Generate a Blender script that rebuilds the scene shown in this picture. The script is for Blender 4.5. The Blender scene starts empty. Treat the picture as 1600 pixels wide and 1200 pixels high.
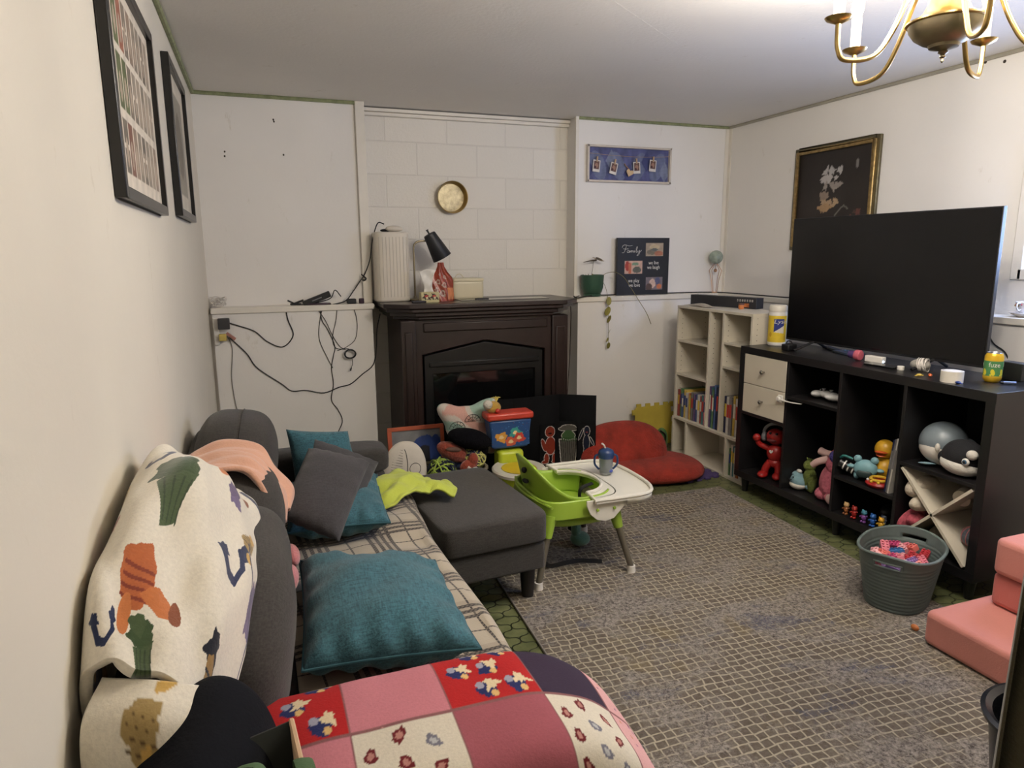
import bpy, math, random
import numpy as np
from mathutils import Vector, Matrix, Euler
random.seed(7); np.random.seed(7)
SC = bpy.context.scene
COL = SC.collection
# ------------------------------------------------------------ camera
F_PX, PITCH, YAW, ROLL = 1069.5, 0.18875, 0.35036, -0.00619
CAM = Vector((0, 0, 1.39))
_cy, _sy, _cp, _sp = math.cos(YAW), math.sin(YAW), math.cos(PITCH), math.sin(PITCH)
FWD = Vector((_sy*_cp, _cy*_cp, -_sp)); _r = Vector((_cy, -_sy, 0)); _u = _r.cross(FWD)
RGT = _r*math.cos(ROLL) + _u*math.sin(ROLL); UPV = -_r*math.sin(ROLL) + _u*math.cos(ROLL)
cam = bpy.data.cameras.new('camera'); co = bpy.data.objects.new('camera', cam); COL.objects.link(co)
cam.sensor_width = 36; cam.lens = F_PX/1600*36; cam.clip_start = .02; cam.clip_end = 60
co.matrix_world = Matrix(((RGT.x, UPV.x, -FWD.x, CAM.x), (RGT.y, UPV.y, -FWD.y, CAM.y), (RGT.z, UPV.z, -FWD.z, CAM.z), (0, 0, 0, 1)))
SC.camera = co
# ------------------------------------------------------------ world, lights, exposure
SC.view_settings.view_transform = 'Standard'; SC.view_settings.look = 'None'
SC.view_settings.gamma = 1; SC.view_settings.use_curve_mapping = False
SC.view_settings.exposure = -0.06
w = bpy.data.worlds.new('world'); SC.world = w; w.use_nodes = True
w.node_tree.nodes['Background'].inputs[0].default_value = (.50, .66, 1, 1)
w.node_tree.nodes['Background'].inputs[1].default_value = 2.0
def light(name, kind, loc, power, color, size=.1, size_y=None, direction=None):
    l = bpy.data.lights.new(name, kind); l.energy = power; l.color = color
    if kind == 'AREA':
        l.size = size
        if size_y: l.shape = 'RECTANGLE'; l.size_y = size_y
    else: l.shadow_soft_size = size
    o = bpy.data.objects.new(name, l); COL.objects.link(o); o.location = loc
    if direction: o.rotation_euler = Vector(direction).to_track_quat('-Z', 'Y').to_euler()
    return o
BULB_W, WARM = 27.0, (1.0, .92, .82)
# daylight through the small basement window; warm fill light added inside the room behind the camera
light('window_daylight', 'AREA', (3.285, 1.85, 1.56), 24, (.38, .55, 1.0), .66, .48, (-1, .45, -.30))
light('rear_fill_light', 'POINT', (.95, -.75, 2.0), 1.5, (1.0, .93, .82), .12)
# ------------------------------------------------------------ picking points on real surfaces
def ray(px, py): return FWD*F_PX + RGT*(px-800) - UPV*(py-600)
def Z(px, py, z): d = ray(px, py); return CAM + d*((z-CAM.z)/d.z)
def Y(px, py, y): d = ray(px, py); return CAM + d*(y/d.y)
def X(px, py, x): d = ray(px, py); return CAM + d*(x/d.x)
# ------------------------------------------------------------ object helpers
def tag(o, label=None, cat=None, group=None, kind=None):
    if label: o['label'] = label
    if cat: o['category'] = cat
    if group: o['group'] = group
    if kind: o['kind'] = kind
    return o
def thing(name, label, cat, loc=(0, 0, 0), rz=0, group=None, rot=None):
    o = bpy.data.objects.new(name, None); COL.objects.link(o); o.empty_display_size = .05
    o.location = loc; o.rotation_euler = rot if rot else (0, 0, rz)
    return tag(o, label, cat, group)
def copy_tree(o, parent=None):
    c = o.copy(); COL.objects.link(c); c.parent = parent
    if parent is not None: c.matrix_parent_inverse = o.matrix_parent_inverse.copy()
    for ch in [x for x in COL.objects if x.parent == o]: copy_tree(ch, c)
    return c
def lmat(o):
    m = Matrix.Translation(o.location) @ o.rotation_euler.to_matrix().to_4x4() @ Matrix.Diagonal((*o.scale, 1))
    return (lmat(o.parent) @ m) if o.parent else m
def catmull(P, n, closed=False):
    P = np.asarray(P, float); N = len(P)
    if N < 3 and not closed:
        t = np.linspace(0, 1, n)[:, None]; return P[0]*(1-t)+P[-1]*t
    if closed: seg = N; ext = lambda i: P[i % N]
    else:
        seg = N-1
        def ext(i):
            if i < 0: return 2*P[0]-P[1]
            if i >= N: return 2*P[-1]-P[-2]
            return P[i]
    out = []
    T = np.linspace(0, seg, n, endpoint=not closed)
    for t in T:
        i = min(int(t), seg-1); f = t-i
        a, b, c, d = ext(i-1), ext(i), ext(i+1), ext(i+2)
        out.append(.5*((2*b)+(c-a)*f+(2*a-5*b+4*c-d)*f*f+(3*b-3*c+d-a)*f**3))
    return np.array(out)
def patch(ctrl, nu, nv):            # control grid [row][col] of 3D points -> nv x nu smooth points
    A = np.array([[tuple(p) for p in r] for r in ctrl], float)
    rows = np.array([catmull(r, nu) for r in A])
    return np.stack([catmull(rows[:, j], nv) for j in range(nu)], axis=1)
def vnoise(P, scale, seed=0):       # cheap smooth noise of 3D points, about -1..1
    r = np.random.RandomState(seed); s = 0
    for k in range(7):
        d = r.normal(size=3); d /= np.linalg.norm(d); s = s + np.sin(P@d*scale*(.6+.25*k)+r.uniform(0, 7))*(1/(1+.25*k))
    return s/3
class B:
    def __init__(s): s.v = []; s.f = []; s.mi = []; s.m = 0; s.M = Matrix.Identity(4); s.uv = None
    def at(s, loc=(0, 0, 0), rot=(0, 0, 0), sc=1):
        s.M = Matrix.Translation(loc) @ Euler(rot).to_matrix().to_4x4() @ Matrix.Scale(sc, 4); return s
    def add(s, V, Fs):
        b = len(s.v); s.v += [tuple(s.M @ Vector(v)) for v in V]
        s.f += [tuple(b+i for i in f) for f in Fs]; s.mi += [s.m]*len(Fs); return s
    def box(s, x0, x1, y0, y1, z0, z1):
        return s.add([(x0, y0, z0), (x1, y0, z0), (x1, y1, z0), (x0, y1, z0), (x0, y0, z1), (x1, y0, z1), (x1, y1, z1), (x0, y1, z1)],
                     [(0, 3, 2, 1), (4, 5, 6, 7), (0, 1, 5, 4), (1, 2, 6, 5), (2, 3, 7, 6), (3, 0, 4, 7)])
    def lathe(s, prof, c=(0, 0, 0), n=24, sx=1, sy=1, axis='z'):
        V = []; Fs = []
        for (r, z) in prof:
            for k in range(n):
                a = 2*math.pi*k/n; p = (r*sx*math.cos(a), r*sy*math.sin(a), z)
                if axis == 'x': p = (p[2], p[0], p[1])
                if axis == 'y': p = (p[1], p[2], p[0])
                V.append((p[0]+c[0], p[1]+c[1], p[2]+c[2]))
        for i in range(len(prof)-1):
            for k in range(n):
                a, b = i*n+k, i*n+(k+1) % n; Fs.append((a, b, b+n, a+n))
        if prof[0][0] > 1e-5: Fs.append(tuple(reversed(range(n))))
        if prof[-1][0] > 1e-5: Fs.append(tuple(range((len(prof)-1)*n, len(prof)*n)))
        return s.add(V, Fs)
    def cyl(s, p0, p1, r0, r1=None, n=16):
        r1 = r0 if r1 is None else r1; return s.tube([p0, p1], [r0, r1], n)
    def tube(s, pts, r, n=8, smooth=0, closed=False, flat=1):
        P = np.array([tuple(p) for p in pts], float)
        if smooth:
            if not np.isscalar(r): r = np.interp(np.linspace(0, 1, smooth), np.linspace(0, 1, len(P)), r)
            P = catmull(P, smooth, closed)
        N = len(P); R = np.full(N, r) if np.isscalar(r) else np.array(r, float)
        if closed: T = np.roll(P, -1, 0)-np.roll(P, 1, 0)
        else: T = np.gradient(P, axis=0)
        T /= np.linalg.norm(T, axis=1)[:, None]+1e-12
        u = np.cross(T[0], (0, 0, 1)); 
        if np.linalg.norm(u) < .05: u = np.cross(T[0], (0, 1, 0))
        u /= np.linalg.norm(u); V = []
        for i in range(N):
            u = u-T[i]*np.dot(u, T[i]); u /= np.linalg.norm(u)+1e-12; w_ = np.cross(T[i], u)
            for k in range(n):
                a = 2*math.pi*k/n; V.append(P[i]+R[i]*(math.cos(a)*u+math.sin(a)*w_*flat))
        Fs = []
        for i in range(N if closed else N-1):
            j = (i+1) % N
            for k in range(n): Fs.append((i*n+k, i*n+(k+1) % n, j*n+(k+1) % n, j*n+k))
        if not closed: Fs += [tuple(reversed(range(n))), tuple(range((N-1)*n, N*n))]
        return s.add(V, Fs)
    def ell(s, c, r, rot=(0, 0, 0), n=16, m=10, noise=0, seed=0, p=1.0):
        if np.isscalar(r): r = (r, r, r)
        Mx = Euler(rot).to_matrix(); V = []; Fs = []
        for i in range(m+1):
            t = math.pi*i/m
            for k in range(n):
                a = 2*math.pi*k/n
                f = lambda q: math.copysign(abs(q)**p, q)
                V.append((r[0]*f(math.sin(t))*f(math.cos(a)), r[1]*f(math.sin(t))*f(math.sin(a)), r[2]*f(math.cos(t))))
        if noise:
            A = np.array(V); k = 1+noise*vnoise(A, 2.2/max(r), seed); V = [tuple(v) for v in A*k[:, None]]
        V = [tuple(Mx @ Vector(v)+Vector(c)) for v in V]
        for i in range(m):
            for k in range(n):
                a, b = i*n+k, i*n+(k+1) % n; Fs.append((a, a+n, b+n, b))
        return s.add(V, Fs)
    def grid(s, P, flip=False):
        nv, nu = P.shape[:2]; Fs = []
        for i in range(nv-1):
            for j in range(nu-1):
                a = i*nu+j; q = (a, a+1, a+nu+1, a+nu); Fs.append(tuple(reversed(q)) if flip else q)
        return s.add([tuple(p) for p in P.reshape(-1, 3)], Fs)
    def prism(s, pts, z0, z1, plane='xy'):
        n = len(pts)
        def mp(p, z):
            return (p[0], p[1], z) if plane == 'xy' else (p[0], z, p[1]) if plane == 'xz' else (z, p[0], p[1])
        V = [mp(p, z0) for p in pts]+[mp(p, z1) for p in pts]
        Fs = [tuple(range(n)), tuple(range(2*n-1, n-1, -1))]+[(i, n+i, n+(i+1) % n, (i+1) % n) for i in range(n)]
        return s.add(V, Fs)
    def build(s, name, mat, parent=None, bevel=0, sub=0, solid=0, angle=40, world=False, smooth=True, col=None, off=0, seg=2):
        me = bpy.data.meshes.new(name); V = s.v
        if world and parent is not None:
            inv = lmat(parent).inverted(); V = [tuple(inv @ Vector(v)) for v in V]
        me.from_pydata(V, [], s.f)
        mats = mat if isinstance(mat, (list, tuple)) else [mat]
        for m in mats: me.materials.append(m)
        if len(mats) > 1: me.polygons.foreach_set('material_index', s.mi)
        import bmesh
        bm = bmesh.new(); bm.from_mesh(me)
        if col is None: bmesh.ops.remove_doubles(bm, verts=bm.verts, dist=1e-5)
        bmesh.ops.recalc_face_normals(bm, faces=bm.faces); bm.to_mesh(me); bm.free()
        if col is not None:
            a = me.color_attributes.new('paint', 'FLOAT_COLOR', 'POINT')
            c4 = np.ones((len(s.v), 4), np.float32); c4[:len(col), :3] = col; c4[len(col):, :3] = col[-1]
            a.data.foreach_set('color', c4.ravel())
        if smooth:
            me.shade_smooth()
            if angle < 180: me.set_sharp_from_angle(angle=math.radians(angle))
        o = bpy.data.objects.new(name, me); COL.objects.link(o); o.parent = parent
        if solid: md = o.modifiers.new('solid', 'SOLIDIFY'); md.thickness = solid; md.offset = off
        if sub: md = o.modifiers.new('sub', 'SUBSURF'); md.levels = sub; md.render_levels = sub
        if bevel: md = o.modifiers.new('bevel', 'BEVEL'); md.width = bevel; md.segments = seg; md.limit_method = 'ANGLE'; md.angle_limit = math.radians(35)
        return o
# ------------------------------------------------------------ materials
def L(c):   # sRGB 0..255 -> linear
    return tuple(((v/255)/12.92 if v/255 <= .04045 else ((v/255+.055)/1.055)**2.4) for v in c)
class NT:
    def __init__(s, mat): s.t = mat.node_tree; s.bs = s.t.nodes['Principled BSDF']
    def n(s, kind, **kw):
        x = s.t.nodes.new(kind)
        for k, v in kw.items(): setattr(x, k, v)
        return x
    def l(s, a, b): s.t.links.new(a, b)
    def inp(s, sock, v):
        if isinstance(v, (int, float)): sock.default_value = v
        elif isinstance(v, tuple): sock.default_value = (*v, 1) if len(v) == 3 and sock.type == 'RGBA' else v
        else: s.l(v, sock)
    def math(s, op, a, b=0, c=0):
        x = s.n('ShaderNodeMath', operation=op); s.inp(x.inputs[0], a); s.inp(x.inputs[1], b); s.inp(x.inputs[2], c); return x.outputs[0]
    def mix(s, f, a, b, mode='MIX'):
        x = s.n('ShaderNodeMix', data_type='RGBA', blend_type=mode); s.inp(x.inputs[0], f); s.inp(x.inputs[6], a); s.inp(x.inputs[7], b); return x.outputs[2]
    def coord(s, which='Object', sc=(1, 1, 1), rot=(0, 0, 0), loc=(0, 0, 0)):
        c = s.n('ShaderNodeTexCoord'); m = s.n('ShaderNodeMapping'); m.inputs['Scale'].default_value = sc; m.inputs['Rotation'].default_value = rot
        m.inputs['Location'].default_value = loc; s.l(c.outputs[which], m.inputs[0]); return m.outputs[0]
    def noise(s, vec, scale, detail=3, rough=.5, dist=0):
        x = s.n('ShaderNodeTexNoise'); s.l(vec, x.inputs['Vector']); x.inputs['Scale'].default_value = scale; x.inputs['Detail'].default_value = detail
        x.inputs['Roughness'].default_value = rough; x.inputs['Distortion'].default_value = dist; return x.outputs[0]
    def ramp(s, f, stops):
        x = s.n('ShaderNodeValToRGB'); e = x.color_ramp.elements
        while len(e) < len(stops): e.new(.5)
        for k, (p, c) in enumerate(stops): e[k].position = p; e[k].color = (*c, 1) if len(c) == 3 else c
        s.l(f, x.inputs[0]); return x.outputs[0]
    def bump(s, h, strength=.3, dist=.01):
        x = s.n('ShaderNodeBump'); x.inputs['Strength'].default_value = strength; x.inputs['Distance'].default_value = dist
        s.l(h, x.inputs['Height']); s.l(x.outputs[0], s.bs.inputs['Normal'])
MATS = {}
def mat(name, rgb=(200, 200, 200), rough=.6, metal=0, var=.08, vs=8, bump=0, bs=60, sheen=0, emit=0, trans=0, spec=.5, alpha=1, coat=0, lin=None):
    if name in MATS: return MATS[name]
    m = bpy.data.materials.new(name); m.use_nodes = True; t = NT(m); b = t.bs
    c = lin or L(rgb); v = t.coord()
    n = t.noise(v, vs, 4, .6)
    lo = tuple(x*(1-var) for x in c); hi = tuple(min(1, x*(1+var)) for x in c)
    t.l(t.ramp(n, [(.3, lo), (.7, hi)]), b.inputs['Base Color'])
    b.inputs['Roughness'].default_value = rough; b.inputs['Metallic'].default_value = metal
    b.inputs['Specular IOR Level'].default_value = spec; b.inputs['Coat Weight'].default_value = coat
    b.inputs['Sheen Weight'].default_value = sheen
    if emit: b.inputs['Emission Color'].default_value = (*c, 1); b.inputs['Emission Strength'].default_value = emit
    if trans: b.inputs['Transmission Weight'].default_value = trans
    b.inputs['Alpha'].default_value = alpha
    if bump: t.bump(t.noise(v, bs, 3, .6), bump, .01)
    MATS[name] = m; return m
def weave(name, rgb, dark=.6, scale=420, var=.12, rough=.95, streak=True):
    if name in MATS: return MATS[name]
    m = bpy.data.materials.new(name); m.use_nodes = True; t = NT(m); c = L(rgb); v = t.coord()
    a = t.noise(t.coord(sc=(1, .12, 1)), scale*.6, 2, .6); b_ = t.noise(t.coord(sc=(.12, 1, 1)), scale*.6, 2, .6)
    f = t.math('ADD', t.math('MULTIPLY', a, .5), t.math('MULTIPLY', b_, .5))
    r = t.ramp(f, [(.36, tuple(x*dark for x in c)), (.62, tuple(min(1, x*(1+var)) for x in c))])
    big = t.noise(v, 6, 3, .5); r = t.mix(t.math('MULTIPLY', big, .25), r, tuple(x*.8 for x in c))
    t.l(r, t.bs.inputs['Base Color']); t.bs.inputs['Roughness'].default_value = rough; t.bs.inputs['Sheen Weight'].default_value = .15
    t.bs.inputs['Specular IOR Level'].default_value = .2
    t.bump(f, .35, .004); MATS[name] = m; return m
def painted(name, rough=.9, bump=.25, bs=250, sheen=.2, spec=.2):   # colour comes from the thing's own printed pattern
    if name in MATS: return MATS[name]
    m = bpy.data.materials.new(name); m.use_nodes = True; t = NT(m)
    a = t.n('ShaderNodeAttribute', attribute_name='paint'); v = t.coord(); n = t.noise(v, bs, 3, .6)
    t.l(t.mix(.5, a.outputs['Color'], t.ramp(n, [(.3, (.75, .75, .75)), (.7, (1, 1, 1))]), 'MULTIPLY'), t.bs.inputs['Base Color'])
    t.bs.inputs['Roughness'].default_value = rough; t.bs.inputs['Sheen Weight'].default_value = sheen; t.bs.inputs['Specular IOR Level'].default_value = spec
    if bump: t.bump(n, bump, .003)
    MATS[name] = m; return m
class Canvas:                       # printed pattern, sampled at the mesh's own vertices; u right 0..1, v up 0..1
    def __init__(s, w, h, bg, asp=1):
        s.c = np.tile(np.array(L(bg)), (h, w, 1)); s.w, s.h = w, h
        s.u, s.v = np.meshgrid(np.linspace(0, 1, w), np.linspace(0, 1, h)); s.asp = asp
    def put(s, m, rgb): s.c[m] = L(rgb); return s
    def ell(s, u, v, ru, rv, rgb, a=0, wob=0, seed=0, ring=None):
        x = (s.u-u)*s.asp; y = s.v-v; ca, sa = math.cos(a), math.sin(a)
        X_ = (x*ca+y*sa)/(ru*s.asp if s.asp != 1 else ru); Y_ = (-x*sa+y*ca)/rv
        d = np.hypot(X_, Y_)
        if wob: th = np.arctan2(Y_, X_); d = d*(1+wob*np.sin(3*th+seed)+wob*.7*np.sin(5*th+2*seed)+wob*.5*np.sin(9*th+seed))
        if ring: return s.put((d < 1) & (d > 1-ring), rgb)
        return s.put(d < 1, rgb)
    def rect(s, u0, v0, u1, v1, rgb): return s.put((s.u >= u0) & (s.u <= u1) & (s.v >= v0) & (s.v <= v1), rgb)
    def poly(s, pts, rgb):
        ins = np.zeros(s.u.shape, bool); n = len(pts)
        for i in range(n):
            (x0, y0), (x1, y1) = pts[i], pts[(i+1) % n]
            if y0 == y1: continue
            c = ((y0 > s.v) != (y1 > s.v)) & (s.u < (x1-x0)*(s.v-y0)/(y1-y0)+x0); ins ^= c
        return s.put(ins, rgb)
    def line(s, pts, wd, rgb):
        m = np.zeros(s.u.shape, bool)
        for (x0, y0), (x1, y1) in zip(pts[:-1], pts[1:]):
            dx, dy = (x1-x0)*s.asp, y1-y0; L2 = dx*dx+dy*dy+1e-12
            px, py = (s.u-x0)*s.asp, s.v-y0; t_ = np.clip((px*dx+py*dy)/L2, 0, 1)
            m |= np.hypot(px-t_*dx, py-t_*dy) < wd
        return s.put(m, rgb)
    def noise(s, amt, sc, seed=0):
        P = np.stack([s.u*s.asp, s.v, s.u*0], -1).reshape(-1, 3)
        s.c = np.clip(s.c*(1+amt*vnoise(P, sc, seed).reshape(s.u.shape)[..., None]), 0, 1); return s
    def flat(s): return s.c.reshape(-1, 3)
def panel(cv, o, du, dv):           # flat grid of the canvas: o = lower-left corner
    o, du, dv = map(lambda q: np.array(tuple(q), float), (o, du, dv))
    return o+cv.u[..., None]*du+cv.v[..., None]*dv
def pillow_pts(c4, th, n=40, p=2.6, pinch=.06, wr=.006, seed=1):
    # c4: corners TL, TR, BR, BL in 3D (world); two bulged faces
    TL, TR, BR, BL = [np.array(tuple(q)) for q in c4]
    nrm = np.cross(TR-TL, BL-TL); nrm /= np.linalg.norm(nrm)
    if nrm[2] < 0: nrm = -nrm
    u, v = np.meshgrid(np.linspace(-1, 1, n), np.linspace(-1, 1, n))
    uu = u*(1-pinch*(1-v*v)*.9); vv = v*(1-pinch*(1-u*u)*.9)
    a, b = (uu+1)/2, (vv+1)/2
    base = (1-b)[..., None]*((1-a)[..., None]*TL+a[..., None]*TR)+b[..., None]*((1-a)[..., None]*BL+a[..., None]*BR)
    h = ((1-np.abs(u)**p)*(1-np.abs(v)**p))
    h = np.clip(h, 0, 1)**.5*th/2
    out = []
    for sgn in (1, -1):
        P = base+sgn*h[..., None]*nrm
        w_ = wr*vnoise(P.reshape(-1, 3), 26, seed).reshape(n, n)*np.clip(h/(th/2)*2, 0, 1)
        # seam puckers running in from the edges
        e = np.exp(-(1-np.abs(v))*7)*np.sin(u*17+seed)+np.exp(-(1-np.abs(u))*7)*np.sin(v*15+seed*2)
        out.append(P+(sgn*(w_+e*wr*.8*np.clip(h/(th/2)*3, 0, 1)))[..., None]*nrm)
    return out[0], out[1], base
def pillow(name, label, cat, c4, th, m, n=40, group=None, piping=None, pinch=.06, wr=.006, seed=1, p=2.6):
    A, Bt, base = pillow_pts(c4, th, n, p, pinch, wr, seed)
    cen = base[n//2, n//2]; root = thing(name, label, cat, (cen[0], cen[1], Bt[..., 2].min()), group=group)
    b = B(); b.grid(A); b.grid(Bt, True); b.build('cover', m, root, world=True, angle=180)
    if piping:
        e = np.concatenate([base[0, :-1], base[:-1, -1], base[-1, :0:-1], base[:0:-1, 0]])
        B().tube(e, .0035, 6, closed=True).build('piping', piping, root, world=True)
    return root
def strokes(b, lines, r, tf, n=5, sm=0):
    for ln in lines:
        b.tube([tf(*p) for p in ln], r, n, smooth=sm*len(ln) if sm else 0)
def text_b(txt, size, tf, depth=.0006, shear=0, align='LEFT', xs=1.0):      # lettering as mesh; tf maps flat (x, y, depth) to place
    c = bpy.data.curves.new('lettering', 'FONT'); c.body = txt; c.size = size; c.extrude = depth/2; c.shear = shear; c.align_x = align; c.resolution_u = 3
    o = bpy.data.objects.new('lettering', c); COL.objects.link(o); bpy.context.view_layer.update()
    me = bpy.data.meshes.new_from_object(o.evaluated_get(bpy.context.evaluated_depsgraph_get()))
    V = [tf(v.co.x*xs, v.co.y, v.co.z) for v in me.vertices]; Fs = [tuple(p.vertices) for p in me.polygons]
    bpy.data.objects.remove(o); bpy.data.curves.remove(c); bpy.data.meshes.remove(me)
    return B().add(V, Fs)
# ============================================================ setting
XL, XR, YB, YA, ZC, YK, YF, XK = -.282, 3.318, 4.40, 4.55, 2.288, 4.28, -1.0, 3.20
WL, WN = (222, 215, 200), (236, 232, 226)  # same paint; first tone set darker to offset strong lamp light on left wall
def wallmat(name, rgb, bump=.12):
    m = bpy.data.materials.new(name); m.use_nodes = True; t = NT(m); c = L(rgb); v = t.coord()
    n1 = t.noise(v, 1.6, 5, .6); n2 = t.noise(v, 55, 3, .6)
    r = t.ramp(n1, [(.3, tuple(x*.95 for x in c)), (.7, c)])
    sc = t.ramp(t.noise(t.coord(sc=(1, 1, .35)), 9, 6, .75), [(.28, (.86, .84, .80)), (.36, (1, 1, 1))])
    t.l(t.mix(1, r, sc, 'MULTIPLY'), t.bs.inputs['Base Color']); t.bs.inputs['Roughness'].default_value = .55
    t.bs.inputs['Specular IOR Level'].default_value = .35; t.bump(n2, bump, .004); return m
M_WALL = wallmat('painted_plaster_wall', WN); M_CREAM = wallmat('toned_down_cream_wall', WL)
M_TRIM = mat('white_gloss_trim', (228, 222, 210), .4, var=.04); M_CEIL = wallmat('ceiling_plaster', (232, 228, 222), .25)
M_GREEN = mat('green_edge_moulding', (136, 142, 104), .6, var=.25, vs=30)
def blockmat():
    m = bpy.data.materials.new('painted_concrete_block'); m.use_nodes = True; t = NT(m); c = L((232, 227, 217))
    v = t.coord(rot=(math.pi/2, 0, 0), loc=(.0, .06, 0)); b = t.n('ShaderNodeTexBrick'); t.l(v, b.inputs['Vector'])
    b.inputs['Scale'].default_value = 1; b.inputs['Brick Width'].default_value = .406; b.inputs['Row Height'].default_value = .2032
    b.inputs['Mortar Size'].default_value = .006; b.inputs['Mortar Smooth'].default_value = .6; b.offset = .5
    b.inputs['Color1'].default_value = (*c, 1); b.inputs['Color2'].default_value = (*[x*.96 for x in c], 1); b.inputs['Mortar'].default_value = (*[x*.93 for x in c], 1)
    vo = t.coord(); chips = t.ramp(t.noise(vo, 14, 6, .8), [(.24, (.35, .3, .24)), (.275, (1, 1, 1))])
    t.l(t.mix(1, b.outputs[0], chips, 'MULTIPLY'), t.bs.inputs['Base Color']); t.bs.inputs['Roughness'].default_value = .6
    h = t.math('ADD', t.math('MULTIPLY', b.outputs['Fac'], -.7), t.math('MULTIPLY', t.noise(vo, 70, 5, .7), .9)); t.bump(h, .55, .006); return m
M_BLOCK = blockmat()
def floormat():
    m = bpy.data.materials.new('green_lantern_tile_vinyl'); m.use_nodes = True; t = NT(m); v = t.coord(); s = t.n('ShaderNodeSeparateXYZ'); t.l(v, s.inputs[0])
    k = 2*math.pi/.095
    x, y = s.outputs[0], s.outputs[1]; p = t.math('MULTIPLY', t.math('ADD', x, y), k/2*1.0); q = t.math('MULTIPLY', t.math('SUBTRACT', x, y), k/2)
    A = t.math('ADD', p, t.math('MULTIPLY', t.math('SINE', t.math('MULTIPLY', q, 2)), .36)); Bq = t.math('ADD', q, t.math('MULTIPLY', t.math('SINE', t.math('MULTIPLY', p, 2)), .36))
    f = t.math('MINIMUM', t.math('ABSOLUTE', t.math('SINE', A)), t.math('ABSOLUTE', t.math('SINE', Bq)))
    n = t.noise(v, 9, 5, .65); g = t.ramp(n, [(.3, L((74, 80, 50))), (.55, L((104, 108, 72))), (.75, L((124, 124, 90)))])
    t.l(t.mix(t.ramp(f, [(.10, (0, 0, 0)), (.16, (1, 1, 1))]), L((34, 38, 24)), g), t.bs.inputs['Base Color']); t.bs.inputs['Roughness'].default_value = .35
    t.bump(t.ramp(f, [(.05, (0, 0, 0)), (.2, (1, 1, 1))]), .3, .003); return m
def struct(name, b, m, parent=None, **k):
    o = b.build(name, m, parent, **k)
    if parent is None: o['kind'] = 'structure'
    return o
struct('floor', B().box(XL-.1, XR+.1, YF-.1, YA+.1, -.1, 0), floormat())
c_ = struct('ceiling', B().box(XL-.1, XR+.1, YF-.1, YA+.1, ZC, ZC+.1), M_CEIL)
P_ = [Vector((1.1, 2.45, ZC)), Vector((1.6, 2.9, ZC)), Vector((2.05, 3.4, ZC))]
struct('plaster_seam', B().tube([(1.2, 2.35, ZC+.002), (1.75, 2.75, ZC+.002), (2.35, 3.1, ZC+.002)], .005, 6, flat=.5), M_CEIL, c_)
struct('wall_left', B().box(XL-.1, XL, YF, YA, 0, ZC), M_CREAM)
wb = struct('wall_back', B().box(XL, .668, YB, YA+.1, 1.05, ZC).box(2.085, XR, YB, YA+.1, 1.05, ZC), M_WALL)
struct('wall_alcove', B().box(.60, 2.085, YA, YA+.1, 0, ZC), M_BLOCK)
struct('wall_lower_left', B().box(-.264, .648, YK, YA+.05, 0, 1.056), M_WALL)
struct('wall_lower_right', B().box(2.05, XR, YK, YA+.05, 0, 1.056), M_WALL)
struct('wall_back_left_gap', B().box(XL-.1, -.25, YK+.03, YA+.1, 0, 1.056), M_WALL)
struct('trim_1', B().box(-.270, .660, YK-.012, YB, 1.056, 1.09), M_TRIM, bevel=.004)
struct('trim_2', B().box(2.035, XR, YK-.012, YB, 1.056, 1.09), M_TRIM, bevel=.004)
struct('trim_3', B().box(.612, .668, YB-.02, YB, 1.09, ZC), M_TRIM, bevel=.003)
struct('trim_4', B().box(2.068, 2.092, YB-.02, YB, 1.09, ZC), M_TRIM, bevel=.003)
struct('trim_5', B().box(.668, 2.085, YA-.05, YA, ZC-.028, ZC-.006).box(.668, 2.085, YA-.035, YA, ZC-.05, ZC-.028), M_TRIM, bevel=.004)
struct('trim_6', B().tube([(XL+.01, YB-.008, ZC-.008), (.612, YB-.008, ZC-.008)], .012, 6), M_GREEN)
struct('trim_7', B().tube([(2.092, YB-.008, ZC-.008), (XR, YB-.008, ZC-.008)], .011, 6), M_GREEN)
struct('trim_8', B().tube([(XL+.008, YF, ZC-.008), (XL+.008, YB, ZC-.008)], .012, 6), M_GREEN)
struct('trim_9', B().tube([(XR-.008, YF, ZC-.008), (XR-.008, YB, ZC-.008)], .010, 6), mat('beige_moulding', (160, 155, 140), .6))
struct('trim_10', B().box(XR-.035, XR, YB-.006, YB, 1.09, ZC).box(XR-.006, XR, YB-.035, YB, 1.09, ZC), M_TRIM, bevel=.002)
# right wall with the basement window opening
WY0, WY1, WZ0, WZ1 = 1.48, 2.215, 1.285, 1.83
wr = struct('wall_right', B().box(XR, XR+.1, YF, WY0, 0, ZC).box(XR, XR+.1, WY1, YA, 0, ZC).box(XR, XR+.1, WY0, WY1, 0, WZ0).box(XR, XR+.1, WY0, WY1, WZ1, ZC), M_WALL)
struct('wall_lower_right_side', B().box(XK, XR, YF, YK, 0, 1.056), M_WALL)
struct('trim_11', B().box(XK-.012, XR, YF, YK-.012, 1.056, 1.09), M_TRIM, bevel=.004)
struct('wall_front', B().box(XL-.1, XR+.1, YF-.1, YF, 0, ZC), M_CREAM)
def thin_glass():
    m = bpy.data.materials.new('window_glass'); m.use_nodes = True; t = NT(m); tr_ = t.n('ShaderNodeBsdfTransparent'); gl = t.n('ShaderNodeBsdfGlossy'); gl.inputs['Roughness'].default_value = .02
    lw = t.n('ShaderNodeLayerWeight'); lw.inputs[0].default_value = .3; mx = t.n('ShaderNodeMixShader'); t.l(lw.outputs['Fresnel'], mx.inputs[0]); t.l(tr_.outputs[0], mx.inputs[1]); t.l(gl.outputs[0], mx.inputs[2])
    t.l(mx.outputs[0], t.t.nodes['Material Output'].inputs['Surface']); return m
wf = B()
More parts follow.
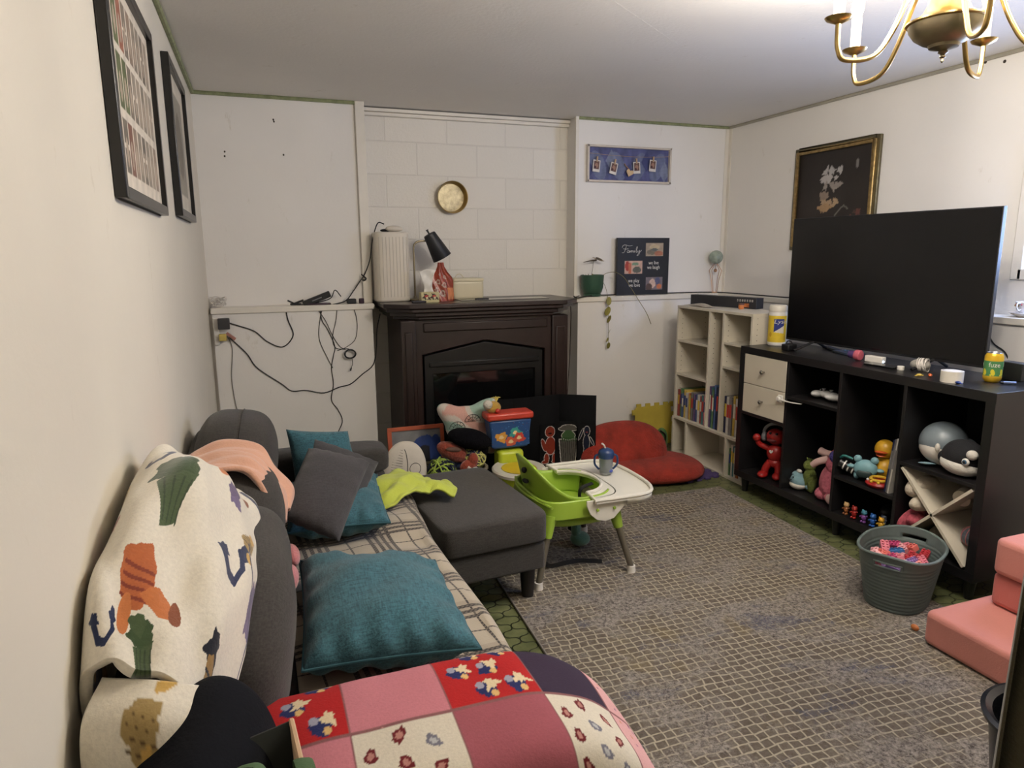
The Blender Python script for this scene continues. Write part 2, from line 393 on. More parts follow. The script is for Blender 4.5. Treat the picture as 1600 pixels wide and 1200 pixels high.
wf.box(XR-.012, XR+.09, WY0-.03, WY0+.02, WZ0-.03, WZ1+.03).box(XR-.012, XR+.09, WY1-.02, WY1+.03, WZ0-.03, WZ1+.03)
wf.box(XR-.012, XR+.09, WY0, WY1, WZ0-.03, WZ0+.02).box(XR-.012, XR+.09, WY0, WY1, WZ1-.02, WZ1+.03).box(XR+.03, XR+.06, (WY0+WY1)/2-.012, (WY0+WY1)/2+.012, WZ0, WZ1)
wo = struct('window_1', wf, M_TRIM, bevel=.004)
B().box(XR+.042, XR+.047, WY0+.02, WY1-.02, WZ0+.02, WZ1-.02).build('pane', thin_glass(), wo)
holes = mat('dark_nail_hole', (60, 52, 42), .8)
hb = B()
for px, py in [(427, 187), (428, 190), (351, 237), (351, 244), (443, 242), (310, 145)]:
    q = Y(px, py, YB); hb.ell((q.x, YB-.001, q.z), (.005, .002, .006), n=8, m=5)
for px, py in [(1540, 97), (1570, 96)]:
    q = X(px, py, XR); hb.ell((XR-.001, q.y, q.z), (.002, .008, .008), n=8, m=5)
hb.build('nail_holes', holes, wb)
# ============================================================ rug
def rugmat():
    m = bpy.data.materials.new('distressed_grid_rug'); m.use_nodes = True; t = NT(m); v = t.coord()
    wv = t.n('ShaderNodeTexNoise'); t.l(v, wv.inputs['Vector']); wv.inputs['Scale'].default_value = 14; wv.inputs['Detail'].default_value = 2
    mv = t.n('ShaderNodeVectorMath', operation='MULTIPLY_ADD'); t.l(wv.outputs['Color'], mv.inputs[0]); mv.inputs[1].default_value = (.026, .026, 0); t.l(v, mv.inputs[2])
    b = t.n('ShaderNodeTexBrick'); t.l(mv.outputs[0], b.inputs['Vector']); b.inputs['Scale'].default_value = 1; b.offset = .17; b.offset_frequency = 3
    b.inputs['Brick Width'].default_value = .036; b.inputs['Row Height'].default_value = .030; b.inputs['Mortar Size'].default_value = .0036; b.inputs['Mortar Smooth'].default_value = .5
    b.inputs['Color1'].default_value = (*L((88, 79, 68)), 1); b.inputs['Color2'].default_value = (*L((104, 95, 82)), 1); b.inputs['Mortar'].default_value = (*L((174, 164, 143)), 1)
    fine = t.noise(v, 110, 5, .9); big = t.noise(t.coord(sc=(1, 1.7, 1)), 2.3, 9, .72); big2 = t.noise(t.coord(loc=(3, 5, 0)), 2.6, 6, .65)
    mot = t.ramp(t.noise(v, 75, 6, .85), [(.38, L((66, 60, 56))), (.47, L((118, 111, 104))), (.60, L((160, 152, 142)))])
    c = t.mix(t.ramp(big, [(.47, (0, 0, 0)), (.56, (1, 1, 1))]), t.mix(.18, b.outputs[0], mot), mot)
    och = t.ramp(big2, [(.60, (0, 0, 0)), (.70, (.45, .45, .45))]); c = t.mix(och, c, t.mix(.5, c, L((150, 128, 70))))
    blu = t.math('MULTIPLY', t.ramp(t.noise(t.coord(loc=(9, 2, 0), sc=(.8, 1.6, 1)), 2.8, 7, .72), [(.57, (0, 0, 0)), (.63, (1, 1, 1))]), t.ramp(fine, [(.4, (0, 0, 0)), (.6, (.85, .85, .85))]))
    c = t.mix(blu, c, L((62, 70, 92)))
    c = t.mix(.5, c, t.ramp(fine, [(.3, (.62, .62, .62)), (.7, (1.0, 1.0, 1.0))]), 'MULTIPLY')
    t.l(c, t.bs.inputs['Base Color']); t.bs.inputs['Roughness'].default_value = .95; t.bs.inputs['Specular IOR Level'].default_value = .1
    t.bump(t.math('ADD', b.outputs['Fac'], t.math('MULTIPLY', fine, .8)), .4, .004); return m
rug = thing('area_rug', 'grey and cream distressed area rug with an irregular grid pattern, on the green floor', 'rug', (1.66, 2.08, 0), math.radians(-2.2))
B().box(-.80, .80, -1.22, 1.20, 0.0005, .009).build('pile', rugmat(), rug, bevel=.003)
B().tube([(-.80, -1.22, .006), (-.80, 1.2, .006), (.80, 1.2, .006), (.80, -1.22, .006)], .0055, 6, closed=True).build('binding', mat('grey_binding', (120, 114, 104), .9), rug)
RZ = .009
# ============================================================ chandelier
M_BRASS = mat('aged_brass', (196, 168, 110), .28, 1, var=.15); M_PEWTER = mat('tarnished_brass_bowl', (150, 138, 112), .35, .9, var=.15)
M_CANDLE = mat('cream_candle_sleeve', (232, 224, 204), .6); M_BULB = mat('lit_candle_bulb', lin=(1, .9, .76), rough=.3, emit=9, var=0)
def chandelier(cx, cy, zb, r, th0):
    t = thing('chandelier', 'brass chandelier with curved arms and lit candle bulbs, hanging from the ceiling', 'chandelier', (cx, cy, zb))
    B().lathe([(.001, 0), (.004, .004), (.003, .010), (.008, .014), (.005, .020), (.012, .025), (.010, .030), (.022, .034), (.034, .037), (.037, .044), (.052, .050), (.072, .064), (.084, .082), (.087, .094)], n=32).build('bowl', M_PEWTER, t)
    B().lathe([(.087, .094), (.093, .097), (.093, .101), (.074, .108), (.055, .122), (.046, .142), (.042, .17), (.036, .2), (.03, .23), (.036, .24), (.024, .256), (.018, .30), (.026, .32), (.012, .34), (.008, ZC-zb-.07)], n=32).build('column', M_BRASS, t)
    B().lathe([(.008, ZC-zb-.075), (.02, ZC-zb-.06), (.06, ZC-zb-.02), (.065, ZC-zb)], n=24).build('ceiling_canopy', M_BRASS, t)
    for k in range(5):
        a = th0+k*2*math.pi/5; c, s = math.cos(a), math.sin(a)
        pr = [(.03, .245), (.06, .24), (.10, .17), (.14, .075), (.185, .015), (r-.025, .005), (r-.004, .03), (r, .07), (r, .105)]
        arm = B().tube([(c*q, s*q, z) for q, z in pr], .0065, 10, smooth=60).build('arm', M_BRASS, t)
        B().lathe([(.008, .09), (.03, .100), (.034, .106), (.03, .107), (.016, .104)], (c*r, s*r, 0), 20).build('drip_pan', M_BRASS, arm)
        B().lathe([(.0135, .106), (.0135, .19), (.004, .192)], (c*r, s*r, 0), 16).build('candle_sleeve', M_CANDLE, arm)
        B().lathe([(.009, .188), (.012, .196), (.017, .215), (.0165, .232), (.009, .258), (.002, .272)], (c*r, s*r, 0), 16).build('bulb', M_BULB, arm)
        l = light('chandelier_bulb_light', 'POINT', (cx+c*(r+.024), cy+s*(r+.024), zb+.225), BULB_W, WARM, .03)
    return t
_d = Vector((1.70, 1.40)).normalized(); AZ = math.atan2(_d.y, _d.x)
chandelier(1.705, 1.40, 1.868, .285, AZ-math.radians(20))
# ============================================================ sofa
M_GREY = weave('charcoal_sofa_fabric', (64, 61, 58), .62); M_GREYP = mat('charcoal_piping', (48, 47, 48), .9)
M_DLEG = mat('black_wood_leg', (24, 22, 21), .5); M_TEAL = weave('teal_linen_fabric', (60, 98, 108), .55, var=.3); M_TEALP = mat('teal_piping', (44, 84, 94), .9)
def rbox(b, c, h, p=.35, n=28, m=18, rot=(0, 0, 0), noise=0, seed=0): b.ell(c, h, rot, n, m, noise, seed, p)
def cushion_pts(hx, hy, hz, seed=0, n=34, bulge=.5, wr=.004):
    # upright squashy cushion: thickness along x, width along y, height along z
    t = np.linspace(-1, 1, n); u, v = np.meshgrid(t, t)
    uu = np.sign(u)*np.abs(u)**.9; vv = np.sign(v)*np.abs(v)**.9
    rr = (1-np.abs(u)**3.2)*(1-np.abs(v)**3.0); h = np.clip(rr, 0, 1)**.42*hx
    # round the outline corners
    k = 1-.10*(u*u*v*v)
    out = []
    for s_ in (1, -1):
        P = np.stack([s_*h, uu*hy*k, vv*hz*k], -1)
        P[..., 0] += wr*vnoise(P.reshape(-1, 3), 14, seed).reshape(n, n)*s_*(h/hx)
        P[..., 0] += s_*wr*1.2*np.exp(-(1-np.abs(v))*5)*np.sin(u*11+seed)*(h/hx)
        out.append(P)
    return out, np.concatenate([out[0][0, :-1], out[0][:-1, -1], out[0][-1, :0:-1], out[0][:0:-1, 0]])
sofa = thing('sofa', 'long charcoal grey fabric sofa along the left wall, mostly covered by blankets and cushions', 'sofa', (.12, 1.95, 0))
SY0, SY1 = .97, 2.96
B().box(-.25, .45, SY0, SY1, .12, .29).build('base', M_GREY, sofa, world=True, bevel=.02)
bb = B(); rbox(bb, (-.215, (SY0+SY1)/2, .44), (.06, (SY1-SY0)/2, .30), .25); bb.build('back_frame', M_GREY, sofa, world=True)
for y0, y1 in ((SY0, SY0+.20), (SY1-.17, SY1)):
    a = B().box(-.25, .45, y0, y1, .13, .50).build('arm', M_GREY, sofa, world=True, bevel=.03)
    q = B(); rbox(q, (.10, (y0+y1)/2, .535), (.37, (y1-y0)/2+.012, .055), .3); q.build('arm_pad', M_GREY, a, world=True)
for y0, y1 in ((SY0+.2, 1.97), (1.97, SY1-.17)):
    q = B(); rbox(q, (.165, (y0+y1)/2, .345), (.315, (y1-y0)/2, .072), .2); q.build('seat_cushion', M_GREY, sofa, world=True)
for cy, cz, hy, hz, tz, tx, cx, sd in ((1.52, .60, .37, .215, .0, .12, -.115, 1), (2.08, .60, .33, .215, .04, .10, -.12, 2), (2.58, .605, .28, .235, -.04, .12, -.125, 3)):
    b = B().at((cx, cy, cz), (0, tx, tz)); b.ell((0, 0, 0), (.135, hy, hz), (0, 0, 0), 56, 36, 0, 0, .62)
    V = np.array(b.v); V[:, 0] += .008*vnoise(V, 15, sd); V[:, 2] += .006*vnoise(V, 11, sd+4)-.05*((V[:, 1]-cy)/hy)**2*np.clip((V[:, 2]-cz)/hz, 0, 1); b.v = [tuple(v) for v in V]
    c = b.build('back_cushion', M_GREY, sofa, world=True, angle=180)
    edge = [(.012, hy*.995*math.copysign(abs(math.cos(q))**.62, math.cos(q)), hz*.995*math.copysign(abs(math.sin(q))**.62, math.sin(q))-.05*(abs(math.cos(q))**1.24)*max(0, math.sin(q))) for q in np.linspace(0, 2*math.pi, 90, endpoint=False)]
    b = B().at((cx, cy, cz), (0, tx, tz)); b.tube(edge, .0018, 6, closed=True); b.build('seam', M_GREY, c, world=True)
for x in (-.2, .40):
    for y in (SY0+.07, SY1-.07): B().cyl((x, y, 0), (x, y, .13), .018, .028).build('leg', M_DLEG, sofa, world=True)
# ------------------------------------------------------------ ottoman
ot = thing('ottoman', 'charcoal grey fabric ottoman with black legs, pushed against the front of the sofa', 'ottoman', (.757, 2.645, 0), math.radians(5))
B().box(-.208, .208, -.326, .326, .158, .275).build('body', M_GREY, ot, bevel=.012)
q = B(); rbox(q, (0, 0, .335), (.222, .342, .062), .16, n=48, m=20); top = q.build('top_cushion', M_GREY, ot)
for z in (.302, .372):
    P = [(.213*math.copysign(abs(math.cos(a))**.2, math.cos(a)), .333*math.copysign(abs(math.sin(a))**.2, math.sin(a)), z) for a in np.linspace(0, 2*math.pi, 64, endpoint=False)]
    B().tube(P, .0042, 6, closed=True).build('piping', M_GREYP, top)
for x in (-.17, .172):
    for y in (-.235, .27): B().cyl((x, y, RZ if x > 0 else 0), (x, y, .16), .025, .034).build('leg', M_DLEG, ot)
# ------------------------------------------------------------ plaid throw on the seat
def plaid():
    m = bpy.data.materials.new('cream_plaid_throw'); m.use_nodes = True; t = NT(m); v = t.coord(rot=(0, 0, -.10)); s = t.n('ShaderNodeSeparateXYZ'); t.l(v, s.inputs[0])
    def bars(axis, per, spec):
        f = t.math('FLOORED_MODULO', axis, per*.88); o = None
        for c, wd in spec:
            g = t.math('LESS_THAN', t.math('ABSOLUTE', t.math('SUBTRACT', f, c)), wd); o = g if o is None else t.math('MAXIMUM', o, g)
        return o
    sx = bars(s.outputs[0], .24, [(.03, .0065), (.054, .0065), (.078, .0065), (.102, .0065), (.17, .003)]); sy = bars(s.outputs[1], .24, [(.03, .0065), (.054, .0065), (.078, .0065), (.17, .003)])
    chk = t.n('ShaderNodeTexChecker'); t.l(v, chk.inputs[0]); chk.inputs['Scale'].default_value = 150
    soft = t.math('MAXIMUM', bars(s.outputs[0], .24, [(.063, .04)]), bars(s.outputs[1], .24, [(.063, .04)]))
    base = t.mix(t.math('MULTIPLY', soft, .25), L((170, 158, 138)), L((112, 98, 80)))
    k = t.math('MULTIPLY', t.math('MAXIMUM', sx, sy), t.math('ADD', t.math('MULTIPLY', chk.outputs['Fac'], .3), .7))
    t.l(t.mix(k, base, L((40, 32, 27))), t.bs.inputs['Base Color']); t.bs.inputs['Roughness'].default_value = .95; t.bs.inputs['Sheen Weight'].default_value = .3
    t.bump(t.noise(t.coord(), 200, 3, .6), .3, .004); return m
th = thing('plaid_throw', 'cream throw with dark brown plaid lines spread over the sofa seat', 'throw', (.28, 2.0, .42))
n1, n2 = 60, 150; P = np.zeros((n2, n1, 3))
ys = np.linspace(1.14, 2.80, n2); 
for i, y in enumerate(ys):
    for j, s_ in enumerate(np.linspace(0, 1, n1)):
        d = s_*.66; xe = .488+.012*math.sin(y*5)
        if d < .52: x, z = .02+d*(xe-.02)/.52, .428+.004*math.sin(y*23+x*9 if False else y*23+d*11)+.005*math.sin(y*9-d*17)
        else: a = min(1.45, (d-.52)/.05); x = xe+.03*math.sin(a); z = .428-.03*(1-math.cos(a))-max(0, d-.592)*1.0
        x += 0; P[i, j] = (x, y, z)
w_ = vnoise(P.reshape(-1, 3), 22, 5).reshape(n2, n1); P[..., 2] += .008*w_+.006*np.clip(P[..., 1]-2.3, 0, 1)*2*np.sin(P[..., 0]*60+P[..., 1]*25)
B().grid(P).build('throw', plaid(), th, world=True, solid=.006, off=1, angle=180)
# ------------------------------------------------------------ pillows
pillow('throw_pillow', 'large plump teal pillow lying flat on the near end of the plaid sofa throw', 'pillow',
       [(.055, 1.99, .50), (.435, 1.87, .492), (.415, 1.35, .51), (.03, 1.42, .50)], .17, M_TEAL, 80, piping=M_TEALP, wr=.013, seed=3, pinch=.05)
pillow('throw_pillow', 'teal pillow lying flat under the dark grey pillow on the sofa', 'pillow',
       [(.045, 2.70, .50), (.40, 2.72, .50), (.36, 2.19, .50), (.03, 2.17, .52)], .14, M_TEAL, 60, piping=M_TEALP, wr=.013, seed=5)
pillow('throw_pillow', 'teal pillow standing against the far end of the sofa back, behind the grey pillow', 'pillow',
       [(.06, 2.74, .72), (.30, 2.78, .68), (.34, 2.74, .50), (.08, 2.70, .44)], .10, M_TEAL, 32, wr=.004, seed=6)
M_GREY2 = weave('dark_grey_pillow_fabric', (60, 58, 60), .68)
def corners(*a): return [Z(x, y, z) for x, y, z in a]
pillow('throw_pillow', 'dark grey rectangular pillow leaning on top of the teal pillow, nearest of the grey pair', 'pillow',
       corners((482, 700, .73), (578, 722, .66), (530, 846, .59), (434, 806, .64)), .10, M_GREY2, 44, wr=.003, seed=8, pinch=.03)
pillow('throw_pillow', 'dark grey pillow mostly hidden behind the leaning grey pillow, only its upper corner showing', 'pillow',
       corners((492, 686, .70), (592, 722, .56), (560, 800, .52), (470, 770, .60)), .07, M_GREY2, 32, wr=.003, seed=9, pinch=.03)
# ------------------------------------------------------------ drapes over the sofa back
def drape(prof, ys, f=None, nu=60, nv=60):
    """prof: list of (x, z) from behind the sofa back over the top and down the front; ys(s) -> (y0, y1)"""
    pr = catmull([(a, 0, b) for a, b in prof], nu); P = np.zeros((nv, nu, 3))
    for j in range(nu):
        s_ = j/(nu-1); y0, y1 = ys(s_)
        for i in range(nv): P[i, j] = (pr[j, 0], y0+(y1-y0)*i/(nv-1), pr[j, 2])
    return P
def smooth_interp(xs, ys_): return lambda s_: float(np.interp(s_, xs, ys_))
# peach knitted blanket
M_PEACH = mat('peach_knit', (214, 164, 138), .95, sheen=.4, bump=.3, bs=180, var=.05)
pb = thing('knit_blanket', 'peach knitted blanket draped over the middle of the sofa back', 'blanket', (-.05, 2.3, .6))
ctrl = [[Y(*q) for q in r] for r in (((262, 760, 1.93), (272, 742, 2.1), (285, 722, 2.3)), ((300, 748, 2.0), (308, 725, 2.15), (316, 704, 2.32)), ((340, 738, 2.0), (348, 714, 2.15), (352, 693, 2.3)),
        ((384, 741, 2.0), (393, 720, 2.12), (404, 702, 2.25)), ((410, 766, 1.98), (420, 748, 2.1), (424, 732, 2.2)), ((425, 796, 1.98), (438, 776, 2.08), (454, 764, 2.2)), ((434, 832, 1.98), (441, 814, 2.05), (449, 798, 2.12)))]
P = patch(ctrl, 50, 90); i_, j_ = np.meshgrid(np.linspace(0, 1, 90), np.linspace(0, 1, 50), indexing='ij')
P += (np.array(CAM)-P)*.055; P[..., 2] += .009*np.sin(j_*13+i_*3)*(.4+i_)+.003*np.sin(j_*31-i_*9); P[..., 0] += .005*np.sin(j_*17+i_*5)
B().grid(P).build('blanket', M_PEACH, pb, world=True, solid=.014, off=0, angle=180, sub=1)
# printed fleece blanket: cream with loose coloured motifs
cv = Canvas(440, 440, (226, 218, 200))
OR, GR, NV, PU, YE, RD, BK = (176, 96, 52), (68, 84, 52), (36, 46, 78), (92, 76, 112), (196, 158, 84), (150, 62, 72), (28, 30, 40)
def blob_green(c, u, v, k=1): c.poly([(u-.05*k, v-.02*k), (u+.055*k, v+.01*k), (u+.04*k, v-.12*k), (u-.02*k, v-.14*k)], GR); c.ell(u-.01*k, v+.025*k, .06*k, .04*k, (58, 76, 44), .3, .12, 1); c.ell(u-.03*k, v+.05*k, .035*k, .03*k, GR, 0, .1, 2); [c.line([(u-.03*k+q*.025*k, v-.02*k), (u-.015*k+q*.018*k, v-.125*k)], .003, (48, 62, 38)) for q in range(4)]
def blob_orange(c, u, v, k=1): c.ell(u-.01*k, v-.04*k, .05*k, .06*k, OR, .2, .08, 3); [c.line([(u-.05*k, v-.02*k-q*.018*k), (u+.035*k, v-.035*k-q*.018*k)], .004, (128, 56, 36)) for q in range(4)]; c.ell(u+.07*k, v-.08*k, .055*k, .024*k, (190, 112, 62), -.2, .06); c.ell(u-.03*k, v-.12*k, .022*k, .05*k, (196, 118, 66), -.2); c.ell(u+.12*k, v-.085*k, .02*k, .035*k, (130, 72, 44))
def blob_navy(c, u, v, k=1): c.line([(u-.06*k, v+.02*k), (u-.02*k, v-.02*k), (u+.03*k, v-.025*k), (u+.06*k, v+.03*k), (u+.03*k, v+.07*k)], .014*k, NV); c.ell(u+.04*k, v+.08*k, .03*k, .03*k, NV, 0, .12); c.ell(u-.06*k, v+.03*k, .024*k, .018*k, NV, 0, .15)
def blob_purple(c, u, v, k=1): c.ell(u, v, .035*k, .07*k, PU, .2, .12, 4); c.ell(u, v+.08*k, .014*k, .05*k, (74, 62, 92), .1); c.ell(u+.03*k, v-.05*k, .03*k, .03*k, (108, 92, 128), 0, .12)
def blob_yellow(c, u, v, k=1): c.ell(u, v, .04*k, .035*k, (158, 134, 84), .4, .1, 2); [c.line([(u-.03*k, v-.015*k+q*.012*k), (u+.03*k, v-.005*k+q*.012*k)], .002, (92, 70, 40)) for q in range(4)]; c.ell(u+.01*k, v+.045*k, .022*k, .02*k, YE, 0, .2, 3); c.ell(u+.035*k, v-.06*k, .03*k, .014*k, YE, -.5)
def blob_red(c, u, v, k=1): c.line([(u-.04*k, v), (u, v+.012*k), (u+.03*k, v-.005*k), (u+.045*k, v+.02*k)], .010*k, RD); c.ell(u-.01*k, v-.05*k, .016*k, .024*k, RD, .4, .15)
def blob_dark(c, u, v, k=1): c.ell(u, v, .03*k, .035*k, BK, 0, .2, 1); c.ell(u+.005*k, v-.05*k, .03*k, .04*k, (150, 118, 70), .2, .1); c.line([(u-.02*k, v-.04*k), (u+.03*k, v-.05*k)], .004, BK); c.ell(u+.045*k, v-.07*k, .016*k, .014*k, (150, 84, 60))
# u along the blanket from the wall side to the front, v from near edge (0) to far edge (1)
blob_green(cv, .46, .50, 1.15); blob_orange(cv, .42, .27, 1.15); blob_navy(cv, .76, .36, 1.0); blob_purple(cv, .93, .36, .9); blob_yellow(cv, .80, .50, .9); blob_red(cv, .22, .38, 1.0)
blob_dark(cv, .74, .14, 1.0); blob_purple(cv, .66, .66, .8); blob_yellow(cv, .14, .30, 1.1); blob_yellow(cv, .08, .12, 1.1); blob_green(cv, .46, .08, .8); blob_navy(cv, .30, .06, .7)
blob_navy(cv, .36, .64, .7); blob_yellow(cv, .2, .55, .8); blob_purple(cv, .1, .06, .7); blob_orange(cv, .62, .84, .9); blob_yellow(cv, .94, .62, .6); blob_red(cv, .9, .12, .7); blob_green(cv, .2, .85); blob_navy(cv, .8, .86)
cv.line([(.99, .05), (.985, .3), (.90, .38), (.80, .50)], .004, NV)
fb = thing('fleece_blanket', 'cream fleece blanket printed with colourful motifs, piled over the near end of the sofa back', 'blanket', (-.15, 1.5, .5))
ctrl = [ # rows run from the wall side over the top to the front; each row goes from near (low y) to far
    [(-.268, 1.03, .60), (-.268, 1.12, .66), (-.268, 1.24, .74), (-.268, 1.38, .80), (-.268, 1.5, .82), (-.268, 1.62, .82)],
    [(-.27, 1.02, .78), (-.27, 1.12, .87), (-.265, 1.27, .91), (-.26, 1.42, .93), (-.255, 1.55, .93), (-.255, 1.68, .90)],
    [(-.235, 1.0, .83), (-.235, 1.1, .91), (-.225, 1.27, .965), (-.22, 1.42, .985), (-.21, 1.57, .97), (-.205, 1.72, .92)],
    [(-.18, .99, .81), (-.17, 1.1, .89), (-.16, 1.27, .955), (-.15, 1.43, .965), (-.145, 1.58, .94), (-.15, 1.73, .89)],
    [(-.14, 1.0, .75), (-.12, 1.1, .83), (-.105, 1.26, .89), (-.09, 1.42, .89), (-.085, 1.58, .875), (-.11, 1.73, .83)],
    [(-.12, 1.02, .70), (-.10, 1.11, .76), (-.075, 1.26, .80), (-.045, 1.42, .82), (-.035, 1.57, .81), (-.07, 1.71, .79)],
    [(-.11, 1.05, .62), (-.09, 1.13, .68), (-.06, 1.26, .72), (-.035, 1.40, .73), (-.02, 1.53, .71), (-.06, 1.65, .73)]]
P = patch(ctrl, 150, 150); P = P.transpose(1, 0, 2)   # rows = near->far, cols = wall->front
vv, uu = np.meshgrid(np.linspace(0, 1, 150), np.linspace(0, 1, 150), indexing='ij')
fold = .014*np.sin(vv*8+uu*6)+.012*np.sin(uu*13-vv*9)+.006*np.sin(uu*23+vv*17)+.003*np.sin(uu*40-vv*21)
P[..., 2] += fold*.9; P[..., 0] += fold*.4*np.clip(uu*2, 0, 1)
def sample(cvs, uu, vv): return cvs.c[np.clip((vv*(cvs.h-1)).round().astype(int), 0, cvs.h-1), np.clip((uu*(cvs.w-1)).round().astype(int), 0, cvs.w-1)].reshape(-1, 3)
M_FLEECE = painted('printed_fleece', .95, .3, 160, .4)
def dense(P, k=2):
    nv, nu = P.shape[:2]; a = np.linspace(0, nu-1, int(nu*k)); r = np.stack([np.stack([np.interp(a, np.arange(nu), P[i, :, c]) for c in range(3)], -1) for i in range(nv)])
    bq = np.linspace(0, nv-1, int(nv*k)); return np.stack([np.stack([np.interp(bq, np.arange(nv), r[:, j, c]) for c in range(3)], -1) for j in range(int(nu*k))], 1)
P = dense(P, 2.9333); NQ = P.shape[0]; vv, uu = np.meshgrid(np.linspace(0, 1, NQ), np.linspace(0, 1, NQ), indexing='ij')
B().grid(P).build('blanket', M_FLEECE, fb, world=True, solid=.016, off=0, angle=180, col=sample(cv, uu, vv))
# rolled near corner of the fleece
ctrl = [[(-.245, 1.02, .80), (-.17, .985, .80), (-.10, 1.0, .76)], [(-.262, .965, .77), (-.18, .935, .77), (-.09, .955, .73)], [(-.262, .95, .69), (-.18, .925, .68), (-.10, .95, .66)],
        [(-.25, .985, .64), (-.18, .965, .63), (-.11, .98, .62)], [(-.235, 1.03, .66), (-.18, 1.01, .66), (-.12, 1.02, .66)], [(-.22, 1.02, .71), (-.18, 1.0, .71), (-.13, 1.01, .70)]]
P = patch(ctrl, 60, 90); vv, uu = np.meshgrid(np.linspace(0, 1, 90), np.linspace(0, 1, 60), indexing='ij')
cv2 = Canvas(90, 90, (226, 218, 200)); blob_yellow(cv2, .45, .2, 3.2); blob_purple(cv2, .5, .85, 2); blob_dark(cv2, .3, .55, 1.3)
B().grid(P).build('rolled_corner', M_FLEECE, fb, world=True, solid=.014, off=0, angle=180, col=sample(cv2, uu, vv), sub=0)
# pink plush ears between cushion and teal pillow
M_PINKP = mat('pink_plush', (196, 122, 124), .95, sheen=.5, bump=.4, bs=160, var=.08)
q0 = Z(452, 900, .54); pk = thing('plush_toy', 'pink plush toy wedged between the grey back cushion and the teal pillow', 'plush toy', (q0.x, q0.y, .44))
b = B()
for px, py, z, r, rot in ((456, 868, .545, (.022, .05, .03), .1), (449, 905, .535, (.03, .062, .034), -.15), (446, 945, .50, (.022, .05, .03), .1)):
    q = Z(px, py, z); b.ell(q, r, (0, 0, rot), 20, 12)
b.build('body', M_PINKP, pk, world=True)
q = Z(438, 885, .56); B().at(q, (.9, .3, .2)).box(-.006, .006, -.0004, .0004, -.02, .02).build('care_tag', mat('white_tag', (214, 206, 196), .7), pk, world=True)
# ------------------------------------------------------------ quilt over the near arm
cw, ch = 420, 260; qv = Canvas(cw, ch, (200, 120, 128), asp=cw/ch)
R_, PK, RS, WH, DP, LP, MR = (164, 28, 28), (188, 118, 127), (148, 80, 89), (206, 198, 180), (48, 36, 54), (208, 160, 158), (96, 24, 40)
# u: along the arm to the front and down; v: 1 = far hem, 0 = near hem
us = [0, .108, .25, .40, .55, .72, 1.0]; vs_ = [1, .55, .22, 0]
pat = [[R_, PK, R_, DP, LP, MR], [PK, WH, RS, WH, LP, MR], [WH, RS, WH, RS, DP, MR]]
rs = random.Random(5)
for i in range(3):
    for j in range(6):
        u0, u1, v1, v0 = us[j], us[j+1], vs_[i], vs_[i+1]; col_ = pat[i][j]; qv.rect(u0, v0, u1, v1, col_)
        asp = cw/ch
        if col_ == R_:
            nx = max(1, round((u1-u0)/.05)); 
            for a in range(nx):
                for c in range(6):
                    u, v = u0+(a+.5+.35*(c % 2-.5))*(u1-u0)/nx, v0+(c+.5)*(v1-v0)/6
                    if u+.022 > u1 or u-.022 < u0: continue
                    qv.ell(u, v, .016, .026, (34, 42, 88), rs.uniform(-1, 1), .1, c); qv.ell(u+.010, v+.016, .010, .017, (214, 196, 160), rs.uniform(-1, 1), .25, a); qv.ell(u-.009, v+.016, .007, .012, (150, 150, 164)); qv.ell(u+.008, v-.016, .006, .010, (206, 170, 110))
        if col_ == WH:
            for a in range(int((u1-u0)/.04)+1):
                for c in range(4):
                    u, v = u0+.02+a*.042, v0+.04+c*.075+(a % 2)*.035
                    if u+.012 > u1 or v+.02 > v1: continue
                    cc = rs.choice([(98, 28, 32), (98, 28, 32), (110, 108, 118)]); an = rs.uniform(-.8, .8)
                    qv.ell(u, v, .0085, .021, cc, an, .1, a); qv.ell(u, v, .0045, .011, (170, 120, 110) if cc[0] < 100 else (170, 170, 170), an)
        if col_ == LP:
            for _ in range(26): qv.ell(rs.uniform(u0+.004, u1-.004), rs.uniform(v0+.005, v1-.005), .0028, .0045, rs.choice([(118, 72, 110), (190, 130, 90), (150, 110, 130)]))
for u in us[1:-1]: qv.line([(u, 0), (u, 1)], .0022, (126, 84, 84))
for v in vs_[1:-1]: qv.line([(0, v), (1, v)], .0022, (126, 84, 84))
quilt = thing('patchwork_quilt', 'patchwork quilt of red, pink, paisley and purple squares over the near arm of the sofa', 'quilt', (.3, 1.05, .4))
P = np.zeros((ch, cw, 3))
# section across the arm (v): y and z relative to the arm top
vy = catmull([(1.225, 0, -.15), (1.222, 0, -.07), (1.195, 0, -.012), (1.10, 0, .006), (.98, 0, .008), (.90, 0, -.01), (.865, 0, -.09), (.85, 0, -.20), (.84, 0, -.30)], ch)[::-1]
uxz = catmull([(-.04, 0, .60), (.08, 0, .603), (.20, 0, .606), (.32, 0, .604), (.43, 0, .596), (.525, 0, .555), (.605, 0, .475), (.66, 0, .36), (.69, 0, .25), (.695, 0, .15), (.69, 0, .06)], cw)
for j in range(cw):
    s_ = j/(cw-1); k = max(0, (s_-.45)/.55)
    yy = vy[:, 0]+.03*k+.035*k*np.sin(np.linspace(0, 6, ch)); zz = uxz[j, 2]+vy[:, 2]*(1-.55*k)
    xx = uxz[j, 0]-.03*k*np.linspace(1, 0, ch)
    P[:, j, 0] = xx; P[:, j, 1] = yy; P[:, j, 2] = np.maximum(zz, .02)
fl_ = P.reshape(-1, 3); wn = (.007*vnoise(fl_, 13, 4)+.004*vnoise(fl_, 28, 9)).reshape(ch, cw); P[..., 2] += wn; P[..., 0] += wn*1.5*np.clip((P[..., 0]-.4)*4, 0, 1)
P[..., 2] = np.maximum(P[..., 2], .015)
B().grid(P).build('quilt', painted('printed_quilt_cotton', .9, .25, 220, .03), quilt, world=True, solid=.012, off=0, angle=180, col=qv.flat())
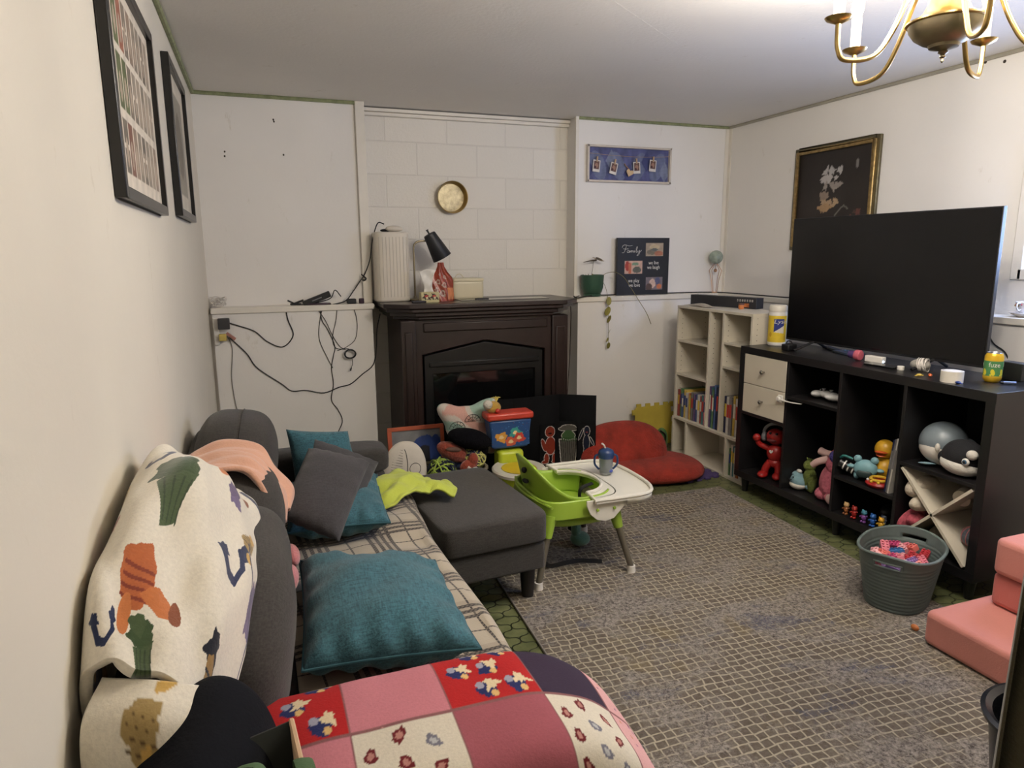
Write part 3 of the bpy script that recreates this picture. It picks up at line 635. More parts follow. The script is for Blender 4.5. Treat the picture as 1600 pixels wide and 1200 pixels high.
# lime baby garment
M_LIME = mat('lime_jersey', (178, 188, 70), .9, bump=.3, bs=140, var=.08, sheen=.2)
lg = thing('baby_bodysuit', 'crumpled lime green baby garment lying across the sofa edge and the ottoman', 'clothing', (.55, 2.6, .42))
ctrl = [[(.36, 2.72, .465), (.46, 2.74, .48), (.55, 2.76, .47), (.64, 2.72, .435), (.70, 2.68, .425)], [(.37, 2.62, .48), (.46, 2.65, .505), (.55, 2.68, .49), (.63, 2.66, .45), (.71, 2.62, .44)],
        [(.38, 2.52, .475), (.46, 2.54, .50), (.54, 2.60, .49), (.62, 2.61, .45), (.70, 2.585, .435)], [(.37, 2.42, .455), (.42, 2.44, .465), (.52, 2.53, .465), (.61, 2.57, .43), (.68, 2.55, .42)]]
P = patch(ctrl, 50, 40); P[..., 2] += (.020*vnoise(P.reshape(-1, 3), 40, 2)+.010*vnoise(P.reshape(-1, 3), 85, 3)).reshape(40, 50)
B().grid(P).build('garment', M_LIME, lg, world=True, solid=.01, off=1, angle=180)
# black jacket and the shopping tote by the near arm
M_JKT = mat('black_fleece_jacket', (17, 18, 23), .95, bump=.2, bs=160, var=.15, spec=.15)
jk = thing('jacket', 'black jacket heaped over the near corner of the sofa with a small zip pull showing', 'jacket', (-.15, .95, .5))
ctrl = [[(-.22, 1.00, .60), (-.17, 1.05, .66), (-.10, 1.06, .68), (-.05, 1.05, .60), (-.02, 1.03, .50)],
        [(-.235, .93, .66), (-.19, .98, .74), (-.125, 1.01, .775), (-.065, 1.0, .72), (-.03, .97, .56)],
        [(-.25, .85, .66), (-.20, .89, .72), (-.13, .92, .76), (-.07, .91, .71), (-.04, .89, .58)],
        [(-.255, .77, .64), (-.21, .80, .70), (-.15, .82, .73), (-.09, .82, .68), (-.06, .82, .58)],
        [(-.26, .68, .60), (-.21, .69, .65), (-.16, .70, .67), (-.10, .71, .62), (-.07, .72, .5)],
        [(-.26, .60, .50), (-.21, .60, .52), (-.16, .61, .53), (-.11, .62, .5), (-.08, .62, .42)]]
P = patch(ctrl, 60, 70); P[..., 0] += .020; P[..., 2] += (.009*vnoise(P.reshape(-1, 3), 20, 12)).reshape(70, 60)
B().grid(P).build('cloth', M_JKT, jk, world=True, solid=.02, off=0, angle=180)
q = Z(322, 1168, .735); B().at(q+Vector((0, 0, .0)), (.5, .2, .3)).tube([(0, -.008, 0), (0, .008, 0)], .003, 6).lathe([(.004, 0), (.0045, .002), (.003, .004)], (0, .009, 0), 10).build('zip_pull', mat('copper_zip_pull', (208, 150, 120), .3, 1), jk, world=True)
tt = thing('tote_bag', 'dark shopping tote with a tan edge and green cloth handles, beside the near sofa arm', 'bag', (-.02, .80, 0))
M_TAN, M_DKG, M_STR = mat('tan_bag_cloth', (176, 150, 122), .85, bump=.2, bs=200), mat('dark_green_bag_lining', (24, 27, 21), .95), mat('green_bag_strap', (66, 92, 58), .85, bump=.2, bs=300)
def ring(z, x0, x1, y0, y1, k=0): return [(x0, y0, z), (x1, y0+k, z), (x1+k, y1, z), (x0, y1, z)]
tb = B(); tb.m = 0
A = ring(.0, -.10, .03, .66, .86); Cc = [(-.10, .66, .69), (.03, .66, .69), (0, .93, .735), (-.12, .90, .73)]
tb.add(A+Cc, [(0, 1, 5, 4), (1, 2, 6, 5), (2, 3, 7, 6), (3, 0, 4, 7), (0, 3, 2, 1)]); tb.mi = [1, 0, 1, 1, 1]
tb.build('bag_body', [M_TAN, M_DKG], tt, world=True, solid=.005, off=-1)
B().box(-.085, .02, .67, .86, .30, .60).build('folded_grey_cloth', mat('grey_green_contents', (112, 110, 88), .9, bump=.5, bs=20), tt, world=True, bevel=.03)
B().tube(Cc[1:3], .004, 6).build('rim', mat('tan_binding', (190, 160, 128), .8), tt, world=True)
for pts in ([(-.10, .86, .67), (-.085, .84, .73), (-.06, .83, .755), (-.035, .82, .745), (-.03, .81, .66)], [(.025, .70, .64), (.02, .72, .71), (.015, .79, .745), (.01, .85, .73), (.008, .90, .66)]):
    B().tube(pts, .012, 8, smooth=30, flat=.18).build('handle', M_STR, tt, world=True)
# ============================================================ fireplace
M_MAH = mat('dark_mahogany', (38, 24, 21), .38, var=.25, vs=5, coat=.2); M_BLK = mat('black_metal', (14, 14, 15), .35, var=.1); M_GLOSS = mat('dark_firebox_glass', (14, 14, 15), .06, spec=.6, var=0)
fp = thing('fireplace', 'dark mahogany mantelpiece with a black electric firebox, standing in the alcove', 'fireplace', (1.33, 4.2, 0))
FX0, FX1, FY, FZ = .78, 1.86, 4.06, 1.098
def chamf(x0, x1, y0, yb, c): return [(x0, yb), (x0, y0+c), (x0+c, y0), (x1-c, y0), (x1, y0+c), (x1, yb)]
mb = B()
for (ex, z0, z1) in ((.095, FZ-.028, FZ), (.075, FZ-.052, FZ-.028), (.05, FZ-.078, FZ-.052), (.028, FZ-.098, FZ-.078)):
    mb.prism(chamf(FX0-ex, FX1+ex, FY-ex, 4.54, .13), z0, z1)
mb.build('mantel_shelf', M_MAH, fp, world=True, bevel=.005)
ap = .17
# breast with an opening whose head rises to a shallow point
OX0, OX1 = FX0+.125, FX1-.15
bd = B()
fr = [(FX0, 0), (FX0, FZ-.098), (FX1, FZ-.098), (FX1, 0), (OX1, 0), (OX1, .785), ((OX0+OX1)/2, .86), (OX0, .785), (OX0, 0)]
bd.prism([(a, b_) for a, b_ in fr], FY, FY+.05, 'xz').box(FX0, FX0+.03, FY, 4.53, 0, FZ-.1).box(FX1-.03, FX1, FY, 4.53, 0, FZ-.1)
bd.build('surround', M_MAH, fp, world=True, bevel=.004)
for x0, x1 in ((FX0-.005, FX0+.085), (FX1-.105, FX1+.005)):
    pl_ = B().box(x0, x1, FY-.022, FY+.01, .0, FZ-.1).build('pilaster', M_MAH, fp, world=True, bevel=.005)
    B().box(x0+.022, x1-.022, FY-.032, FY-.02, .16, FZ-.17).build('raised_panel', M_MAH, pl_, world=True, bevel=.006)
    B().box(x0-.012, x1+.012, FY-.035, FY+.01, .0, .12).build('plinth', M_MAH, pl_, world=True, bevel=.005)
B().box(FX0+.135, FX1-.135, FY-.012, FY+.005, FZ-.175, FZ-.12).build('frieze_panel', M_MAH, fp, world=True, bevel=.006)
eb = B(); w0, w1 = OX0+.012, OX1-.012
eb.prism([(w0, 0), (w0, .775), ((w0+w1)/2, .848), (w1, .775), (w1, 0), (w1-.055, 0), (w1-.055, .66), (w0+.055, .66), (w0+.055, 0)], FY+.005, FY+.05, 'xz').box(w0, w1, FY+.05, 4.5, 0, .79)
ins = eb.build('firebox', M_BLK, fp, world=True, bevel=.004)
B().box(w0+.03, w1-.03, FY-.008, FY+.01, .705, .735).build('vent_bar', M_BLK, ins, world=True, bevel=.004)
B().box(w0+.055, w1-.055, FY+.02, FY+.026, .14, .66).build('glass_front', M_GLOSS, ins, world=True)
# ============================================================ cube shelving under the television
M_BB = mat('black_brown_laminate', (26, 25, 26), .32, var=.12, vs=4, spec=.4); M_WHL = mat('white_laminate', (206, 198, 180), .45, var=.02); M_KN = mat('steel_knob', (170, 166, 158), .25, .9)
KX, KD, KY0, KY1, KZ0, KZ1 = 2.57, .39, 1.735, 3.205, .092, .862
ks = thing('cube_shelving_unit', 'low black-brown open cube shelving unit holding toys, standing under the television', 'shelving unit', (2.77, 2.47, 0))
B().box(KX, KX+KD, KY0, KY1, KZ1-.038, KZ1).box(KX, KX+KD, KY0, KY1, KZ0, KZ0+.038).box(KX, KX+KD, KY0, KY0+.038, KZ0+.038, KZ1-.038).box(KX, KX+KD, KY1-.038, KY1, KZ0+.038, KZ1-.038).build('frame', M_BB, ks, world=True, bevel=.0015)
B().box(KX+KD-.005, KX+KD, KY0+.03, KY1-.03, KZ0+.03, KZ1-.03).build('back_panel', mat('black_back_panel', (14, 14, 15), .8), ks, world=True)
for y in (2.114, 2.465, 2.816): B().box(KX+.002, KX+KD-.006, y, y+.016, KZ0+.038, KZ1-.038).build('divider', M_BB, ks, world=True, bevel=.001)
for y0, y1, z in ((2.832, 3.167, .473), (2.481, 2.816, .628), (2.13, 2.465, .302), (1.773, 2.114, .473)): B().box(KX+.002, KX+KD-.006, y0, y1, z, z+.016).build('shelf', M_BB, ks, world=True, bevel=.001)
for z0, z1 in ((.491, .654), (.658, .822)):
    dr = B().box(KX+.001, KX+.018, 2.834, 3.165, z0, z1).box(KX+.018, KX+.34, 2.845, 3.155, z0+.01, z0+.02).build('drawer', M_WHL, ks, world=True, bevel=.0015)
    B().lathe([(.005, 0), (.005, -.012), (.011, -.017), (.012, -.022), (.006, -.027)], (KX, 3.0, (z0+z1)/2), 14, axis='x').build('knob', M_KN, dr, world=True)
for y in (KY0+.045, KY1-.045, 2.47):
    for x in (KX+.05, KX+KD-.05):
        g = B().tube([(x, y, .092), (x, y, .0)], [.026, .016], 12).build('leg', M_BB, ks, world=True)
        B().lathe([(.016, .0), (.018, .022), (.0185, .024)], (x, y, 0), 12).build('brass_tip', M_BRASS, g, world=True)
cl = B().box(KX-.012, KX-.001, 2.838, 2.872, .60, .64).build('child_lock', mat('white_plastic', (222, 218, 210), .4), ks, world=True, bevel=.004)
B().tube([(KX-.006, 2.84, .618), (KX-.012, 2.80, .617), (KX-.004, 2.76, .617), (KX+.01, 2.72, .618)], .009, 8, smooth=14, flat=.25).build('strap', mat('white_plastic'), cl, world=True)
B().lathe([(.012, 0), (.014, -.006), (.01, -.011)], (KX-.011, 2.862, .62), 14, axis='x').build('dial', mat('white_plastic'), cl, world=True)
xi = thing('shelf_insert', 'cream cross-shaped divider insert in the lower right cube of the shelving unit', 'shelf insert', (KX+.19, 1.943, .13))
c1, c2, e = (1.775, .132), (2.112, .470), .006
def bar(ya, za, yb, zb):
    d = Vector((yb-ya, zb-za)).normalized(); n_ = Vector((-d.y, d.x))*e
    return [(ya+n_.x, za+n_.y), (yb+n_.x, zb+n_.y), (yb-n_.x, zb-n_.y), (ya-n_.x, za-n_.y)]
B().prism(bar(1.785, .140, 2.103, .464), KX+.003, KX+.36, 'yz').build('diagonal_board', M_WHL, xi, world=True)
B().prism(bar(2.103, .140, 1.785, .464), KX+.003, KX+.36, 'yz').build('diagonal_board', M_WHL, xi, world=True)
# ============================================================ television
M_SCR = mat('dark_screen_glass', (9, 9, 11), .22, var=0, spec=.5); M_PL = mat('black_plastic', (15, 15, 17), .45, var=.1)
TA, TB_ = Vector((2.770, 3.075, .905)), Vector((2.822, 1.972, .905))
d_ = (TB_-TA); d_.z = 0; W_ = d_.length; dn = d_.normalized(); nz = Vector((dn.y, -dn.x, 0)); nz = nz if nz.x < 0 else -nz
TH_ = .660
tv = thing('television', 'large flat-screen television, switched off, standing on the black shelving unit', 'television', ((TA.x+TB_.x)/2+.03, (TA.y+TB_.y)/2, KZ1))
def tvp(s_, h, o): p = TA+dn*(s_*W_)-nz*o; return (p.x, p.y, .905+h)
def tbox(b, s0, s1, h0, h1, o0, o1):
    V = [tvp(s, h, o) for h in (h0, h1) for s, o in ((s0, o0), (s1, o0), (s1, o1), (s0, o1))]
    return b.add(V, [(0, 3, 2, 1), (4, 5, 6, 7), (0, 1, 5, 4), (1, 2, 6, 5), (2, 3, 7, 6), (3, 0, 4, 7)])
tbox(B(), 0, 1, 0, TH_, .0, .022).build('bezel', M_PL, tv, world=True, bevel=.002)
tbox(B(), .005, .995, .012, TH_-.006, -.0015, .0005).build('screen', M_SCR, tv, world=True)
tbox(B(), .2, .8, .06, .42, .022, .055).build('rear_housing', M_PL, tv, world=True, bevel=.01)
for s_ in (.18, .80):
    f_ = B(); 
    a0, a1, a2 = tvp(s_, .01, .012), tvp(s_-.02, 0, -.11), tvp(s_-.02, 0, .12)
    f_.tube([a0, (a1[0], a1[1], KZ1+.008)], .007, 8).tube([a0, (a2[0], a2[1], KZ1+.008)], .007, 8).build('foot', M_PL, tv, world=True)
# ============================================================ white bookshelf in the corner
SX, SD, QY0, QY1, QH = 2.665, .27, 3.232, 4.0, 1.036
bs = thing('bookshelf', 'white laminate bookshelf with narrow columns and a low lower tier, standing in the corner', 'bookshelf', (SX+.13, 3.61, 0))
t_ = .016; ML = .27
col = [QY1-t_, 3.755, 3.475, QY0]     # upright y positions (upper tier)
B().box(SX, SX+SD, QY0, QY1, QH-t_, QH).build('top_board', M_WHL, bs, world=True, bevel=.001)
B().box(SX-.01, SX+SD, QY0, QY1, ML-t_, ML).build('middle_board', M_WHL, bs, world=True, bevel=.001)
B().box(SX-.01, SX+SD, QY0, QY1, .0, t_).build('bottom_board', M_WHL, bs, world=True, bevel=.001)
B().box(SX+SD-.004, SX+SD, QY0, QY1, 0, QH).build('back_panel', M_WHL, bs, world=True)
UP = (QY1-t_, 3.72, 3.50, QY0)
UPR = ((3.984, 4.0), (3.632, 3.648), (3.492, 3.508), (3.232, 3.248))
M_UPR = M_WHL.copy(); M_UPR.name = 'white_laminate_with_peg_holes'; _t = NT(M_UPR); _s = _t.n('ShaderNodeSeparateXYZ'); _t.l(_t.coord(), _s.inputs[0])
_fz = _t.math('SUBTRACT', _t.math('FLOORED_MODULO', _s.outputs[2], .032), .016)
_dx = _t.math('MINIMUM', _t.math('ABSOLUTE', _t.math('ADD', _s.outputs[0], .095)), _t.math('ABSOLUTE', _t.math('SUBTRACT', _s.outputs[0], .09)))
_dd = _t.math('SQRT', _t.math('ADD', _t.math('POWER', _fz, 2), _t.math('POWER', _dx, 2)))
_old = _t.bs.inputs['Base Color'].links[0].from_socket; _t.l(_t.mix(_t.math('LESS_THAN', _dd, .0028), _old, L((96, 90, 80))), _t.bs.inputs['Base Color'])
for y0, y1 in UPR:
    u = B().box(SX, SX+SD-.004, y0, y1, ML, QH-t_).build('upright', M_UPR, bs, world=True, bevel=.001)
for y0, y1 in ((3.984, 4.0), (3.83, 3.846), (3.40, 3.416), (3.232, 3.248)): B().box(SX-.01, SX+SD-.004, y0, y1, t_, ML-t_).build('lower_upright', M_WHL, bs, world=True, bevel=.001)
for y0, y1, z in ((3.648, 3.984, .79), (3.648, 3.984, .56), (3.248, 3.492, .83), (3.248, 3.492, .68)): B().box(SX+.004, SX+SD-.004, y0, y1, z, z+.014).build('shelf', M_WHL, bs, world=True, bevel=.001)
# books, spine towards the room, one thing each
def book(x, y, z, th, h, dp, rgb, label, lean=0, group=None, rgb2=None, kind='book'):
    t = thing(kind, label, 'book', (x, y, z), group=group, rot=(lean, 0, 0))
    m = mat('book_cover_%d_%d_%d' % rgb, rgb, .5, var=.12, vs=30)
    B().box(0, dp, -th/2, th/2, 0, .0001).box(0, .0018, -th/2, th/2, 0, h).box(0, dp, -th/2, -th/2+.0014, 0, h).box(0, dp, th/2-.0014, th/2, 0, h).build('cover', m, t)
    B().box(.003, dp-.004, -th/2+.0015, th/2-.0015, .002, h-.003).build('pages', mat('book_pages', (206, 196, 174), .9), t)
    B().box(-.0006, .0003, -th/2*.7, th/2*.7, h*.45, h*.8).build('spine_print', mat('spine_print_%d_%d_%d' % (rgb2 or (230, 225, 210)), rgb2 or (230, 225, 210), .6), t)
    return t
CN = {'yellow': (206, 178, 84), 'red': (156, 66, 58), 'blue': (76, 98, 142), 'teal': (66, 118, 124), 'white': (206, 202, 192), 'green': (92, 128, 86), 'purple': (110, 86, 130), 'orange': (200, 124, 72), 'navy': (28, 36, 70), 'pink': (196, 120, 140), 'black': (30, 30, 34), 'grey': (120, 118, 116)}
rb = random.Random(3)
def row(y0, y1, z, names, hs, place, x=SX+.012, dp=.2, lean=0, dx=.0, ref=None, gname='books'):
    ths = [rb.uniform(.8, 1.25) for _ in names]; k = (y0-y1)/sum(ths); y = y0
    seen = {}
    for i, (nm, q) in enumerate(zip(names, ths)):
        th = q*k*.96; h = hs*rb.uniform(.82, 1.0)
        if i == 0: pos = 'at the far left end of '
        elif i == len(names)-1: pos = 'at the right end of '
        else: pos = f'between the {names[i-1]} and the {names[i+1]} book in '
        b2 = rb.choice([(230, 225, 210), (220, 190, 70), (190, 60, 50), (40, 60, 120)])
        kd = f'{nm} book spine ' + pos + place
        book(x+rb.uniform(0, .012), y-th/2, z+.0012, th, h, dp*rb.uniform(.85, 1), CN[nm], kd, lean, gname, b2)
        y -= q*k
row(3.975, 3.655, ML, ['red', 'green', 'blue', 'yellow', 'white', 'orange', 'yellow', 'grey', 'purple', 'blue', 'white', 'red', 'teal', 'pink'], .20, 'the left column', gname='children\'s books in the left column of the bookshelf')
row(3.625, 3.515, ML, ['purple', 'teal', 'green', 'blue', 'navy', 'black'], .29, 'the middle column', gname='picture books in the middle column of the bookshelf')
row(3.478, 3.30, ML, ['navy', 'white', 'grey', 'yellow', 'white', 'black'], .27, 'the right column', gname='books in the right column of the bookshelf')
row(3.395, 3.26, t_, ['green', 'white', 'teal', 'white', 'orange', 'red', 'white', 'grey'], .20, 'the lowest tier', gname='books standing in the lowest tier of the bookshelf')
book(SX+.06, 3.43, t_+.001, .016, .19, .16, CN['black'], 'dark picture book standing alone in the middle bay of the lowest tier', 0, None, (70, 110, 160))
# ============================================================ left wall pictures
M_BFR = mat('black_picture_frame', (22, 21, 20), .3, var=.1); M_GL = mat('picture_glass', (245, 245, 240), .04, trans=1, var=0)
PRT = painted('printed_paper', .55, 0, 50, 0, .4)
def wall_frame_x(name, label, y0, y1, z0, z1, fw, fd, cvs, matw, rgb_mat=(216, 206, 190)):   # hangs on the left wall, faces +x
    t = thing(name, label, 'picture', (XL, (y0+y1)/2, z0)); x = XL
    f = B().box(x+.001, x+fd, y0, y0+fw, z0, z1).box(x+.001, x+fd, y1-fw, y1, z0, z1).box(x+.001, x+fd, y0+fw, y1-fw, z0, z0+fw).box(x+.001, x+fd, y0+fw, y1-fw, z1-fw, z1)
    f.build('frame', M_BFR, t, world=True, bevel=.003)
    P = panel(cvs, (x+fd*.45, y0+fw, z0+fw), (0, y1-y0-2*fw, 0), (0, 0, z1-z0-2*fw))
    B().grid(P).build('print', PRT, t, world=True, col=cvs.flat(), smooth=False)
    return t
c = Canvas(200, 130, (214, 204, 188)); rr = random.Random(11)
# grid of faded snapshots; u runs from the near end to the far end
for i in range(9):
    for j in range(3):
        u0, v0 = .06+i*.1, .08+j*.30; w_, h_ = .082, .26
        if (i+j) % 4 == 1:
            for k in range(2): c.rect(u0, v0+k*.14, u0+w_, v0+k*.14+.12, rr.choice([(128, 118, 106), (150, 140, 126), (112, 104, 92)]))
        else: c.rect(u0, v0, u0+w_, v0+h_, rr.choice([(138, 128, 114), (156, 144, 128), (120, 110, 98), (146, 128, 112)] if i > 2 else [(150, 96, 76), (96, 104, 70), (170, 140, 96), (120, 84, 70)]))
        c.ell(u0+w_/2, v0+h_*.4, .022, .07, (170, 154, 136))
c.noise(.12, 60, 3)
wall_frame_x('collage_picture', 'large black-framed collage of small snapshots, nearer of the two pictures on the left wall', 1.745, 2.515, 1.515, 2.06, .028, .026, c, 0)
c = Canvas(40, 60, (206, 198, 182)); c.rect(.2, .12, .8, .88, (150, 144, 130)).ell(.5, .5, .2, .25, (118, 110, 98)).noise(.1, 20, 2)
wall_frame_x('framed_picture', 'small black-framed picture on the left wall, farther one near the corner', 2.98, 3.62, 1.54, 2.13, .03, .028, c, 0)
# ============================================================ right wall painting
M_GOLD = mat('antique_gold_frame', (166, 140, 92), .3, .85, var=.35, vs=40, bump=.2, bs=90); M_GOLD2 = mat('dull_olive_frame', (104, 96, 72), .4, .6, var=.2, vs=30)
t = thing('framed_painting', 'dark landscape painting in a gold frame on the right wall, partly behind the television', 'painting', (XR, 3.35, 1.4))
py0, py1, pz0, pz1 = 3.035, 3.69, 1.40, 2.03
def rect_frame(b, x0, x1, y0, y1, z0, z1, w_):
    return b.box(x0, x1, y0, y0+w_, z0, z1).box(x0, x1, y1-w_, y1, z0, z1).box(x0, x1, y0+w_, y1-w_, z0, z0+w_).box(x0, x1, y0+w_, y1-w_, z1-w_, z1)
rect_frame(B(), XR-.02, XR-.001, py0, py1, pz0, pz1, .035).build('outer_moulding', M_GOLD2, t, world=True, bevel=.004)
rect_frame(B(), XR-.032, XR-.018, py0+.02, py1-.02, pz0+.02, pz1-.02, .022).build('gold_moulding', M_GOLD, t, world=True, bevel=.005)
c = Canvas(90, 90, (44, 38, 34)); c.noise(.35, 14, 4)   # u: far -> near
[c.ell(.46+.13*rr.uniform(-1, 1)*(1 if v_ > .6 else .9), v_, rr.uniform(.02, .05), rr.uniform(.02, .05), cc_, rr.uniform(0, 3), .2, k) for k in range(5) for v_, cc_ in ((.78, (170, 166, 164)), (.70, (178, 172, 170)), (.62, (150, 140, 132)), (.52, (140, 124, 110)), (.44, (172, 146, 116)), (.39, (168, 136, 100)))]; c.ell(.80, .82, .02, .05, (120, 116, 112))
for k in range(60): c.ell(rr.uniform(.1, .6), rr.uniform(.04, .24), .016, .018, rr.choice([(120, 78, 60), (140, 100, 78), (96, 62, 50)]), 0, .3, k)
for k in range(30): c.ell(rr.uniform(.74, .92), rr.uniform(.12, .34), .014, .016, rr.choice([(104, 64, 56), (80, 60, 52)]), 0, .3, k)
c.line([(.55, .3), (.66, .4), (.72, .36)], .008, (110, 108, 100))
P = panel(c, (XR-.012, py1-.04, pz0+.04), (0, -(py1-py0-.08), 0), (0, 0, pz1-pz0-.08)); B().grid(P).build('canvas', PRT, t, world=True, col=c.flat(), smooth=False)
# ============================================================ alcove pan
q = Y(707, 309, YA); t = thing('hanging_sieve', 'round shallow brass-rimmed pan hanging on the painted block wall', 'wall decoration', (q.x-.012, YA, q.z))
B().lathe([(.088, -.002), (.092, -.030), (.099, -.052), (.104, -.054), (.101, -.05), (.094, -.03), (.09, -.004)], n=40, axis='y').build('rim', M_BRASS, t)
B().lathe([(.001, -.006), (.06, -.007), (.088, -.005), (.089, -.002), (.001, -.001)], n=40, axis='y').build('disc', mat('brushed_pale_metal', (150, 140, 114), .42, .8, var=.3, vs=30, bump=.3, bs=22), t)
# ============================================================ blue clip-photo frame
M_WFR = mat('white_wood_frame', (206, 196, 182), .5); M_PEG = mat('wooden_peg', (190, 160, 128), .7)
t = thing('photo_clip_frame', 'white-framed blue panel with clipped snapshots and a heart, on the back wall', 'picture', (2.485, YB, 1.87))
fx0, fx1, fz0, fz1 = 2.155, 2.815, 1.868, 2.112
B().box(fx0, fx1, YB-.03, YB-.001, fz0, fz0+.014).box(fx0, fx1, YB-.03, YB-.001, fz1-.014, fz1).box(fx0, fx0+.014, YB-.03, YB-.001, fz0, fz1).box(fx1-.014, fx1, YB-.03, YB-.001, fz0, fz1).build('frame', M_WFR, t, world=True, bevel=.002)
c = Canvas(140, 60, (84, 88, 132), asp=2.4); c.noise(.3, 9, 3)
for cx_ in (.12, .36, .62, .86):
    c.ell(cx_, .45, .09, .45, (108, 116, 148), .3 if cx_ < .5 else -.3)
for k, (a, b_) in enumerate([(.0, .3), (.28, .6), (.5, .2), (.72, .6), (.95, .3)]): c.poly([(a-.07, b_), (a, b_+.35), (a+.07, b_), (a, b_-.3)], [(66, 72, 120), (124, 132, 158), (72, 78, 128)][k % 3])
c.noise(.2, 30, 7)
P = panel(c, (fx0+.012, YB-.008, fz0+.012), (fx1-fx0-.024, 0, 0), (0, 0, fz1-fz0-.024)); B().grid(P).build('blue_panel', PRT, t, world=True, col=c.flat(), smooth=False)
B().tube([(fx0+.014, YB-.02, fz1-.055), (2.3, YB-.02, fz1-.063), (2.5, YB-.02, fz1-.068), (2.7, YB-.02, fz1-.063), (fx1-.014, YB-.02, fz1-.055)], .0012, 5, smooth=24).build('twine', M_PEG, t, world=True)
for px, py, an in ((932, 259, .1), (959, 263, .22), (995, 262, -.08), (1020, 259, .08)):
    q = Y(px, py, YB-.026); cc = Canvas(14, 20, (222, 216, 208)); cc.rect(.12, .22, .88, .92, (104, 74, 66)); cc.ell(.5, .55, .22, .22, (168, 128, 108)).ell(.35, .4, .14, .12, (70, 40, 46))
    b = B().at(q, (0, an, 0)); b.grid(panel(cc, (-.027, 0, -.04), (.054, 0, 0), (0, 0, .078))); s_ = b.build('snapshot', PRT, t, world=True, solid=.0006, col=cc.flat(), smooth=False)
    B().at(q, (0, an, 0)).box(-.005, .005, -.006, .004, .025, .062).build('clothespin', M_PEG, t, world=True, bevel=.001)
q = Y(984, 270, YB-.032); hp = [(.028*(16*math.sin(a)**3)/16, .028*(13*math.cos(a)-5*math.cos(2*a)-2*math.cos(3*a)-math.cos(4*a))/16) for a in np.linspace(0, 2*math.pi, 28, endpoint=False)]
B().at(q, (0, .3, 0)).prism(hp, -.003, .003, 'xz').build('wooden_heart', mat('pale_gold_heart', (214, 184, 140), .5), t, world=True, bevel=.0015)
B().tube([q+Vector((0, .004, .02)), q+Vector((-.03, .01, .05)), q+Vector((-.035, .012, .062))], .004, 6).build('ribbon', mat('tan_ribbon', (150, 116, 96), .8), t, world=True)
# ============================================================ family board
t = thing('family_photo_board', 'black standing photo board lettered Family with three small photographs, on the back ledge', 'picture', (2.62, 4.33, 1.09))
gx0, gx1, gz0, gz1, gy = 2.383, 2.805, 1.0905, 1.492, 4.345
B().box(gx0, gx1, gy, gy+.02, gz0, gz1).build('board', mat('black_board', (24, 23, 24), .5), t, world=True, bevel=.001)
W, Hh = gx1-gx0, gz1-gz0; M_LET = mat('white_lettering', (222, 216, 206), .6, var=0)
def gp(u, v, o=.001): return (gx0+u*W, gy-o, gz0+v*Hh)
def photo(u0, v0, u1, v1, blobs, bg):
    cc = Canvas(26, 20, bg)
    for bl in blobs: cc.ell(*bl)
    cc.noise(.15, 20, 2); B().grid(panel(cc, gp(u0, v0), (W*(u1-u0), 0, 0), (0, 0, Hh*(v1-v0)))).build('photograph', PRT, t, world=True, col=cc.flat(), smooth=False)
photo(.54, .68, .88, .91, [(.5, .7, .3, .2, (190, 172, 140)), (.35, .3, .3, .2, (120, 112, 96)), (.75, .2, .25, .2, (170, 110, 84)), (.5, .5, .2, .1, (96, 100, 96))], (168, 152, 132))
photo(.14, .375, .48, .60, [(.15, .6, .12, .4, (168, 60, 48)), (.3, .4, .1, .5, (196, 110, 80)), (.7, .3, .25, .25, (96, 96, 84)), (.6, .75, .2, .12, (120, 150, 120))], (206, 170, 150))
photo(.555, .085, .885, .31, [(.4, .5, .2, .35, (206, 176, 160)), (.7, .7, .15, .3, (84, 88, 120)), (.8, .25, .15, .2, (190, 110, 70)), (.2, .2, .2, .3, (88, 70, 64))], (120, 110, 116))
for txt, u, v in (('we live', .60, .535), ('we laugh', .575, .455), ('we play', .215, .225), ('we love', .225, .145)):
    text_b(txt, .036, lambda x, y, z, u=u, v=v: (gx0+u*W+x, gy-.001-z, gz0+v*Hh+y), xs=.82).build('lettering', M_LET, t, world=True, smooth=False)
fam = [[(.10, .83), (.12, .87), (.16, .875), (.22, .86), (.27, .87)], [(.17, .865), (.155, .80), (.13, .745), (.10, .745)], [(.12, .81), (.17, .805), (.205, .815)],
       [(.225, .775), (.20, .785), (.185, .755), (.205, .745), (.225, .775), (.22, .75), (.235, .755)], [(.24, .78), (.235, .748), (.25, .775), (.262, .778), (.258, .748), (.275, .775), (.288, .775), (.283, .75), (.298, .758)],
       [(.31, .78), (.303, .75), (.318, .758)], [(.33, .765), (.355, .83), (.345, .845), (.335, .80), (.335, .75), (.35, .755)], [(.365, .78), (.362, .752), (.38, .755), (.395, .785), (.385, .72), (.36, .69), (.35, .70), (.40, .755), (.425, .785)], [(.314, .805), (.315, .808)]]
b = B(); 
for ln in fam: b.tube([gp(.0+u*1.15-.03, v) for u, v in ln], .0013, 5, smooth=len(ln)*5)
b.build('lettering', M_LET, t, world=True)
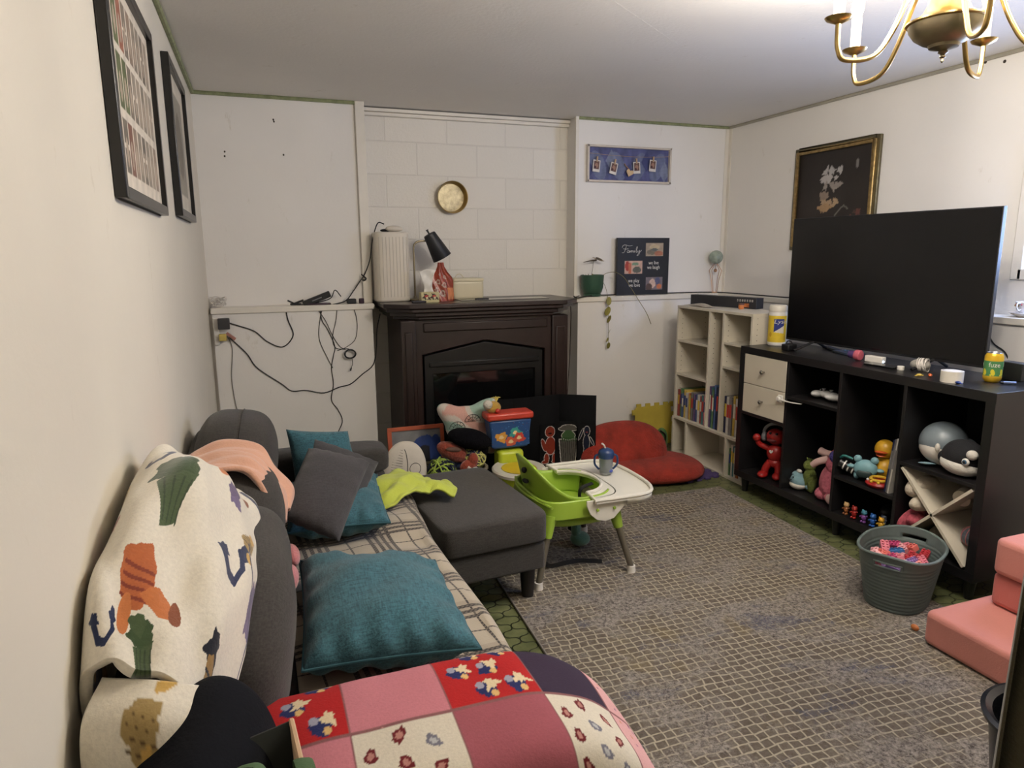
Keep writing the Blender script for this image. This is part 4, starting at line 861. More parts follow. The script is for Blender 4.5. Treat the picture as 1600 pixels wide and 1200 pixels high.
# ============================================================ plant on the back ledge
M_POT = mat('green_glazed_pot', (52, 84, 68), .35, var=.06); M_VINE = mat('dry_vine', (120, 108, 68), .7); M_LEAF = mat('yellow_green_leaf', (132, 124, 54), .55, var=.25, vs=30)
q = Y(925, 461, 4.33); px_ = q.x; t = thing('potted_plant', 'green ribbed pot with a trailing vine and a small insect ornament, on the back ledge', 'potted plant', (px_, 4.33, 1.09))
B().lathe([(.048, 0), (.06, .004), (.062, .02), (.058, .022), (.066, .03), (.076, .06), (.08, .13), (.082, .148), (.077, .15), (.073, .14), (.07, .128), (.001, .126)], n=32).build('pot', M_POT, t)
B().lathe([(.001, .127), (.05, .132), (.072, .129)], n=20).build('soil', mat('potting_soil', (52, 40, 30), .95, bump=.6, bs=80), t)
st = B().tube([(-.01, 0, .12), (.0, -.005, .2), (.01, 0, .25)], .0018, 6).build('stake', mat('grey_wire', (110, 104, 92), .5, .6), t)
B().tube([(-.07, 0, .236), (-.02, 0, .245), (.03, 0, .25)], [.002, .004, .007], 8).build('insect_body', mat('brown_enamel', (84, 72, 58), .4, .3), t)
for a in (1, -1): B().at((.02, 0, .252), (.5*a, -.1, .3*a)).ell((.03, .0, 0), (.045, .012, .002), (0, 0, -.9*a), 14, 6).build('wing', mat('pale_wing', (150, 136, 116), .3, .2), t)
B().tube([(.05, -.02, .13), (.09, -.04, .16), (.15, -.06, .165), (.21, -.07, .13), (.26, -.08, .06), (.32, -.09, -.03), (.38, -.10, -.12), (.42, -.10, -.20)], .0022, 6, smooth=50).build('vine', M_VINE, t)
vn = B().tube([(.05, -.03, .13), (.075, -.06, .06), (.085, -.075, -.02), (.088, -.08, -.12), (.092, -.08, -.22), (.095, -.08, -.35)], .0015, 6, smooth=40).build('hanging_vine', M_VINE, t)
for z_, s_, dx in ((-.03, 1.1, 0), (-.10, 1.2, -.008), (-.155, 1, .004), (-.245, .8, .008), (-.30, .7, -.006), (-.34, .9, .004)):
    B().at((.088+dx, -.085, z_), (1.2, .2, z_*9)).ell((0, 0, 0), (.017*s_, .028*s_, .0015), (0, 0, 0), 14, 6).build('leaf', M_LEAF, vn)
for k in range(5): B().at((.02*k-.05, .02*(k % 2)-.02, .135), (0, .3*(k-2), k)).ell((0, 0, .01), (.003, .003, .014), n=8, m=5).build('sprout', M_VINE, t)
# ============================================================ bulb-shaped wire ornament, box and small things in the corner
q = Y(1122, 445, 4.33); t = thing('wire_ornament', 'copper wire ornament topped with a green glass ball, on the corner ledge', 'ornament', (q.x-.03, 4.33, 1.09))
M_COP = mat('rose_gold_wire', (190, 150, 120), .3, .9)
cg = B()
for k in range(4):
    a = k*math.pi/2+.4; cg.tube([(.018*math.cos(a), .018*math.sin(a), 0), (.03*math.cos(a), .03*math.sin(a), .09), (.052*math.cos(a), .052*math.sin(a), .165), (.012*math.cos(a), .012*math.sin(a), .215)], .0022, 6)
cg.lathe([(.02, 0), (.021, .004), (.02, .008)], n=16).build('wire_cage', M_COP, t)
B().ell((0, 0, .165), .013, n=12, m=8).build('bead', M_COP, t); B().tube([(0, 0, .165), (0, 0, .2), (0, 0, .215)], .002, 6).build('stem', M_COP, t)
B().ell((0, 0, .262), .05, n=28, m=18).build('glass_ball', mat('frosted_green_glass', (150, 162, 148), .25, var=.15, vs=40, bump=.5, bs=70), t)
t = thing('black_box', 'long black cardboard box lying on top of the white bookshelf in the corner', 'box', (2.88, 4.12, QH))
ba, bb_ = Vector((2.665, 3.985, 0)), Vector((2.88, 3.42, 0)); 
A_, B_ = Z(1071, 468, 1.037), Z(1182, 468, 1.037)
A_ = Vector((2.78, 4.02, 1.037)); B_ = Vector((2.905, 3.50, 1.037))
dd = (B_-A_).normalized(); pp = Vector((-dd.y, dd.x, 0))*-1
pp = pp if pp.x > 0 else -pp
bx = B(); V = []
for z_ in (1.037, 1.105):
    for w_ in ((A_), (B_), (B_+pp*.07), (A_+pp*.07)): V.append((w_.x, w_.y, z_))
M_BOX = mat('black_carton', (40, 40, 44), .5)
bx.add(V, [(0, 3, 2, 1), (4, 5, 6, 7), (0, 1, 5, 4), (1, 2, 6, 5), (2, 3, 7, 6), (3, 0, 4, 7)]).build('carton', M_BOX, t, world=True, bevel=.002)
def bxp(s, h, o=.0012): w_ = A_+dd*s-pp*o; return (w_.x, w_.y, 1.037+h)
L_ = (B_-A_).length
mat('white_print', (200, 196, 188), .6)
c = Canvas(60, 14, (40, 40, 44)); [c.rect(.02+k*.14, .15, .10+k*.14, .85, (190, 186, 178)).rect(.045+k*.14, .3, .075+k*.14, .6, (60, 58, 58)) for k in range(7)]
_a, _b, _c = map(Vector, (bxp(L_*.72, .040), bxp(L_*.97, .040), bxp(L_*.72, .058))); B().grid(panel(c, _a, _b-_a, _c-_a)).build('printed_strip', PRT, t, world=True, col=c.flat(), smooth=False)
B().add([bxp(L_*.82, .008), bxp(L_*.9, .008), bxp(L_*.9, .032), bxp(L_*.82, .032)], [(0, 1, 2, 3)]).build('colour_print', mat('orange_print', (190, 110, 60), .5, var=.4, vs=60), t, world=True)
t = thing('paper_sheets', 'loose crumpled papers on top of the white bookshelf', 'paper', (2.75, 3.8, QH))
P = patch([[(2.68, 3.95, 1.040), (2.70, 3.85, 1.046), (2.69, 3.74, 1.040)], [(2.73, 3.93, 1.046), (2.74, 3.82, 1.058), (2.73, 3.70, 1.042)], [(2.755, 3.9, 1.04), (2.76, 3.8, 1.046), (2.75, 3.70, 1.04)]], 20, 20)
B().grid(P).build('sheet', mat('newsprint', (170, 160, 144), .8, var=.2, vs=60), t, world=True, solid=.0008)
def flat_toy(nm, lab, cat_, px, py, parts, z=QH+.001):
    q = Z(px, py, z); t = thing(nm, lab, cat_, (q.x, q.y, z)); return t
t = flat_toy('toy_scissors', 'red plastic toy lying on the white bookshelf top beside the papers', 'toy', 1140, 471, 0)
B().tube([(-.03, .04, .006), (0, 0, .008), (.02, -.045, .006)], .006, 8, smooth=12, flat=.6).tube([(-.02, -.02, .006), (.02, .03, .006)], .006, 8, flat=.6).build('body', mat('red_plastic', (176, 44, 36), .4), t)
t = flat_toy('toy_creature', 'lime green plastic toy creature lying on the white bookshelf top', 'toy', 1160, 473, 0)
B().ell((0, 0, .012), (.02, .045, .011)).tube([(.0, .02, .01), (-.03, .04, .005)], .005).tube([(.0, -.02, .01), (-.03, -.035, .005)], .005).tube([(.01, .03, .01), (.03, .05, .005)], .005).build('body', mat('lime_plastic', (120, 180, 50), .4), t)
t = flat_toy('toy_tub', 'small yellow and green lidded tub on the white bookshelf top', 'toy', 1187, 474, 0)
B().lathe([(.026, 0), (.028, .004), (.028, .014)], n=20).build('base', mat('lime_plastic'), t); B().lathe([(.028, .014), (.029, .018), (.027, .03), (.02, .034), (.001, .035)], n=20).build('lid', mat('yellow_plastic', (214, 180, 60), .4), t)
t = thing('small_jar', 'little orange jar with a dark lid on the white bookshelf top, against the black box', 'jar', (2.835, 3.555, QH+.001))
B().lathe([(.014, 0), (.017, .004), (.017, .026)], n=16).build('jar', mat('orange_plastic', (200, 120, 64), .4), t); B().lathe([(.018, .026), (.018, .036), (.001, .037)], n=16).build('lid', mat('brown_lid', (96, 60, 48), .5), t)
# ============================================================ on the mantel
M_WPL = mat('white_plastic'); MZ = FZ
t = thing('air_purifier', 'tall white ribbed round-cornered air purifier standing at the left end of the mantel', 'air purifier', (.785, 4.35, MZ))
M_PUR = mat('off_white_plastic', (216, 208, 194), .45, var=.03)
def rrect(hx, hy, r, n=8):
    return [(sx*(hx-r)+r*math.cos(a), sy*(hy-r)+r*math.sin(a)) for sx, sy, a0 in ((1, 1, 0), (-1, 1, math.pi/2), (-1, -1, math.pi), (1, -1, 1.5*math.pi)) for a in np.linspace(a0, a0+math.pi/2, n)]
B().prism(rrect(.105, .10, .045), 0, .425).build('body', M_PUR, t, bevel=.012, seg=3)
for k in range(9):
    xk = -.084+k*.021; yk = -.1005 if abs(xk) < .06 else -.1005+.045-math.sqrt(max(0, .045**2-(abs(xk)-.06)**2))
    B().tube([(xk, yk, .03), (xk, yk, .395)], .0016, 6).build('groove', mat('grooved_plastic', (190, 182, 168), .5), t)
t = thing('game_controller', 'white rounded gadget lying on top of the tall white air purifier', 'gadget', (.81, 4.33, MZ+.425))
B().ell((0, 0, .020), (.055, .035, .020), n=24, m=12).build('shell', M_PUR, t); B().ell((-.05, .01, .010), (.035, .02, .010), n=12, m=8).build('black_grip', M_PL, t)
t = thing('desk_lamp', 'desk lamp with a black cone shade on a thin brass arm, standing on the mantel', 'lamp', (.93, 4.33, MZ))
M_LB = mat('brushed_brass_rod', (150, 138, 112), .3, .9)
B().lathe([(.06, 0), (.062, .006), (.058, .014), (.012, .018), (.008, .03)], n=32).build('base', M_LB, t)
B().tube([(0, 0, .015), (0, 0, .25), (0, 0, .33), (.012, 0, .358), (.04, 0, .37), (.085, 0, .372)], .006, 10, smooth=50).build('arm', M_LB, t)
sh = B().at((.135, -.02, .345), (0, -.50, 0)); sh.lathe([(.062, -.09), (.063, -.088), (.039, .075), (.034, .079), (.0, .08), (.0, .076), (.033, .074), (.059, -.088)], n=36)
sd_ = sh.build('shade', mat('matt_black_shade', (26, 27, 31), .5), t); B().at((.135, -.02, .345), (0, -.50, 0)).lathe([(.006, .08), (.006, .1), (.009, .102), (.009, .108), (0, .109)], n=12).build('finial', M_BLK, sd_)
t = thing('tissue_box', 'small printed cube tissue box with a tissue pulled up, on the mantel', 'tissue box', (.975, 4.14, MZ))
c = Canvas(60, 40, (196, 186, 140)); 
for u in (.28, .72): c.ell(u, .55, .16, .30, (70, 52, 44), .3, .2, 1).ell(u, .62, .10, .12, (190, 70, 60)).ell(u+.03, .45, .07, .12, (220, 200, 160)).ell(u-.06, .35, .05, .08, (60, 80, 50))
B().box(-.055, .055, -.035, .035, 0, .062).build('box', mat('cream_card', (196, 184, 142), .6), t, bevel=.001)
B().grid(panel(c, (-.055, -.0358, .0), (.11, 0, 0), (0, 0, .062))).build('printed_front', PRT, t, col=c.flat(), smooth=False)
P = patch([[(-.03, -.004, .062), (0, .006, .062), (.03, -.002, .062)], [(-.028, .004, .10), (.004, -.012, .105), (.022, .004, .10)], [(-.045, 0, .15), (.0, .012, .155), (.03, -.008, .16)], [(-.055, .006, .185), (-.01, .0, .20), (.05, .004, .195)]], 24, 24)
B().grid(P).build('tissue', mat('white_tissue', (230, 226, 218), .9), t, solid=.001)
t = thing('snack_pouch', 'crumpled red and orange printed stand-up pouch on the mantel', 'pouch', (1.085, 4.22, MZ))
c = Canvas(70, 110, (150, 62, 42)); rr = random.Random(2)
for u, v, r in ((.3, .5, .09), (.55, .42, .1), (.2, .3, .08), (.62, .62, .07), (.45, .2, .12), (.75, .3, .06), (.35, .7, .05), (.18, .12, .08)): c.ell(u, v, r, r*.7, (190, 170, 156), 0, .15, 1); c.ell(u, v, r*.6, r*.42, (130, 70, 60))
c.rect(.68, .04, .98, .34, (206, 132, 88)); c.line([(.66, .0), (.66, .5), (.45, .95)], .01, (96, 30, 28)); c.noise(.15, 20, 1)
P = np.zeros((110, 70, 3))
prof = [(0, .068), (.15, .072), (.35, .07), (.52, .074), (.62, .066), (.75, .04), (.9, .022), (1, .018)]
for i in range(110):
    v = i/109; w_ = np.interp(v, [a for a, _ in prof], [b_ for _, b_ in prof])
    for j in range(70):
        u = j/69; P[i, j] = ((u-.5)*2*w_-.012*v, -.035*(1-v*.8)*math.sin(math.pi*u)**.6+.004*math.sin(u*14+v*9), v*.238)
b = B(); b.grid(P); bk = P.copy(); bk[..., 1] = -bk[..., 1]; b.grid(bk, True); b.build('pouch', painted('glossy_pouch', .35, .1, 40, 0, .5), t, col=np.concatenate([c.flat(), c.flat()]), angle=180)
t = thing('bread_box', 'cream enamel storage tin with rounded corners on the mantel', 'tin', (1.27, 4.36, MZ))
q = B(); q.ell((0, 0, .062), (.108, .08, .0625), (0, 0, 0), 48, 20, 0, 0, .25); q.build('body', mat('cream_enamel', (208, 198, 168), .35, var=.03), t); q = B(); q.ell((0, 0, .125), (.112, .084, .012), (0, 0, 0), 48, 10, 0, 0, .3); q.build('lid', mat('cream_enamel'), t)
B().tube([(-.07, 0, .135), (-.055, 0, .155), (-.03, 0, .16), (-.01, 0, .137)], .003, 8, smooth=20).build('handle', mat('cream_enamel'), t)
def remote(x, y, z, l, w_, rgb, nm, lab, rz=0, h=.012):
    t = thing(nm, lab, 'gadget', (x, y, z), rz); B().box(-l/2, l/2, -w_/2, w_/2, 0, h).build('body', mat('dark_case_%d' % rgb[0], rgb, .4), t, bevel=.003)
    B().box(-l*.35, l*.35, -w_*.3, w_*.3, h, h+.001).build('buttons', mat('grey_keys', (70, 70, 74), .5), t); return t
remote(.905, 4.11, MZ+.0005, .085, .03, (26, 20, 30), 'small_remote', 'small dark remote beside the tissue box on the mantel', .05)
remote(1.33, 4.19, MZ+.0005, .085, .035, (22, 20, 22), 'small_remote', 'small dark remote on the mantel in front of the cream tin')
t = thing('glass_tray', 'thin clear tray lying on the dark mantel top, towards the right', 'tray', (1.48, 4.22, MZ+.0005)); B().box(-.3, .3, -.07, .07, 0, .004).build('sheet', mat('grey_glass_sheet', (120, 118, 110), .08, spec=.8), t, bevel=.001)
t = thing('cable', 'thin brown cable running along the mantel end and down to the floor at right', 'cable', (1.95, 4.3, 1.09))
B().tube([Y(905, 462, 4.30), Y(893, 470, 4.2), Y(892, 500, 4.23), Y(890, 560, 4.25), Y(886, 620, 4.25)], .003, 6, smooth=30).build('cord', mat('dark_brown_cord', (44, 26, 20), .5), t, world=True)
# ============================================================ toddler chair with tray
M_LG = mat('lime_green_chair_plastic', (146, 176, 60), .35, var=.03); M_LEGG = mat('grey_brown_tube', (98, 92, 80), .4, .2); M_TRAY = mat('white_tray_plastic', (218, 214, 200), .32, var=.02)
M_STRAP = mat('black_webbing', (20, 20, 22), .85, bump=.3, bs=300)
HX = .012
hc = thing('toddler_chair', 'lime green toddler feeding chair with grey legs and a white tray, standing on the rug', 'high chair', (1.22, 2.68, RZ))
# bucket seat: continuous wall, high at the back (low x), open at the front
n = 72; ths = np.linspace(math.radians(38), math.radians(322), n)    # angle 0 = +x (front)
def shell(off):
    rows = []
    for k in range(9):
        f = k/8; r = []
        for th in ths:
            back = max(0, -math.cos(th)); top = .365+.15*back**1.6
            z = .262+(top-.262)*f; fl = 1+.10*f*f
            rx, ry = .165*fl+off, .185*fl+off
            ct, st = math.cos(th), math.sin(th); p_ = .75
            x = 1.225+rx*math.copysign(abs(ct)**p_, ct)-.03*back*f; y = 2.70+ry*math.copysign(abs(st)**p_, st); r.append((x, y, z))
        rows.append(r)
    return np.array(rows)
b = B(); S = shell(0)
b.grid(S); b.build('seat_shell', M_LG, hc, world=True, solid=.009, off=-1, angle=180)
B().prism([(1.225+.17*c_*1.0, 2.70+.19*s_) for c_, s_ in [(math.copysign(abs(math.cos(a))**.6, math.cos(a)), math.copysign(abs(math.sin(a))**.6, math.sin(a))) for a in np.linspace(0, 2*math.pi, 40, endpoint=False)]], .235, .264).build('seat', M_LG, hc, world=True, bevel=.012)
B().tube([(1.07+.0, 2.70-.22, .345), (1.03, 2.60, .352), (1.02, 2.70, .352), (1.03, 2.80, .352), (1.07, 2.92, .345)], .006, 8, smooth=30).build('rim_bead', M_LG, hc, world=True)
ap_ = B()
rim = [(1.225+.20*math.copysign(abs(math.cos(a))**.45, math.cos(a)), 2.70+.225*math.copysign(abs(math.sin(a))**.45, math.sin(a))) for a in np.linspace(0, 2*math.pi, 56, endpoint=False)]
inn = [(1.225+.18*math.copysign(abs(math.cos(a))**.45, math.cos(a)), 2.70+.205*math.copysign(abs(math.sin(a))**.45, math.sin(a))) for a in np.linspace(0, 2*math.pi, 56, endpoint=False)]
N_ = 56; V = [(*p, .285) for p in rim]+[(*p, .362) for p in [((q[0]-1.225)*.96+1.225, (q[1]-2.7)*.96+2.7) for q in rim]]+[(*p, .362) for p in inn]+[(*p, .285) for p in inn]
Fs = []
for k in range(4):
    for i in range(N_): j = (i+1) % N_; Fs.append((k*N_+i, k*N_+j, ((k+1) % 4)*N_+j, ((k+1) % 4)*N_+i))
ap_.add(V, Fs).build('apron', M_LG, hc, world=True, bevel=.004)
for (fx, fy, tx, ty) in ((.998, 2.455, 1.075, 2.515), (1.441, 2.46, 1.375, 2.515), (1.0, 2.93, 1.075, 2.885), (1.44, 2.93, 1.375, 2.885)):
    lg_ = B().tube([(fx, fy, RZ+.018), (tx, ty, .285)], [.0135, .0165], 14).build('leg', M_LEGG, hc, world=True)
    B().tube([((fx*.28+tx*.72), (fy*.28+ty*.72), .21), (tx, ty, .30)], [.0205, .03], 14).build('leg_socket', M_LG, lg_, world=True)
    B().tube([(fx, fy, RZ), (fx, fy, RZ+.03)], [.019, .017], 14).build('foot_cap', mat('white_plastic'), lg_, world=True)
for y_, z_, w_ in ((2.66, .465, .012), (2.66, .415, .028)):
    q_ = 1.225-.165*1.10-.034+(.006 if z_ > .44 else .012)
    B().at((q_-.002, y_, z_), (0, -.25, 0)).ell((0, 0, 0), (.012, w_, .008 if w_ > .02 else .014), n=14, m=8).build('slot', M_STRAP, hc, world=True)
def trayout(k):   # rounded D outline, half cut for the child on the low-x side
    pts = []
    for a in np.linspace(-math.pi*.5, math.pi*.5, 30): pts.append((1.40+.185*k*math.copysign(abs(math.cos(a))**.5, math.cos(a)), 2.70+.265*k*math.copysign(abs(math.sin(a))**.75, math.sin(a))))
    pts.append((1.25+.01*(1-k), 2.70+.265*k)); 
    for a in np.linspace(math.pi*.5, -math.pi*.5, 20): pts.append((1.262+(.125+.02*(1-k))*math.cos(a), 2.70+(.155+.01*(1-k))*math.sin(a)))
    pts.append((1.25+.01*(1-k), 2.70-.265*k)); return pts
tr = B(); tr.prism(trayout(1.0), .350, .362); tray = tr.build('tray', M_TRAY, hc, world=True, bevel=.004)
edge = [(x, y, .368) for x, y in trayout(.985)]
B().tube(edge, .0085, 8, closed=True).build('tray_rim', M_TRAY, tray, world=True)
edge2 = [(x, y, .345) for x, y in trayout(.99)[:31]]
sk = B(); e = np.array(trayout(.995)[:30]); rows = [np.concatenate([e, np.full((30, 1), .366)], 1), np.concatenate([(e-[1.4, 2.7])*[1.0, .99]+[1.4, 2.7], np.full((30, 1), .335)], 1)]
sk.grid(np.array(rows)).build('skirt', M_TRAY, tray, world=True, solid=.004)
for sy in (-1, 1):
    yy = 2.70+sy*.245; pts = [(1.215, .366), (1.215, .345), (1.232, .305), (1.265, .276), (1.305, .266), (1.345, .275), (1.378, .308), (1.41, .342), (1.47, .350), (1.47, .366)]
    lb = B().prism(pts, yy-.004, yy+.004, 'xz').build('side_latch', M_TRAY, tray, world=True, bevel=.002)
    for x_ in (1.265, 1.345): B().lathe([(.001, -.006), (.006, -.006), (.007, -.003), (.007, 0)], (x_, yy-.004*1, .322), 14, axis='y').build('screw_hole', M_LG, lb, world=True)
for pts in ([(1.10, 2.68, .24), (1.10, 2.66, .12), (1.095, 2.64, .05), (1.12, 2.62, .018), (1.20, 2.62, .02), (1.27, 2.62, .018), (1.36, 2.58, .016)], [(1.26, 2.76, .24), (1.28, 2.77, .16), (1.29, 2.78, .10)]):
    B().tube(pts, .010, 8, smooth=36, flat=.18).build('harness_strap', M_STRAP, hc, world=True)
B().tube([(1.30, 2.69, .25), (1.30, 2.69, .33), (1.36, 2.69, .352)], .014, 10, smooth=10, flat=.35).build('crotch_post', M_STRAP, hc, world=True)
hc.location.x += HX
# sippy cup on the tray
q = Z(948, 741, .366); cup = thing('sippy_cup', 'clear toddler cup with a navy lid, handle and straw on the white tray', 'cup', (q.x, q.y+.01, .366))
B().lathe([(.001, 0), (.026, 0), (.03, .006), (.031, .04), (.034, .085), (.033, .085), (.0295, .04), (.0285, .008), (.001, .004)], n=28).build('clear_body', mat('clear_cup_plastic', (190, 196, 200), .12, trans=.75, var=0), cup)
B().lathe([(.001, .005), (.028, .006), (.0285, .012), (.001, .013)], n=24).build('milk', mat('pale_milk', (214, 214, 210), .4), cup)
M_NB = mat('navy_blue_plastic', (30, 54, 96), .35); B().lathe([(.036, .080), (.037, .084), (.037, .104), (.033, .114), (.02, .122), (.012, .125), (.001, .126)], n=28).build('lid', M_NB, cup)
for s_ in (-1, 1): B().tube([(s_*.034, -.012*s_, .095), (s_*.048, -.018*s_, .085), (s_*.05, -.018*s_, .05), (s_*.036, -.012*s_, .028), (s_*.03, -.01*s_, .024)], .005, 8, smooth=24).build('handle', M_NB, cup)
B().tube([(-.004, 0, .122), (-.012, 0, .14), (-.024, 0, .15)], .004, 8, smooth=8).build('straw', mat('translucent_straw', (206, 200, 196), .4), cup)
B().ell((.012, -.029, .02), (.01, .003, .008), n=10, m=6).build('printed_dot', mat('royal_blue_print', (56, 72, 150), .5), cup)
t = thing('plush_toy', 'small sea-green soft toy lying on the rug beneath the toddler chair', 'plush toy', (1.36, 2.79, RZ))
B().ell((0, 0, .035), (.05, .045, .035), n=20, m=12, noise=.08).ell((-.02, .0, .085), (.025, .025, .04), n=16, m=10).build('body', mat('sea_green_plush', (84, 122, 104), .95, sheen=.4, bump=.4, bs=150), t)
# ============================================================ red plush floor chair and foam mats
M_RED = mat('red_shaggy_plush', (142, 42, 28), .95, sheen=.05, bump=.8, bs=110, var=.35, vs=9)
rc = thing('floor_chair', 'low red shaggy plush floor seat in the far corner by the white bookshelf', 'floor seat', (2.15, 3.6, 0))
b = B(); b.ell((2.20, 3.60, .062), (.36, .25, .07), (0, 0, -.25), 48, 24, .05, 3, .8).build('seat', M_RED, rc, world=True, angle=180)
b = B(); b.ell((2.10, 3.70, .150), (.29, .10, .20), (-.62, 0, -.14), 48, 24, .05, 5, .85).build('backrest', M_RED, rc, world=True, angle=180)
def puzzle(nm, lab, pts, z0, z1, m, M_):
    t = thing(nm, lab, 'foam mat', tuple(M_.translation)); b = B(); b.M = M_; b.prism(pts, z0, z1).build('foam', m, t, world=True, bevel=.002); return t
def teeth(w_, h_, n_=4, d=.022):
    pts = []; st = w_/n_
    for sx, sy, dx, dy in ((0, 0, 1, 0), (w_, 0, 0, 1), (w_, h_, -1, 0), (0, h_, 0, -1)):
        for k in range(n_):
            f0, f1, f2 = k*st+st*.25, k*st+st*.5, k*st+st*.8
            for f, o in ((f0, 0), (f0, 1), (f1+.02, 1), (f1+.02, 0)): pts.append((sx+dx*f+(dy*o*d), sy+dy*f-(dx*o*d)))
    return pts
M_FY, M_FP = mat('yellow_foam', (178, 158, 58), .85, bump=.2, bs=200), mat('purple_foam', (74, 58, 104), .85, bump=.2, bs=200)
puzzle('foam_play_mat', 'yellow foam puzzle mat propped upright in the corner behind the red seat', teeth(.30, .26), 0, .012, M_FY, Matrix.Translation((2.48, 4.18, .035)) @ Euler((math.radians(80), 0, 0)).to_matrix().to_4x4())
puzzle('foam_play_mat', 'purple foam puzzle mat lying flat on the floor beside the white bookshelf', teeth(.28, .28), 0, .012, M_FP, Matrix.Translation((2.36, 3.40, .001)) @ Euler((0, 0, .12)).to_matrix().to_4x4())
t = thing('small_toy', 'small green and black toy tucked between the red seat and the white bookshelf', 'toy', (2.56, 3.98, .013))
B().ell((0, 0, .09), (.05, .03, .09), n=18, m=10).build('body', mat('leaf_green_plastic', (78, 110, 58), .5), t); B().tube([(-.03, -.03, .17), (.01, -.035, .13), (.0, -.03, .04)], .006, smooth=14).build('cord', M_BLK, t)
# ============================================================ laundry basket full of blocks
M_BSK = mat('blue_grey_basket_plastic', (92, 104, 102), .5, var=.04)
bk = thing('laundry_basket', 'blue-grey oval plastic laundry basket full of pink blocks, on the rug', 'basket', (2.335, 1.87, RZ), .45)
def bring(f, z, dr=0):
    N = 96; A = np.linspace(0, 2*math.pi, N, endpoint=False); rx, ry = .145+.042*f+dr, .108+.036*f+dr
    out = []
    for a in A:
        c_, s_ = math.cos(a), math.sin(a); x = rx*math.copysign(abs(c_)**.82, c_); y = ry*math.copysign(abs(s_)**.82, s_)
        out.append((x, y, z+(.014*abs(math.cos(a))**6 if f > .98 else 0)))
    return out
BH = .228; R = []
zs = list(np.linspace(0, 1, 61))
for i, f in enumerate(zs): R.append(bring(f, f*BH, .0022*abs(math.sin(i*math.pi/4)) if f < .86 else .001))
R = np.array(R); b = B(); N = 96; V = R.reshape(-1, 3); Fs = []
for i in range(len(zs)-1):
    f = zs[i]
    for k in range(N):
        a = 2*math.pi*(k+.5)/N
        if .845 < f < .93 and (abs(math.sin(a)) < .24): continue      # hand holes at both ends
        j = (k+1) % N; Fs.append((i*N+k, i*N+j, (i+1)*N+j, (i+1)*N+k))
Fs.append(tuple(reversed(range(N)))); b.add([tuple(v) for v in V], Fs); b.build('body', M_BSK, bk, solid=.004, off=-1, angle=60)
rimp = bring(1, BH, .002); B().tube(rimp, .0062, 8, closed=True).build('rim', M_BSK, bk)
for s_ in (-1, 1):
    lp = []
    for a, f in [(x_, .845) for x_ in np.linspace(-.26, .26, 8)]+[(x_, .935) for x_ in np.linspace(.26, -.26, 8)]:
        aa = a if s_ > 0 else math.pi-a; i_f = min(range(61), key=lambda i: abs(zs[i]-f)); k_ = int(round((aa % (2*math.pi))/(2*math.pi)*96)) % 96; lp.append(tuple(R[i_f][k_]*np.array([1.01, 1.01, 1])))
    B().tube(lp, .004, 8, closed=True).build('handle_edge', M_BSK, bk)
rr = random.Random(8); BC = {'pink': (206, 120, 134), 'pale pink': (220, 160, 164), 'red': (176, 50, 60), 'magenta': (178, 66, 110), 'lilac': (136, 108, 164), 'blue': (50, 104, 158), 'white': (216, 206, 204), 'coral': (214, 112, 104)}
seq = ['pale pink', 'pink', 'red', 'blue', 'pink', 'red', 'coral', 'lilac', 'pale pink', 'magenta', 'red', 'pink', 'white', 'coral', 'pale pink', 'pink', 'magenta', 'lilac', 'red', 'pale pink', 'coral', 'pink']
ctr = lmat(bk)
for i, nm in enumerate(seq):
    a = i*2.4; r_ = .033*math.sqrt(i)*.80; p_ = ctr @ Vector((r_*math.cos(a)*1.05, r_*math.sin(a)*.8, .172+.018*rr.random()))
    L_ = rr.choice([.062, .062, .032]); lab = f'{nm} building block'
    t = thing('building_block', f'{nm} plastic building block lying in the blue-grey laundry basket', 'toy block', p_, group=f'{nm} building blocks in the laundry basket', rot=(rr.uniform(-.6, .6), rr.uniform(-.6, .6), rr.uniform(0, 6)))
    b = B(); b.box(-L_/2, L_/2, -.016, .016, -.012, .012).build('brick', mat('block_'+nm.replace(' ', '_'), BC[nm], .35, var=.02), t, bevel=.002)
    for k in range(2 if L_ > .05 else 1):
        for s_ in (-1, 1):
            for e in ((-1, 1) if 1 else ()): B().lathe([(.0048, .012), (.0048, .017), (0, .0172)], ((k-.5 if L_ > .05 else 0)*.031+e*.0078, s_*.0078, 0), 10).build('stud', mat('block_'+nm.replace(' ', '_')), t)
pl = thing('block_pile', 'rest of the mixed pink blocks filling the laundry basket below the top layer', 'toy blocks', bk.location+Vector((0, 0, .004))); tag(pl, kind='stuff')
b = B()
for i in range(70):
    a, r_ = rr.uniform(0, 6.28), math.sqrt(rr.random()); b.at((.112*r_*math.cos(a), .085*r_*math.sin(a), rr.uniform(.02, .155)), (rr.uniform(-1, 1), rr.uniform(-1, 1), rr.uniform(0, 6))).box(-.03, .03, -.016, .016, -.012, .012)
COL.objects.unlink(pl); bpy.data.objects.remove(pl)
pl = b.build('block_pile', mat('block_pink'), None); pl.location = bk.location; pl.rotation_euler = bk.rotation_euler; tag(pl, 'rest of the pink blocks filling the laundry basket below the top layer', 'toy blocks', None, 'stuff')
